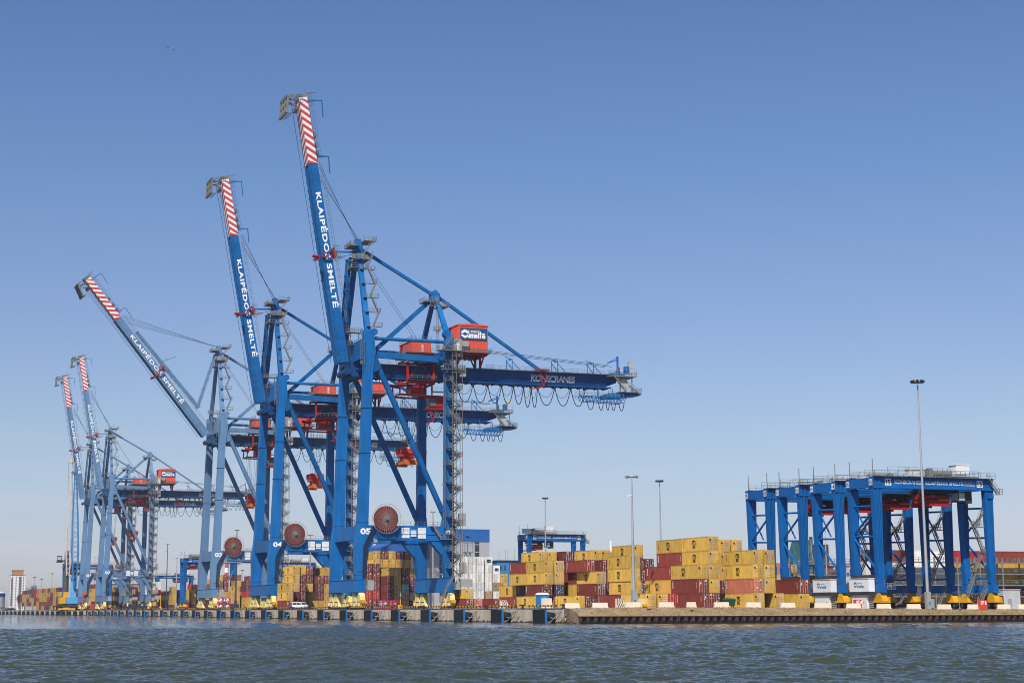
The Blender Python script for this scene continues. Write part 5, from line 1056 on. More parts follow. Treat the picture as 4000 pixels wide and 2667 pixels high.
# the far rest of the yard, too many and too small to be told apart
REST = [(48.57,655.0,0,'r',12.19,2.8,0),(48.57,655.0,2,'Y',12.19,2.8,0),(48.57,655.0,3,'Y',12.19,2.8,0),(48.57,655.0,1,'R',12.19,2.8,0),(54.11,663.0,1,'r',12.19,2.8,0),(54.11,663.0,0,'y',12.19,2.8,0),
(54.11,663.0,2,'Y',12.19,2.8,0),(56.9,668.0,4,'m',12.19,2.8,0),(58.87,676.0,2,'y',12.19,2.8,0),(58.87,676.0,3,'R',12.19,2.8,0),(47.23,690.0,2,'y',12.19,2.8,0),(47.23,690.0,0,'R',12.19,2.8,0),
(47.23,690.0,1,'y',12.19,2.8,0),(47.23,690.0,3,'Y',12.19,2.8,0),(50.3,690.0,2,'m',12.19,2.8,0),(50.3,690.0,0,'m',12.19,2.8,0),(50.3,690.0,1,'m',12.19,2.8,0),(50.3,690.0,3,'R',12.19,2.8,0),
(47.59,702.5,1,'m',12.19,2.8,0),(47.59,702.5,2,'y',12.19,2.8,0),(47.59,702.5,0,'R',12.19,2.8,0),(58.66,790.0,2,'Y',12.19,2.896,0),(58.66,790.0,1,'R',12.19,2.896,0),(58.66,790.0,3,'r',12.19,2.896,0),
(62.26,790.0,2,'y',12.19,2.896,0),(62.26,790.0,1,'m',12.19,2.896,0),(62.26,790.0,3,'R',12.19,2.896,0),(67.08,800.0,1,'y',12.19,2.896,0),(67.08,800.0,2,'Y',12.19,2.896,0),(67.08,800.0,3,'Y',12.19,2.896,0),
(67.08,800.0,4,'Y',12.19,2.896,0),(48.33,820.0,2,'m',12.19,2.896,0),(48.33,820.0,1,'Y',12.19,2.896,0),(48.33,820.0,3,'R',12.19,2.896,0),(48.33,820.0,4,'Y',12.19,2.896,0),(44.96,820.0,2,'m',12.19,2.896,0),
(44.96,820.0,4,'r',12.19,2.896,0),(44.96,820.0,1,'y',12.19,2.896,0),(44.96,820.0,3,'R',12.19,2.896,0),(33.99,830.0,2,'Y',12.19,2.896,0),(33.99,830.0,1,'m',12.19,2.896,0),(33.99,830.0,0,'Y',12.19,2.896,0),
(33.99,830.0,3,'m',12.19,2.896,0),(33.99,830.0,4,'y',12.19,2.896,0),(30.9,830.0,0,'y',12.19,2.896,0),(30.9,830.0,2,'y',12.19,2.896,0),(30.9,830.0,1,'R',12.19,2.896,0),(30.9,830.0,3,'R',12.19,2.896,0),
(30.9,830.0,4,'Y',12.19,2.896,0),(36.47,832.5,1,'m',12.19,2.896,0),(36.47,832.5,0,'R',12.19,2.896,0),(36.47,832.5,3,'R',12.19,2.896,0),(36.47,832.5,4,'m',12.19,2.896,0),(36.47,832.5,2,'Y',12.19,2.896,0),
(40.89,830.0,1,'y',12.19,2.896,0),(40.89,830.0,3,'Y',12.19,2.896,0),(40.89,830.0,4,'y',12.19,2.896,0),(40.89,830.0,2,'Y',12.19,2.896,0),(48.64,832.5,1,'R',12.19,2.896,0),(48.64,832.5,2,'b',12.19,2.896,0),
(48.64,832.5,3,'Y',12.19,2.896,0),(48.64,832.5,4,'Y',12.19,2.896,0),(24.19,880.0,1,'y',12.19,2.896,0),(24.19,880.0,3,'Y',12.19,2.896,0),(24.19,880.0,2,'R',12.19,2.896,0),(29.41,900.0,2,'Y',12.19,2.896,0),
(29.41,900.0,1,'m',12.19,2.896,0),(29.41,900.0,4,'Y',12.19,2.896,0),(29.41,900.0,5,'R',12.19,2.896,0),(29.41,900.0,3,'y',12.19,2.896,0),(20.33,920.0,1,'R',12.19,2.896,0),(20.33,920.0,3,'m',12.19,2.896,0),
(20.33,920.0,2,'Y',12.19,2.896,0),(20.33,920.0,4,'R',12.19,2.896,0),(23.75,930.0,1,'m',12.19,2.896,0),(23.75,930.0,3,'R',12.19,2.896,0),(23.75,930.0,2,'Y',12.19,2.896,0),(63.02,880.0,4,'w',12.19,2.7,0),
(63.02,880.0,3,'w',12.19,2.7,0),(63.02,880.0,5,'w',12.19,2.7,0),(68.34,880.0,5,'f',12.19,2.7,0),(68.34,880.0,6,'f',12.19,2.7,0),(71.02,880.0,5,'f',12.19,2.7,0),(71.02,880.0,6,'f',12.19,2.7,0),
(108.15,88.0,0,'m',12.19,2.896,0),(102.4,88.0,0,'m',12.19,2.896,0),(99.33,88.0,0,'m',12.19,2.896,0),(23.75,930.0,0,'y',12.19,2.896,0),(20.33,920.0,0,'m',12.19,2.896,0),(29.41,900.0,0,'m',12.19,2.896,0),
(24.19,880.0,0,'m',12.19,2.896,0),(63.02,880.0,2,'y',12.19,2.7,0),(63.02,880.0,1,'m',12.19,2.7,0),(63.02,880.0,0,'m',12.19,2.7,0),(71.02,880.0,4,'m',12.19,2.7,0),(71.02,880.0,3,'m',12.19,2.7,0),
(71.02,880.0,2,'y',12.19,2.7,0),(71.02,880.0,1,'m',12.19,2.7,0),(71.02,880.0,0,'m',12.19,2.7,0),(68.34,880.0,4,'y',12.19,2.7,0),(68.34,880.0,3,'m',12.19,2.7,0),(68.34,880.0,2,'m',12.19,2.7,0),
(68.34,880.0,1,'y',12.19,2.7,0),(68.34,880.0,0,'m',12.19,2.7,0),(48.64,832.5,0,'m',12.19,2.896,0),(40.89,830.0,0,'y',12.19,2.896,0),(44.96,820.0,0,'y',12.19,2.896,0),(48.33,820.0,0,'m',12.19,2.896,0),
(67.08,800.0,0,'m',12.19,2.896,0),(62.26,790.0,0,'m',12.19,2.896,0),(58.66,790.0,0,'m',12.19,2.896,0),(58.87,676.0,1,'m',12.19,2.8,0),(58.87,676.0,0,'y',12.19,2.8,0),(50.41,575.0,0,'m',12.19,2.896,0),
(68.73,693.0,4,'m',12.19,2.896,0),(68.73,693.0,3,'y',12.19,2.896,0),(68.73,693.0,2,'m',12.19,2.896,0),(68.73,693.0,1,'m',12.19,2.896,0),(68.73,693.0,0,'y',12.19,2.896,0),(66.31,690.0,3,'m',12.19,2.896,0),
(66.31,690.0,2,'y',12.19,2.896,0),(66.31,690.0,1,'m',12.19,2.896,0),(66.31,690.0,0,'m',12.19,2.896,0),(69.73,590.0,3,'y',12.19,2.896,0),(69.73,590.0,2,'m',12.19,2.896,0),(69.73,590.0,1,'m',12.19,2.896,0),
(69.73,590.0,0,'y',12.19,2.896,0),(63.63,570.0,2,'m',12.19,2.896,0),(63.63,570.0,1,'y',12.19,2.896,0),(63.63,570.0,0,'m',12.19,2.896,0),(55.57,556.0,4,'y',12.19,2.896,0),(55.57,556.0,3,'m',12.19,2.896,0),
(51.84,541.5,0,'y',12.19,2.896,0),(49.32,542.5,0,'m',12.19,2.896,0),(46.84,545.0,1,'m',12.19,2.896,0),(46.84,545.0,0,'y',12.19,2.896,0),(49.91,560.0,1,'m',12.19,2.896,0),(49.91,560.0,0,'y',12.19,2.896,0),
(47.12,560.0,2,'y',12.19,2.9,0),(47.12,560.0,1,'m',12.19,2.9,0),(47.12,560.0,0,'m',12.19,2.9,0),(10.31,251.0,0,'m',12.19,2.85,0),(7.87,250.0,1,'m',12.19,2.85,0),(44.59,242.0,3,'m',12.19,2.72,0),
(44.59,242.0,2,'m',12.19,2.72,0),(44.59,242.0,1,'y',12.19,2.72,0),(44.59,242.0,0,'m',12.19,2.72,0),(41.81,242.0,4,'m',12.19,2.72,0),(41.81,242.0,3,'y',12.19,2.72,0),(41.81,242.0,2,'m',12.19,2.72,0),
(41.81,242.0,1,'m',12.19,2.72,0),(41.81,242.0,0,'y',12.19,2.72,0),(39.0,242.0,4,'m',12.19,2.72,0),(39.0,242.0,3,'m',12.19,2.72,0),(39.0,242.0,2,'y',12.19,2.72,0),(39.0,242.0,1,'m',12.19,2.72,0),
(39.0,242.0,0,'m',12.19,2.72,0),(36.31,247.0,4,'m',12.19,2.72,0),(36.31,247.0,3,'m',12.19,2.72,0),(36.31,247.0,2,'y',12.19,2.72,0),(36.31,247.0,1,'m',12.19,2.72,0),(36.31,247.0,0,'m',12.19,2.72,0),
(33.64,247.0,4,'y',12.19,2.72,0),(33.64,247.0,3,'m',12.19,2.72,0),(33.64,247.0,2,'m',12.19,2.72,0),(33.64,247.0,1,'y',12.19,2.72,0),(33.64,247.0,0,'m',12.19,2.72,0),(34.38,234.3,1,'y',12.19,2.59,0),
(34.38,234.3,0,'m',12.19,2.59,0),(78.45,239.5,1,'y',12.19,2.896,0),(78.45,239.5,0,'m',12.19,2.896,0),(75.86,240.0,0,'y',12.19,2.896,0),(73.04,240.0,0,'m',12.19,2.896,0),(70.05,240.0,0,'m',12.19,2.896,0),
(67.29,240.0,0,'m',12.19,2.896,0),(64.4,240.0,0,'m',12.19,2.896,0),(61.52,240.0,0,'m',12.19,2.896,0),(-1.37,828.24,0,'Y',12.19,2.896,0.0137),(-1.37,828.24,1,'R',12.19,2.896,0.0137),(-1.37,828.24,2,'R',12.19,2.896,0.0137),
(-1.37,828.24,3,'Y',12.19,2.896,0.0137),(-1.37,828.24,4,'m',12.19,2.896,0.0137),(-1.57,843.16,0,'Y',12.19,2.896,0.0137),(-1.57,843.16,1,'Y',12.19,2.896,0.0137),(-1.57,843.16,2,'Y',12.19,2.896,0.0137),(-1.57,843.16,3,'Y',12.19,2.896,0.0137),
(-1.57,843.16,4,'Y',12.19,2.896,0.0137),(-1.78,858.08,0,'Y',12.19,2.896,0.0137),(-1.78,858.08,1,'R',12.19,2.896,0.0137),(-1.78,858.08,2,'m',12.19,2.896,0.0137),(-1.78,858.08,3,'R',12.19,2.896,0.0137),(-1.78,858.08,4,'Y',12.19,2.896,0.0137),
(-1.98,873.0,0,'B',12.19,2.896,0.0137),(-1.98,873.0,1,'R',12.19,2.896,0.0137),(-1.98,873.0,2,'r',12.19,2.896,0.0137),(-1.98,873.0,3,'Y',12.19,2.896,0.0137),(-1.98,873.0,4,'R',12.19,2.896,0.0137),(-2.19,887.92,0,'m',12.19,2.896,0.0137),
(-2.19,887.92,1,'R',12.19,2.896,0.0137),(-2.19,887.92,2,'Y',12.19,2.896,0.0137),(-2.19,887.92,3,'Y',12.19,2.896,0.0137),(-2.19,887.92,4,'Y',12.19,2.896,0.0137),(-2.39,902.84,0,'Y',12.19,2.896,0.0137),(-2.39,902.84,1,'R',12.19,2.896,0.0137),
(-2.39,902.84,2,'Y',12.19,2.896,0.0137),(-2.39,902.84,3,'Y',12.19,2.896,0.0137),(-2.39,902.84,4,'r',12.19,2.896,0.0137),(-2.6,917.76,0,'R',12.19,2.896,0.0137),(-2.6,917.76,1,'R',12.19,2.896,0.0137),(-2.6,917.76,2,'Y',12.19,2.896,0.0137),
(-2.6,917.76,3,'Y',12.19,2.896,0.0137),(-2.6,917.76,4,'Y',12.19,2.896,0.0137),(-2.8,932.68,0,'Y',12.19,2.896,0.0137),(-2.8,932.68,1,'Y',12.19,2.896,0.0137),(-2.8,932.68,2,'r',12.19,2.896,0.0137),(-2.8,932.68,3,'Y',12.19,2.896,0.0137),
(-2.8,932.68,4,'S',12.19,2.896,0.0137),(-3.01,947.6,1,'m',12.19,2.896,0.0137),(-3.01,947.6,2,'m',12.19,2.896,0.0137),(-3.01,947.6,3,'r',12.19,2.896,0.0137),(-3.01,947.6,4,'R',12.19,2.896,0.0137),(-3.21,962.52,1,'Y',12.19,2.896,0.0137),
(-3.21,962.52,2,'Y',12.19,2.896,0.0137),(-3.21,962.52,3,'m',12.19,2.896,0.0137),(-3.21,962.52,4,'R',12.19,2.896,0.0137),(-3.42,977.44,1,'m',12.19,2.896,0.0137),(-3.42,977.44,2,'Y',12.19,2.896,0.0137),(-3.42,977.44,3,'b',12.19,2.896,0.0137),
(-3.42,977.44,4,'m',12.19,2.896,0.0137),(-3.62,992.36,1,'r',12.19,2.896,0.0137),(-3.62,992.36,2,'m',12.19,2.896,0.0137),(-3.62,992.36,3,'Y',12.19,2.896,0.0137),(-3.62,992.36,4,'R',12.19,2.896,0.0137),(-3.82,1007.28,1,'G',12.19,2.896,0.0137),
(-3.82,1007.28,2,'Y',12.19,2.896,0.0137),(-3.82,1007.28,3,'Y',12.19,2.896,0.0137),(-3.82,1007.28,4,'m',12.19,2.896,0.0137),(-4.03,1022.2,1,'m',12.19,2.896,0.0137),(-4.03,1022.2,2,'Y',12.19,2.896,0.0137),(-4.03,1022.2,3,'Y',12.19,2.896,0.0137),
(-4.03,1022.2,4,'R',12.19,2.896,0.0137),(-4.23,1037.12,1,'Y',12.19,2.896,0.0137),(-4.23,1037.12,2,'R',12.19,2.896,0.0137),(-4.23,1037.12,3,'R',12.19,2.896,0.0137)]
p = MB(); order = list(CC)
for u, v, lv, c, L, H, rot in REST:
    p.mi = order.index(c); z = zg(u, v)+.02+lv*(H+.012); k = len(p.v); p.box((0, 0, 0), (CW, L, H)); p.box((-.02, .1, H-.14), (CW+.02, L-.1, H-.02)); p.box((-.02, .1, .02), (CW+.02, L-.1, .16))
    if c == 'Y':
        p.mi = len(order); p.box((-.03, L*.46, H*.2), (-.02, L*.58, H*.83))
    co, si = math.cos(rot), math.sin(rot)
    for i in range(k, len(p.v)):
        x, y, zz = p.v[i]; p.v[i] = (u+x*co-y*si, v+x*si+y*co, z+zz)
p.build('far_container_stacks', [CMAT[c] for c in order]+[LETK], kind='stuff', label='far stacks of small red and yellow containers beyond the pale cranes')

# ------------------------------------------------------------ barriers and small yard things
def barrier_mesh(L):
    p = MB(); h = L/2
    p.prism([(-h-.08, -.32, .1), (h+.08, -.32, .1), (h+.08, -.32, .22), (-h-.08, -.32, .22)], (0, .64, 0))
    p.hexa([(-h, -.28, .22), (h, -.28, .22), (h, .28, .22), (-h, .28, .22), (-h+.03, -.13, 1.06), (h-.03, -.13, 1.06), (h-.03, .13, 1.06), (-h+.03, .13, 1.06)])
    for x in (-.6*h, .45*h): p.box((x-.55, -.3, 0), (x+.15, .3, .12))
    p.box((-h-.08, -.32, .02), (-.6*h-.55, .32, .1)); p.box((.45*h+.15, -.32, .02), (h+.08, .32, .1)); p.box((-.6*h+.15, -.32, .02), (.45*h-.55, .32, .1))
    return p.mesh('concrete_barrier', CONC)
B3 = barrier_mesh(3.2); B2 = barrier_mesh(2.0)
bars = [(-3.19, .15), (3.62, 6.95), (10.74, 14.01), (17.91, 21.34), (24.05, 26.26), (30.2, 33.59), (37.29, 40.85), (45.07, 48.97), (53.02, 56.68), (60.49, 64.2), (67.69, 71.51), (75.05, 78.67), (82.45, 86.25), (89.88, 93.79), (97.48, 101.12), (102.62, 106.43)]
for i, (a, b) in enumerate(bars):
    short = b-a < 2.6; u = (a+b)/2; v = -6.0
    if i == 0: u, v = 3.2, 3.0
    link('concrete_barrier', B2 if short else B3, None, (u, v, zg(u, v)-.02), f'cream concrete barrier on the grass edge, {nth(i+1)} counted from the portable toilet', 'barrier', 'cream concrete barriers in a row', rot=(0, 0, 0))
def striped(name, o, sy, flip, label):
    p = MB(); H = 1.75; W = 1.9
    out = [(-W/2, 0, 0), (W/2-.25, 0, 0), (W/2, 0, H*.45), (W/2-.45, 0, H), (-W/2+.05, 0, H), (-W/2, 0, H*.6)]
    p.prism(out, (0, .6, 0)); p.mi = 1
    for k in range(5):
        x = -W/2+.12+k*.4
        if flip: q = [(x, H*.98), (x+.17, H*.98), (x-.1+.2, H*.5), (x-.27+.2, H*.5)]
        else: q = [(x, H*.98), (x+.16, H*.98), (x+.62, H*.5), (x+.46, H*.5)]
        lim = lambda a: min(W/2-.22, max(-W/2+.03, a))
        p.quad(*[(lim(a), -.006, b) for a, b in q])
        if flip: q = [(x-.07, H*.48), (x+.1, H*.48), (x+.45, .04), (x+.28, .04)]
        else: q = [(x+.46, H*.48), (x+.62, H*.48), (x+.3, .04), (x+.14, .04)]
        p.quad(*[(lim(a), -.006, b) for a, b in q])
    t = p.build(name, [CONC, LETK], None, o, label=label, cat='barrier')
striped('striped_block', (3.6, 41.5, 3.02), 1, False, 'black and white striped concrete block on the quay edge')
striped('striped_block', (10.9, -3.6, 3.1), 1, True, 'black and white striped block beside the tall light mast base')
p = MB(); p.hexa([(-1.15, -.5, 0), (1.15, -.5, 0), (1.15, .5, 0), (-1.15, .5, 0), (-1.1, -.4, 2.05), (.95, -.4, 2.05), (.95, .4, 2.05), (-1.1, .4, 2.05)])
p.build('concrete_block', CONC, None, (5, 20.5, 3.03), label='tall cream concrete block in front of the blue portable toilet', cat='concrete block')
t = thing('portable_toilet', 'blue portable toilet with white domed roof behind a cream block', 'toilet', (5.1, 23.2, 3.05))
TB = mat('toilet_blue', (.02, .22, .50), .45, var=.05)
p = MB(); p.box((-1.05, -1.1, 0), (1.05, 1.1, 2.75))
for x in (-1.05, -.35, .35, 1.0): p.box((x, -1.16, .1), (x+.07, -1.1, 2.7))
p.build('cabin', TB, t)
p = MB(); p.hexa([(-1.2, -1.25, 2.75), (1.2, -1.25, 2.75), (1.2, 1.25, 2.75), (-1.2, 1.25, 2.75), (-.75, -.8, 3.2), (.75, -.8, 3.2), (.75, .8, 3.2), (-.75, .8, 3.2)]); p.build('roof', WHITE, t)
p = MB(); p.box((-.45, -1.14, .15), (.45, -1.1, 2.35)); p.build('door', mat('toilet_door', (.04, .32, .60), .45, var=.04), t)
t = thing('waste_bin', 'dark green wheeled waste container between cream barriers', 'waste bin', (34.2, -5.0, 3.08)); GB = mat('bin_green', (.02, .085, .045), .5, var=.08)
p = MB(); p.hexa([(-.95, -.5, .3), (.95, -.5, .3), (.95, .5, .3), (-.95, .5, .3), (-1.15, -.65, 1.55), (1.15, -.65, 1.55), (1.15, .65, 1.55), (-1.15, .65, 1.55)]); p.box((-1.25, -.7, 1.4), (1.25, -.62, 1.5)); p.build('bin_body', GB, t)
p = MB(); p.hexa([(-1.18, -.7, 1.56), (1.18, -.7, 1.56), (1.18, .7, 1.56), (-1.18, .7, 1.56), (-1.05, -.5, 1.78), (1.05, -.5, 1.78), (1.05, .6, 1.85), (-1.05, .6, 1.85)]); p.build('lid', GB, t)
for x in (-.75, .75):
    for y in (-.35, .35): q = MB(); q.tube((x-.06, y, .16), (x+.06, y, .16), .16, 10); q.build('wheel', BLACK, t)
p = MB(); p.box((-.95, -.4, 0), (.95, .4, 1.7)); p.box((-.7, -.42, 1.7), (-.6, -.3, 1.85)); p.mi = 1; p.box((-.3, -.75, .25), (.65, -.4, .75)); p.build('grit_box', [mat('box_pale_yellow', (.70, .56, .25), .6), YEL], None, (15.3, -4.2, 3.08), label='pale yellow box with a deep yellow tray beside the mast', cat='grit box')
for (u, v, s, lab) in ((93.6, -6.9, '07 B', 'red sign block painted 07 B between two cream barriers'), (68.9, 2.0, '07 A', 'red sign block painted 07 A half hidden behind a barrier')):
    t = thing('yard_sign', lab, 'sign', (u, v, zg(u, -6)-.05)); p = MB(); p.box((-.95, 0, 0), (.95, .8, 1.95)); p.build('block', mat('sign_red', (.62, .075, .035), .55, var=.06), t)
    p = MB(); text(p, s, (-.72, -.012, 1.05), (1, 0, 0), (0, 0, 1), 1.45, .75, .04); p.build('lettering', LETW, t)

# ------------------------------------------------------------ light masts
def mast(u, v, z, H, r, label, kind=0, base=True, f=.55):
    t = thing('light_mast', label, 'light mast', (u, v, z), 'tall yard light masts')
    p = MB(); p.tube((0, 0, 0), (0, 0, H), r, 12, r*.42, cap=False); p.tube((0, 0, H*.5), (0, 0, H*.5+.12), r*.8, 12); smooth(p.build('pole', mat('mast_zinc', (.40, .40, .41), .5, .2, var=.1, scale=.6, streak=.8), t))
    if base: p = MB(); p.box((-r*1.35, -r*1.35, 0), (r*1.35, r*1.35, 3.6)); p.box((r*1.3, -.3, .3), (r*3.8, .5, 2.2)); p.mi = 1; p.box((-r*.5, -r*1.4, .9), (r*.9, -r*1.36, 1.6)); p.build('base_cabinet', [GREYB, mat('plate_teal', (.05, .25, .28), .5, var=0)], t)
    p = MB()
    if kind == 0:
        n = 24
        for i in range(n):
            a, b = math.tau*i/n, math.tau*(i+1)/n; p.beam((1.9*f*math.cos(a), 1.9*f*math.sin(a), H+.5), (1.9*f*math.cos(b), 1.9*f*math.sin(b), H+.5), .28, .22)
        for i in range(6): a = math.tau*i/6; p.beam((0, 0, H+.3), (1.9*f*math.cos(a), 1.9*f*math.sin(a), H+.5), .15, .15)
    else:
        for i in range(4): a = math.tau*(i+.2)/4; p.beam((0, 0, H), (1.5*f*math.cos(a), 1.5*f*math.sin(a), H+.1), .14, .14)
    p.build('lamp_ring', DARK, t)
    for i in range(8 if kind == 0 else 4):
        a = math.tau*(i+.2)/(8 if kind == 0 else 4); rr_ = (1.75 if kind == 0 else 1.5)*f
        p = MB(); c = Vector((rr_*math.cos(a), rr_*math.sin(a), H+(.8 if kind == 0 else .15))); d = Vector((math.cos(a), math.sin(a), -.25)); p.beam(c-d*.3*f, c+d*.45*f, .75*f, .35*f); p.build('floodlight', DARK if kind == 0 else GREYB, t)
    if kind == 1: p = MB(); p.box((-.9, -.12, H-3.9), (0, .12, H-3.7)); p.tube((-.9, 0, H-4.1), (-.9, 0, H-3.7), .2, 8); p.build('camera', WHITE, t)
    return t
mast(81.4, -4.6, 2.6, 47.6, .36, 'tallest light mast, grey, in front of the yard cranes', f=.7)
mast(21.1, 12.0, 3.1, 27.0, .36, 'grey light mast with pale lamps in front of the yellow containers', 1, f=.85)
mast(86.5, 132, 3.1, 35.4, .34, 'light mast rising behind the tallest yellow block', 0, False)
mast(108.9, 273, 3.1, 39.4, .36, 'light mast rising behind the yard crane numbered 03', 0, False)
mast(195, 221, 3.1, 27.4, .3, 'light mast seen between the legs of the yard crane numbered 14', 0, False)
mast(57.1, 249, 3.1, 32.8, .42, 'light mast seen under the portal of crane 05', 1, False)
mast(22.3, 282, 3.1, 25.8, .38, 'light mast under crane 04 beside maroon containers', 1, True)
mast(23.3, 409, 3.1, 33, .42, 'light mast beside the white tank containers', 1, True)
mast(126, 861, 3.1, 26, .35, 'thin distant mast between the legs of cranes 03 and 04', 0, False)
mast(41.6, 678, 3.1, 37, .4, 'thinner far mast of the pair beside the yard crane numbered 16', 1, False)
mast(34.2, 607, 3.1, 27, .4, 'nearer mast of the pair beside the yard crane numbered 16', 1, True)
mast(7.4, 1062, 3.1, 24.2, .4, 'mast in front of the broad round tree', 0, False)
mast(29, 1213, 3.1, 25.6, .4, 'mast above the far container row, beside the round tree', 0, False)
mast(25.8, 1108, 3.1, 28.2, .4, 'mast above the far container row, next to the grey harbour crane', 0, False)
mast(-3.5, 1118, 3.0, 18.4, .32, 'slim mast between the storage tank and the white apartment tower', 1, False)
mast(44, 996, 3.1, 38.4, .35, 'thin mast seen between the legs of crane 01', 1, False)
t = thing('antenna_mast', 'short lattice antenna mast above the white container wall', 'antenna', (74.5, 262, 3.1)); p = MB()
for x, y in ((-1, -1), (1, -1), (1, 1), (-1, 1)): p.beam((x, y, 0), (x*.8, y*.8, 19.5), .14, .14)
for i in range(9):
    z = 1+i*2.1
    for a, b in (((-1, -1), (1, -1)), ((1, -1), (1, 1)), ((1, 1), (-1, 1)), ((-1, 1), (-1, -1))): p.beam((*a, z), (b[0]*.9, b[1]*.9, z+2), .1, .1)
p.box((-1.6, -1.6, 19.5), (1.6, 1.6, 19.7)); p.tube((0, 0, 19.5), (0, 0, 26), .14, 6); p.tube((0, 0, 26), (0, 0, 29), .04, 5)
for x in (-1.5, 1.5): p.tube((x, -1.2, 19.6), (x, -1.2, 23), .09, 6)
for z in (22, 22.8): p.beam((-2.4, -1, z), (2.4, -1, z), .12, .12)
p.build('lattice', mat('antenna_green', (.12, .17, .15), .6), t); p = MB(); p.tube((-.3, -.4, 25.2), (-.3, .3, 25.2), .35, 10); p.tube((.3, -.4, 25), (.3, .3, 25), .35, 10); p.build('dish', DARK, t)
t = thing('antenna_mast', 'slim pole with a white cylinder aerial above the yellow containers', 'antenna', (81.3, 155, 3.1)); p = MB(); p.tube((0, 0, 0), (0, 0, 16.4), .22, 8); p.build('pole', GALV, t); p = MB(); p.tube((0, 0, 16.4), (0, 0, 19.8), .42, 10); p.build('aerial', WHITE, t)

# ------------------------------------------------------------ grey steel racks behind the yard cranes
def rack(u0, u1, v, n, lab):
    t = thing('container_rack', lab, 'steel rack', (u0, v, 2.9)); L = u1-u0; p = MB(); k = int(L/6.2)
    for i in range(k+1):
        x = L*i/k
        for y in (0, 2.2): p.beam((x, y, 0), (x, y, n*2.9+1.4), .28, .28)
    for j in range(1, n+1):
        z = j*2.9
        for y in (0, 2.2): p.beam((0, y, z), (L, y, z), .16, .28)
    p.build('frame', GALV, t); p = MB()
    for j in range(1, n+1):
        z = j*2.9; p.box((0, .1, z+.14), (L, 2.1, z+.2)); p.rail([(0, -.05, z+.2), (L, -.05, z+.2)], 1.15, 1.5, .08)
        for i in range(k): p.box((L*(i+.55)/k, -.15, z+.5), (L*(i+.55)/k+.5, .05, z+1.15))
    p.build('walkway', GALV, t); p = MB()
    for i in range(0, k, 3):
        for j in range(n): p.stair((L*(i+.1)/k, 1.1, j*2.9), (L*(i+.9)/k, 1.1, (j+1)*2.9), .8)
    p.build('stair', GALV, t)
rack(101.5, 123, 84, 4, 'grey steel rack with walkways seen between yard cranes 05 and 11')
rack(116.5, 165, 63, 4, 'long grey steel rack with walkways behind yard crane 15')
p = MB(); p.box((0, 0, 0), (4.6, 3, 4.2)); p.box((-.1, -.1, 4.2), (4.7, 3.1, 4.4)); p.mi = 1; p.box((1.2, -.03, .1), (2.3, 0, 2.3)); p.build('equipment_shed', [mat('shed_grey', (.50, .50, .49), .6, var=.1), GREYB], None, (108.2, 6, 2.6), label='plain pale grey shed beside the maroon container and yard crane 15', cat='shed')

# ------------------------------------------------------------ tank containers
def tank_container(u, v, z, lab, fm, tm):
    t = thing('tank_container', lab, 'tank container', (u, v, z), 'tank containers'); p = MB()
    for y in (0, 6.0):
        for x in (.1, CW-.1): p.beam((x, y, 0), (x, y, 2.59), .2, .2)
        for zz in (.1, 2.49): p.beam((.1, y, zz), (CW-.1, y, zz), .2, .2)
        for a, b in (((.1, .1), (.7, .7)), ((CW-.1, .1), (CW-.7, .7)), ((.1, 2.49), (.7, 1.9)), ((CW-.1, 2.49), (CW-.7, 1.9))): p.beam((a[0], y, a[1]), (b[0], y, b[1]), .18, .18)
    for x in (.1, CW-.1): p.beam((x, 0, .1), (x, 6, .1), .2, .2); p.beam((x, 0, 2.49), (x, 6, 2.49), .16, .16)
    p.build('frame', fm, t); p = MB(); c = CW/2
    p.tube((c, .35, 1.3), (c, 5.65, 1.3), 1.12, 24); p.tube((c, .35, 1.3), (c, .12, 1.3), 1.12, 24, .75); p.tube((c, .12, 1.3), (c, .04, 1.3), .75, 24, .3); smooth(p.build('tank', tm, t))
    p = MB(); p.tube((c, .05, 1.4), (c, -.06, 1.4), .26, 12); p.box((c-.25, -.05, .25), (c+.25, .1, .6)); p.build('valve', GREYB, t)
FR = mat('frame_crimson', (.52, .02, .06), .5, var=.1)
for i in range(2):
    for j in range(2): tank_container(28.6+i*3.1, 470, 3.12+j*2.62, f'{"lower" if j == 0 else "upper"} white tank of four in crimson frames, on the {"quay" if i == 0 else "yard"} side', FR, WHITE)
tank_container(23.8, 199.5, 3.12, 'silver tank in a red frame at the foot of the tall block', FR, mat('tank_silver', (.50, .49, .47), .35, .5, var=.1)); tank_container(26.9, 199.5, 3.12, 'dull red tank in a red frame beside the silver tank', FR, mat('tank_red', (.42, .13, .10), .5, var=.1))

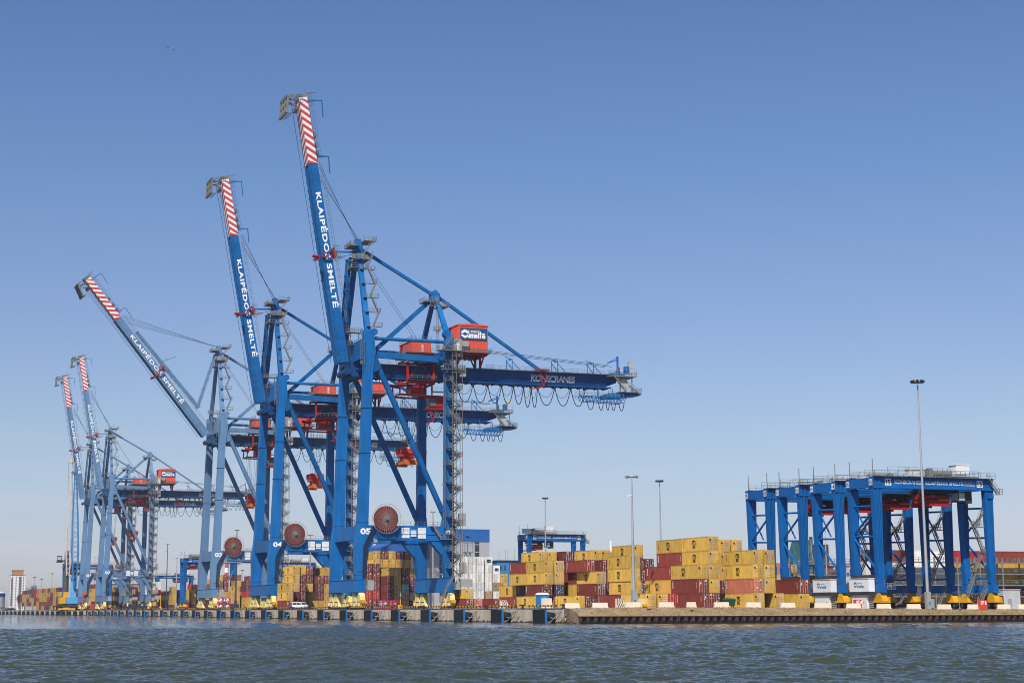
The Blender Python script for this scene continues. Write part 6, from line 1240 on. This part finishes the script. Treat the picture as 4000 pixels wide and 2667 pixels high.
# ------------------------------------------------------------ vehicles
def wheels(t, xs, y0, y1, r, nm='wheel'):
    for x in xs:
        for y in (y0, y1): p = MB(); p.tube((x, y-.13, r), (x, y+.13, r), r, 14); w_ = p.build(nm, BLACK, t); q = MB(); q.tube((x, y-.15, r), (x, y+.15, r), r*.5, 10); q.build('rim', GREYB, w_)
def van(u, v, z, rot, lab, paint, s=1):
    t = thing('parked_van', lab, 'van', (u, v, z), rot=(0, 0, rot), scale=(s, s, s)); p = MB(); prof = [(-2.4, .35), (2.25, .35), (2.42, .6), (2.4, 1.0), (1.75, 1.22), (1.15, 1.92), (.8, 2.0), (-2.2, 2.0), (-2.42, 1.7)]
    p.prism([(x, -.95, zz) for x, zz in prof], (0, 1.9, 0)); p.build('body', paint, t); p = MB()
    for y in (-.96, .96):
        for a, b in ((-2.1, -.6), (-.45, .6)): p.quad((a, y, 1.2), (b, y, 1.2), (b, y, 1.78), (a, y, 1.78))
        p.quad((.7, y, 1.2), (1.55, y, 1.2), (1.1, y, 1.78), (.7, y, 1.78))
    p.quad((1.77, -.85, 1.24), (1.77, .85, 1.24), (1.2, .78, 1.9), (1.2, -.78, 1.9)); p.quad((-2.44, -.75, 1.2), (-2.44, .75, 1.2), (-2.42, .7, 1.75), (-2.42, -.7, 1.75)); p.build('window', GLASS, t)
    wheels(t, (-1.45, 1.5), -.86, .86, .34)
    for y in (-.7, .7): p = MB(); p.box((2.36, y-.16, .75), (2.44, y+.16, .92)); p.build('headlight', TAG1, t); p = MB(); p.box((-2.46, y-.1, 1.0), (-2.41, y+.1, 1.35)); p.build('tail_light', REDP, t)
van(7.5, 238, 3.1, R(-60), 'white passenger van parked on the quay under crane 04', WHITE, 1.12)
def car(u, v, z, rot, lab, paint):
    t = thing('parked_car', lab, 'car', (u, v, z), 'cars parked on the far quay', rot=(0, 0, rot), scale=(1.25,)*3); p = MB(); prof = [(-2.1, .3), (2.1, .3), (2.15, .7), (1.1, .92), (.5, 1.42), (-1.0, 1.45), (-1.8, .98), (-2.15, .9)]
    p.prism([(x, -.85, zz) for x, zz in prof], (0, 1.7, 0)); p.build('body', paint, t); p = MB()
    for y in (-.86, .86): p.quad((-1.5, y, .97), (.95, y, .95), (.45, y, 1.36), (-.95, y, 1.38))
    p.quad((1.0, -.75, .98), (1.0, .75, .98), (.55, .7, 1.4), (.55, -.7, 1.4)); p.build('window', GLASS, t); wheels(t, (-1.3, 1.35), -.78, .78, .32)
SIL = mat('car_silver', (.42, .43, .44), .35, .4, var=.05); CBL = mat('car_black', (.02, .02, .024), .3, var=0)
for i, (u, v, c, lab) in enumerate(((-11.5, 1105, WHITE, 'white car parked beside the storage tank'), (-11, 1088, SIL, 'silver car parked on the far quay'), (-9.5, 1050, CBL, 'black car parked on the far quay'), (-10.2, 1070, WHITE, 'white car between the silver and the black one'))): car(u, v, 3.0, R(10), lab, c)
def trailer(u, v, rot, lab, tractor=True):
    t = thing('terminal_tractor', lab, 'truck', (u, v, 3.1), 'terminal trucks waiting on the quay', rot=(0, 0, rot)); NB = mat('truck_navy', (.018, .03, .075), .5, var=.15)
    p = MB(); p.box((-7.5, -1.2, 1.0), (4.6, 1.2, 1.35)); p.box((-7.5, -1.25, 1.35), (-7.1, 1.25, 1.9)); p.box((3.8, -1.25, 1.35), (4.4, 1.25, 1.8)); p.build('chassis', NB, t)
    if tractor:
        p = MB(); p.hexa([(5.2, -1.1, 1.0), (7.0, -1.1, 1.0), (7.0, .5, 1.0), (5.2, .5, 1.0), (5.3, -1.05, 3.1), (6.7, -1.05, 3.1), (6.7, .45, 3.1), (5.3, .45, 3.1)]); p.box((3.4, -1.2, .7), (7.6, 1.2, 1.1)); cb = p.build('cab', mat('cab_dark', (.04, .045, .05), .4, var=0), t); p = MB(); p.quad((5.4, -1.12, 1.9), (6.8, -1.12, 1.9), (6.65, -1.08, 2.9), (5.45, -1.08, 2.9)); p.build('window', GLASS, cb)
    wheels(t, (-6.5, -5.2, 4.0, 6.6), -1.0, 1.0, .5)
for i in range(6): trailer(10+i*1.2, 560+i*22, R(82+3*i), f'dark blue terminal truck with an empty trailer, {nth(i+1)} in the row on the quay')
t = thing('navigation_post', 'yellow post on a round base at the quay edge', 'post', (3.8, 479, 3.0)); p = MB(); p.tube((0, 0, 0), (0, 0, 1.1), 1.0, 14, .7); p.tube((0, 0, 1.1), (0, 0, 1.6), .5, 10); p.build('base', YEL, t); p = MB(); p.tube((0, 0, 1.5), (0, 0, 6.8), .16, 8); p.build('pole', YEL, t)
t = thing('navigation_post', 'yellow post with a square box at the foot of crane 05', 'post', (22, 176, 3.1)); p = MB(); p.box((-.8, -.6, 0), (.6, .6, 1.1)); p.tube((.3, 0, 1.0), (.3, 0, 2.6), .14, 8); p.build('base', YEL, t); p = MB(); p.tube((.3, 0, 2.6), (.3, 0, 5), .08, 8); p.box((.15, -.2, 3.4), (.45, .2, 4.4)); p.build('pole', mat('post_green', (.3, .42, .22), .6, var=.1), t)

# ------------------------------------------------------------ mobile harbour cranes
def harbour_crane(u, v, lean, Ht, Lt, tower, lattice, house, lab, cabx):
    t = thing('mobile_harbour_crane', lab, 'harbour crane', (u, v, 3.0)); p = MB(); p.box((-4.5, -8, 1.4), (4.5, 8, 3.2)); p.box((-6.5, -8.5, 1.9), (6.5, -6.8, 2.7)); p.box((-6.5, 6.8, 1.9), (6.5, 8.5, 2.7))
    for x in (-6, 6):
        for y in (-7.6, 7.6): p.box((x-1.2, y-1.2, 0), (x+1.2, y+1.2, .35)); p.tube((x, y, .3), (x, y, 2), .3, 8)
    ch = p.build('chassis', DARK, t)
    for y in (-5, -2.5, 0, 2.5, 5):
        for x in (-3.9, 3.9): q = MB(); q.tube((x-.5, y, .8), (x+.5, y, .8), .8, 12); q.build('wheel', BLACK, ch)
    p = MB(); p.hexa([(-3.8, -4.2, 4.0), (4.6, -4.2, 4.0), (4.6, 4.2, 4.0), (-3.8, 4.2, 4.0), (-4.0, -4.2, 7.8), (4.8, -4.2, 7.8), (4.8, 4.2, 7.8), (-4.0, 4.2, 7.8)]); p.box((-1.5, -2.6, 7.8), (1.6, 2.6, 11)); p.tube((0, 0, 3), (0, 0, 4), 2.2, 14); p.build('machine_house', house, t)
    p = MB(); p.tube((0, 0, 7.8), (0, 0, Ht), 1.9, 18, 1.5); p.box((-2.0, -2.2, Ht), (2.0, 2.2, Ht+1.4)); smooth(p.build('tower', tower, t)) if False else p.build('tower', tower, t)
    p = MB(); p.box((cabx-1.6, -2.4, Ht+2.5), (cabx+1.2, .2, Ht+6)); p.box((cabx-2, -2.6, Ht+2), (cabx+1.6, .4, Ht+2.5)); p.beam((cabx, -1, Ht+3), (0, 0, Ht+3), 1.2, .8); p.box((-1.2, -1.2, Ht+1.2), (1.2, 1.2, Ht+9)); cb = p.build('tower_cab', DARK, t); q = MB(); q.box((cabx-1.62, -2.2, Ht+3.4), (cabx-1.6, 0, Ht+5.4)); q.box((cabx-1.5, -2.42, Ht+3.6), (cabx+.8, -2.4, Ht+5.4)); q.build('window', mat('pale_glass', (.45, .52, .53), .15), cb)
    p = MB(); a = Vector((.6, -3.2, Ht-6)); b = a+Vector((lean, 0, Lt)); d = (b-a)
    ws = [(0, .7), (.3, 2.0), (.62, 1.55), (1, .45)]
    def cor(f, k):
        for (f0, w0), (f1, w1) in zip(ws[:-1], ws[1:]):
            if f <= f1+1e-6: w_ = w0+(w1-w0)*(f-f0)/(f1-f0); break
        return a+d*f+Vector(((-w_, w_, w_, -w_)[k], (-w_, -w_, w_, w_)[k], 0))
    N = 24
    for k in range(4):
        for i in range(N): p.beam(cor(i/N, k), cor((i+1)/N, k), .5, .5); p.beam(cor(i/N, k), cor((i+1)/N, (k+1) % 4), .27, .27) if i % 2 else p.beam(cor(i/N, (k+1) % 4), cor((i+1)/N, k), .27, .27)
    p.build('lattice_boom', lattice, t); p = MB(); p.box((b.x-1.9, -4.2, b.z-1.4), (b.x+1.9, -2.2, b.z-.6)); p.tube((b.x-1.6, -3.8, b.z-.4), (b.x-1.6, -2.6, b.z-.4), 1.0, 10); p.tube((b.x+1.6, -3.8, b.z-.4), (b.x+1.6, -2.6, b.z-.4), 1.0, 10); p.tube((b.x, -3.2, b.z-1), (b.x, -3.2, b.z+2.4), .7, 10, .4); p.build('boom_head', lattice, t)
    p = MB()
    for x in (-1.9, 1.9): p.tube((b.x+x, 0, b.z-.4), (1+x*.5, 0, Ht+8), .06, 4, cap=False)
    p.build('hoist_rope', ROPE, t); return t
LB = mat('harbour_light_blue', (.10, .36, .62), .45, var=.1); LBD = mat('harbour_blue_lattice', (.05, .24, .50), .5, var=.1)
harbour_crane(-2.6, 781, .3, 27, 71, mat('tower_grey', (.075, .075, .07), .6, var=.15), mat('lattice_pale', (.62, .58, .54), .5, var=.08), YEL, 'grey mobile harbour crane with a pale lattice boom standing upright', -4.4)
harbour_crane(.6, 770, -2.0, 19, 71, LB, LBD, LB, 'light blue mobile harbour crane with a blue lattice boom beside the grey one', 3.6)
t = thing('hoist_hook', 'orange red hook frame of A shape on the quay before the light blue crane', 'hook frame', (2.8, 735, 3.0)); p = MB(); p.beam((-1.7, 0, 0), (-.3, 0, 7), .45, .45); p.beam((1.7, 0, 0), (.3, 0, 7), .45, .45); p.beam((-1, 0, 2.6), (1, 0, 2.6), .3, .3); p.beam((-.6, 0, 4.8), (.6, 0, 4.8), .3, .3); p.build('frame', mat('hook_orange', (.62, .09, .02), .5), t); p = MB(); p.tube((0, -.6, 9.6), (0, .6, 9.6), 1.1, 12); p.box((-1.4, -.5, 9.0), (1.4, .5, 10)); p.beam((-.5, 0, 7), (-.5, 0, 9), .2, .2); p.beam((.5, 0, 7), (.5, 0, 9), .2, .2); p.build('pulley', mat('hook_orange', (.62, .09, .02), .5), t)
p = MB(); p.box((-5, -1, .3), (5, 1, 1.2)); p.box((-4.6, -1.2, 0), (-3.8, 1.2, .4)); p.box((3.8, -1.2, 0), (4.6, 1.2, .4)); p.box((-2, -.8, 1.2), (2, .8, 1.6)); p.build('lifting_frame', YEL, None, (-4.2, 760, 2.95), label='long yellow lifting frame lying on the quay', cat='lifting frame')
p = MB(); p.box((-4.5, -1.2, .3), (4.5, 1.2, 1.0)); p.beam((-3, 0, 1), (3, 0, 3.2), .8, .8); p.box((-4.2, -1, 1), (-2.2, 1, 3.2)); p.build('loader', mat('loader_red', (.42, .06, .03), .5), None, (6.2, 700, 3.1), label='rust red loader parked under the leg of crane 01', cat='loader')

# ------------------------------------------------------------ buildings
HG = mat('hall_grey_sheet', (.42, .42, .445), .6, var=.05, scale=.2); HGD = mat('hall_dark_sheet', (.17, .17, .19), .6, var=.05); HB = mat('hall_blue_sheet', (.025, .125, .40), .5, var=.05, scale=.2); STRIP = mat('window_strip', (.045, .048, .06), .25, var=.1)
t = thing('industrial_hall', 'big grey and blue industrial hall behind crane 05', 'industrial building', (98, 400, 3.1))
p = MB(); p.box((2.5, 0, 0), (36.4, 60, 29.0)); p.build('wall', HG, t)
p = MB(); p.box((2.5, -.12, 29.0), (36.5, 60.1, 34.3)); p.box((2.4, -.15, 34.3), (36.6, 60.2, 34.5)); p.build('blue_band', HB, t)
p = MB(); p.box((2.3, -2.5, 0), (7.8, 0, 33)); p.build('stair_core', HGD, t)
for x in (13.2, 29.6):
    p = MB(); p.box((x, -.14, 0), (x+2, -.02, 29.0)); f = p.build('window', STRIP, t); p = MB()
    for i in range(9): p.box((x, -.2, 2+i*3.2), (x+2, -.14, 2.35+i*3.2))
    p.build('mullion', HG, f)
t = thing('industrial_hall', 'lower blue hall with sloping top and two dark louvred openings', 'industrial building', (86.5, 392, 3.1))
p = MB(); p.prism([(0, 0, 0), (14, 0, 0), (14, 0, 31.5), (0, 0, 26.5)], (0, 40, 0)); p.build('wall', HB, t)
p = MB(); p.prism([(1.2, -.2, 0), (13.1, -.2, 0), (13.1, -.2, 23.6), (7.2, -.2, 22.2), (1.2, -.2, 20.6)], (0, .15, 0)); p.build('grey_front', HG, t)
for a, b, z in ((1.4, 5.4, 20.0), (7.3, 12.9, 21.8)): p = MB(); p.prism([(a, -.3, z-5), (b, -.3, z-4.6), (b, -.3, z+.7), (a, -.3, z-.3)], (0, .1, 0)); p.build('louvre', mat('louvre_dark', (.10, .095, .09), .7), t)
t = thing('office_block', 'grey apartment block with a grid facade behind the cable reel of crane 05', 'apartment building', (114, 541, 3.1)); p = MB(); p.box((0, 0, 0), (9.5, 14, 34)); p.build('wall', mat('block_grey', (.36, .38, .40), .7, var=.08), t)
for i in range(4): p = MB(); p.box((1.4+i*2.2, -.1, 1), (2.1+i*2.2, 0, 33)); p.build('window', STRIP, t)
p = MB()
for j in range(8): p.box((-.3, -.35, 3+j*4), (9.6, -.1, 3.4+j*4)); p.box((-.5, 0, 3.6+j*4), (0, 14, 5.2+j*4))
p.build('balcony', mat('balcony_pale', (.5, .5, .49), .7), t)
t = thing('office_block', 'blue office block with paired windows beside the white container wall', 'office building', (92, 279, 3.1)); OB = mat('office_blue', (.05, .21, .48), .6, var=.06); p = MB(); p.box((0, 0, 0), (11, 12, 17)); p.build('wall', OB, t); p = MB(); p.box((-.3, -.3, 17), (11.3, 12.3, 17.5)); p.build('roof', DARK, t)
for k in range(4):
    for x in (.3, 1.9): p = MB(); p.box((x+.4, -.05, 3+k*3.6), (x+1.5, 0, 4.8+k*3.6)); p.mi = 1; p.box((x+.75, -.08, 3+k*3.6), (x+.85, -.05, 4.8+k*3.6)); p.build('window', [GLASS, WHITE], t)
p = MB()
for x in (2, 4.5, 5.5, 8): p.tube((x, 3, 17.5), (x, 3, 20.5+x*.2), .06, 5)
p.build('aerial', GALV, t)
def block(nm, lab, cat, u, v, z, W, D, H, wall, nx, nz, ww, wh, roof=None, z0=1.2, fr=0, side=True):
    t = thing(nm, lab, cat, (u, v, z)); p = MB(); p.box((0, 0, 0), (W, D, H)); p.build('wall', wall, t)
    p = MB(); p.box((-.2, -.2, H), (W+.2, D+.2, H+.5)); p.build('roof', roof or DARK, t)
    for i in range(nx):
        for k in range(nz):
            x = W*(i+.5)/nx; zz = z0+k*(H-z0)/nz; q = MB(); q.box((x-ww/2, -.06, zz), (x+ww/2, .02, zz+wh)); q.build('window', GLASS, t)
    if side:
        for i in range(max(1, int(D/5))):
            for k in range(nz): y = 2.5+i*5; zz = z0+k*(H-z0)/nz; q = MB(); q.box((-.06, y-ww/2, zz), (.02, y+ww/2, zz+wh)); q.build('window', GLASS, t)
    return t
block('brown_building', 'pale brown flat building behind crane 04, above the maroon containers', 'building', 116, 650, 3.1, 12, 20, 21, mat('wall_tan', (.42, .34, .25), .75, var=.08), 5, 3, 1.1, 1.5, side=False)
block('warehouse', 'long grey warehouse roof behind the two far pale cranes', 'warehouse', 46, 990, 3.1, 36, 60, 18.5, mat('warehouse_grey', (.28, .28, .29), .7, var=.08), 6, 1, 3.5, 1.2, z0=14, side=False)
t = block('apartment_tower', 'tall white apartment tower with a brown top', 'apartment building', 50, 1733, 3.1, 16.5, 16, 39, mat('tower_white', (.74, .70, .66), .75, var=.05), 4, 12, 1.2, 1.6, z0=2, side=True)
p = MB(); p.box((2.6, 1, 39.5), (14.2, 15, 45)); p.box((2.0, .5, 45), (14.8, 15.5, 45.5)); p.build('penthouse', mat('tower_brown', (.40, .19, .085), .7), t); p = MB(); p.box((9.2, -.3, 4), (12.2, -.02, 38)); p.box((.6, -.3, 5), (2.6, -.02, 36)); p.build('balcony_strip', mat('balcony_dusk', (.14, .11, .15), .7, var=.4, scale=.6), t)
t = thing('glass_tower', 'green glass office tower with sloping shoulder behind the yard cranes', 'office building', (226.5, 294, 3.1)); GT = mat('tower_glass_green', (.06, .17, .155), .15, var=.45, scale=.35); p = MB(); p.hexa([(0, 0, 0), (7, 0, 0), (7, 9, 0), (0, 9, 0), (0, 0, 18.5), (7, 0, 18.5), (7, 9, 18.5), (0, 9, 18.5)]); p.hexa([(0, 0, 18.5), (7, 0, 18.5), (7, 9, 18.5), (0, 9, 18.5), (2.4, 1, 27), (7, 1, 27), (7, 8, 27), (2.4, 8, 27)]); p.build('glass_wall', GT, t); p = MB()
for x in (1.4, 3, 5, 6.8): p.beam((x, -.06, 0), (x, -.06, 18.5), .16, .12); p.beam((x, -.06, 18.5), (2.4+x*.66, .94, 27), .16, .12)
for z in (3, 6, 9, 12, 15, 18.4): p.box((0, -.12, z), (7, 0, z+.18))
p.build('mullion', mat('mullion_pale', (.5, .52, .5), .5), t); p = MB(); p.box((4.2, -2.2, 0), (8, 0, 13.5)); p.mi = 1; p.box((4.8, -2.3, 9.8), (7.4, -2.2, 12)); p.box((4.8, -2.3, 4), (7.4, -2.2, 8)); p.build('stair_core', [WHITE, STRIP], t); p = MB()
for x in (3.4, 6.2): p.tube((x, 4, 27), (x, 4, 30.5), .12, 5)
p.build('aerial', GALV, t)
t = block('dark_building', 'dark grey roofed building with brick red band beside the glass tower', 'building', 241.5, 310, 3.1, 11, 15, 16.5, mat('wall_brick', (.30, .09, .07), .75, var=.1), 4, 4, 1.2, 1.6, side=False); p = MB(); p.box((.5, .5, 17), (9.5, 14, 26)); p.tube((3.4, 4, 26), (3.4, 4, 29.2), .7, 8); p.build('upper_storey', mat('roof_charcoal', (.055, .055, .062), .7), t)
block('pale_building', 'pale building with a red roof edge above the trees between yard cranes', 'building', 254, 312, 3.1, 8, 15, 17, mat('wall_pale', (.5, .47, .45), .75), 3, 4, 1.1, 1.4, mat('roof_red', (.33, .08, .06), .7), side=False)
t = thing('chimney', 'red and white banded chimney behind the stacks under crane 03', 'chimney', (262, 1555, 3.1)); p = MB()
for i in range(10): p.mi = i % 2; p.tube((0, 0, i*5.0), (0, 0, i*5.0+5), 2.7-.06*i, 16, 2.64-.06*i, cap=False)
p.build('stack', [WHITE, TIPR], t); p = MB(); p.tube((0, 0, 50), (0, 0, 50.6), 2.4, 16); p.build('rim', DARK, t)
t = thing('storage_tank', 'round white storage tank with a dark blue band', 'storage tank', (-22.5, 1062, 3.0)); p = MB(); p.tube((0, 0, 0), (0, 0, 13), 8.4, 40, cap=False); smooth(p.build('shell', mat('tank_white', (.66, .65, .64), .5, var=.06, streak=.7), t)); p = MB(); p.tube((0, 0, 10.2), (0, 0, 12.8), 8.46, 40, cap=False); smooth(p.build('blue_band', mat('band_blue', (.03, .10, .22), .5), t)); p = MB(); p.tube((0, 0, 13), (0, 0, 15.4), 8.6, 40, .3); p.build('roof', WHITE, t); p = MB(); p.tube((0, 0, 2.2), (0, 0, 2.5), 8.7, 40); p.build('base_ring', GREYB, t)

# ------------------------------------------------------------ trees
def leafm(nm, c): return mat(nm, c, .7, var=.35, scale=.8)
LFS = [leafm('leaf_dark', (.028, .05, .016)), leafm('leaf_mid', (.05, .08, .022)), leafm('leaf_light', (.08, .11, .03))]
BARK = mat('bark', (.08, .06, .045), .9)
def tree(u, v, z, H, W, lab, n=1500, seed=1):
    r = random.Random(seed); t = thing('tree', lab, 'tree', (u, v, z), 'trees beyond the yard'); p = MB(); p.tube((0, 0, 0), (0, 0, H*.5), H*.03, 8, H*.018)
    cl = []
    for i in range(14):
        a = r.uniform(0, 6.28); q = r.uniform(0, .78)*W/2; zz = H*r.uniform(.38, .9); s = W*r.uniform(.14, .26)*(1.15-zz/H*.5); c = Vector((q*math.cos(a)*(1.25-zz/H*.6), q*math.sin(a)*(1.25-zz/H*.6), zz)); cl.append((c, s)); p.tube((0, 0, H*.35), c, H*.012, 5, H*.005)
    p.build('trunk', BARK, t); p = MB()
    for i in range(n):
        c, s = r.choice(cl); d = Vector((r.gauss(0, 1), r.gauss(0, 1), r.gauss(0, .8))).normalized(); o = c+d*s*r.uniform(.5, 1.08)
        q = r.uniform(.14, .34)*H/12; a = Vector((r.gauss(0, 1), r.gauss(0, 1), r.gauss(0, 1))).normalized(); b = a.orthogonal().normalized()
        p.mi = r.choice((0, 0, 1, 1, 2)); p.quad(o-a*q, o-b*q*.6, o+a*q, o+b*q*.6)
    p.build('crown', LFS, t)
for i, (u, v, H, W, lab) in enumerate(((24, 1225, 22, 18, 'broad round tree above the far container row'), (8, 1180, 13, 10, 'tree directly beside the storage tank'), (12, 1210, 14, 10, 'tree between the storage tank and the white apartment tower'), (20, 1260, 15, 12, 'tree hiding the foot of the white apartment tower'), (228, 270, 15, 10, 'tree in front of the glass tower beside the yard crane leg'), (236, 280, 16.5, 11, 'tree between the glass tower and the dark roofed building'), (243, 275, 17, 10, 'tree under the pale building with the red roof edge'), (251, 278, 17.5, 10, 'tree between the legs of yard crane 14'))): tree(u, v, 3.0, H, W, lab, seed=i+3)

# ------------------------------------------------------------ birds
def bird(u, v, z, rot, s, lab, cat='bird', fly=True):
    t = thing('seagull' if fly else 'pigeon', lab, cat, (u, v, z), rot=rot, scale=(s, s, s))
    bm = bmesh.new(); vs = []; pts = [((0, 0, 0), .001), ((-.30, 0, -.02), .03), ((-.15, 0, 0), .075), ((.05, 0, .01), .085), ((.2, 0, .03), .05), ((.29, 0, .05), .05), ((.36, 0, .05), .012)]
    p = MB()
    for (a, ra), (b, rb) in zip(pts[1:-1], pts[2:]): p.tube(a, b, ra, 10, rb, cap=False)
    p.prism([(-.28, -.05, -.01), (-.28, .05, -.01), (-.48, .09, -.02), (-.48, -.09, -.02)], (0, 0, .012)); smooth(p.build('body', mat('feather_white', (.72, .70, .66), .8) if fly else mat('feather_dark', (.07, .07, .08), .8), t))
    for sgn in (-1, 1):
        p = MB()
        if fly: p.prism([(.10, sgn*.06, .02), (.16, sgn*.32, .12), (.08, sgn*.52, .15), (-.10, sgn*.74, .10), (-.10, sgn*.50, .11), (-.08, sgn*.28, .07), (-.12, sgn*.06, .02)], (0, 0, .015))
        else: p.prism([(.12, sgn*.07, .05), (.05, sgn*.1, 0), (-.3, sgn*.05, -.02), (-.1, sgn*.06, .06)], (0, .01, 0))
        p.build('wing', mat('wing_grey', (.05, .05, .055), .8), t)
    if not fly:
        for sgn in (-1, 1): p = MB(); p.tube((0, sgn*.03, -.05), (.02, sgn*.03, -.2), .008, 5); p.build('leg', REDP, t)
bird(-96, -90, 79.2, (R(24), R(-18), R(70)), .95, 'dark winged gull flying high in the open sky')
bird(-37.6, -36, 24, (R(10), R(0), R(-20)), .8, 'small dark gull flying between the legs of crane 05')
bird(14.8, -8.2, 2.72, (0, 0, R(200)), 1.7, 'dark bird standing on the dry grass bank below the mast', fly=False)
bird(23.6, -9.2, 2.55, (0, 0, R(20)), 1.7, 'dark bird on the grass bank near a cream barrier', fly=False)

# ------------------------------------------------------------ air
p = MB(); p.box((-1300, -420, -3), (1500, 2600, 175))
hm = bpy.data.materials.new('haze'); hm.use_nodes = True; t = hm.node_tree; t.nodes.clear(); o = t.nodes.new('ShaderNodeOutputMaterial'); v = t.nodes.new('ShaderNodeVolumePrincipled')
v.inputs['Color'].default_value = (.75, .86, 1, 1); v.inputs['Density'].default_value = .00006; v.inputs['Anisotropy'].default_value = 0; t.links.new(v.outputs[0], o.inputs['Volume'])
p.build('haze', hm, kind='stuff')
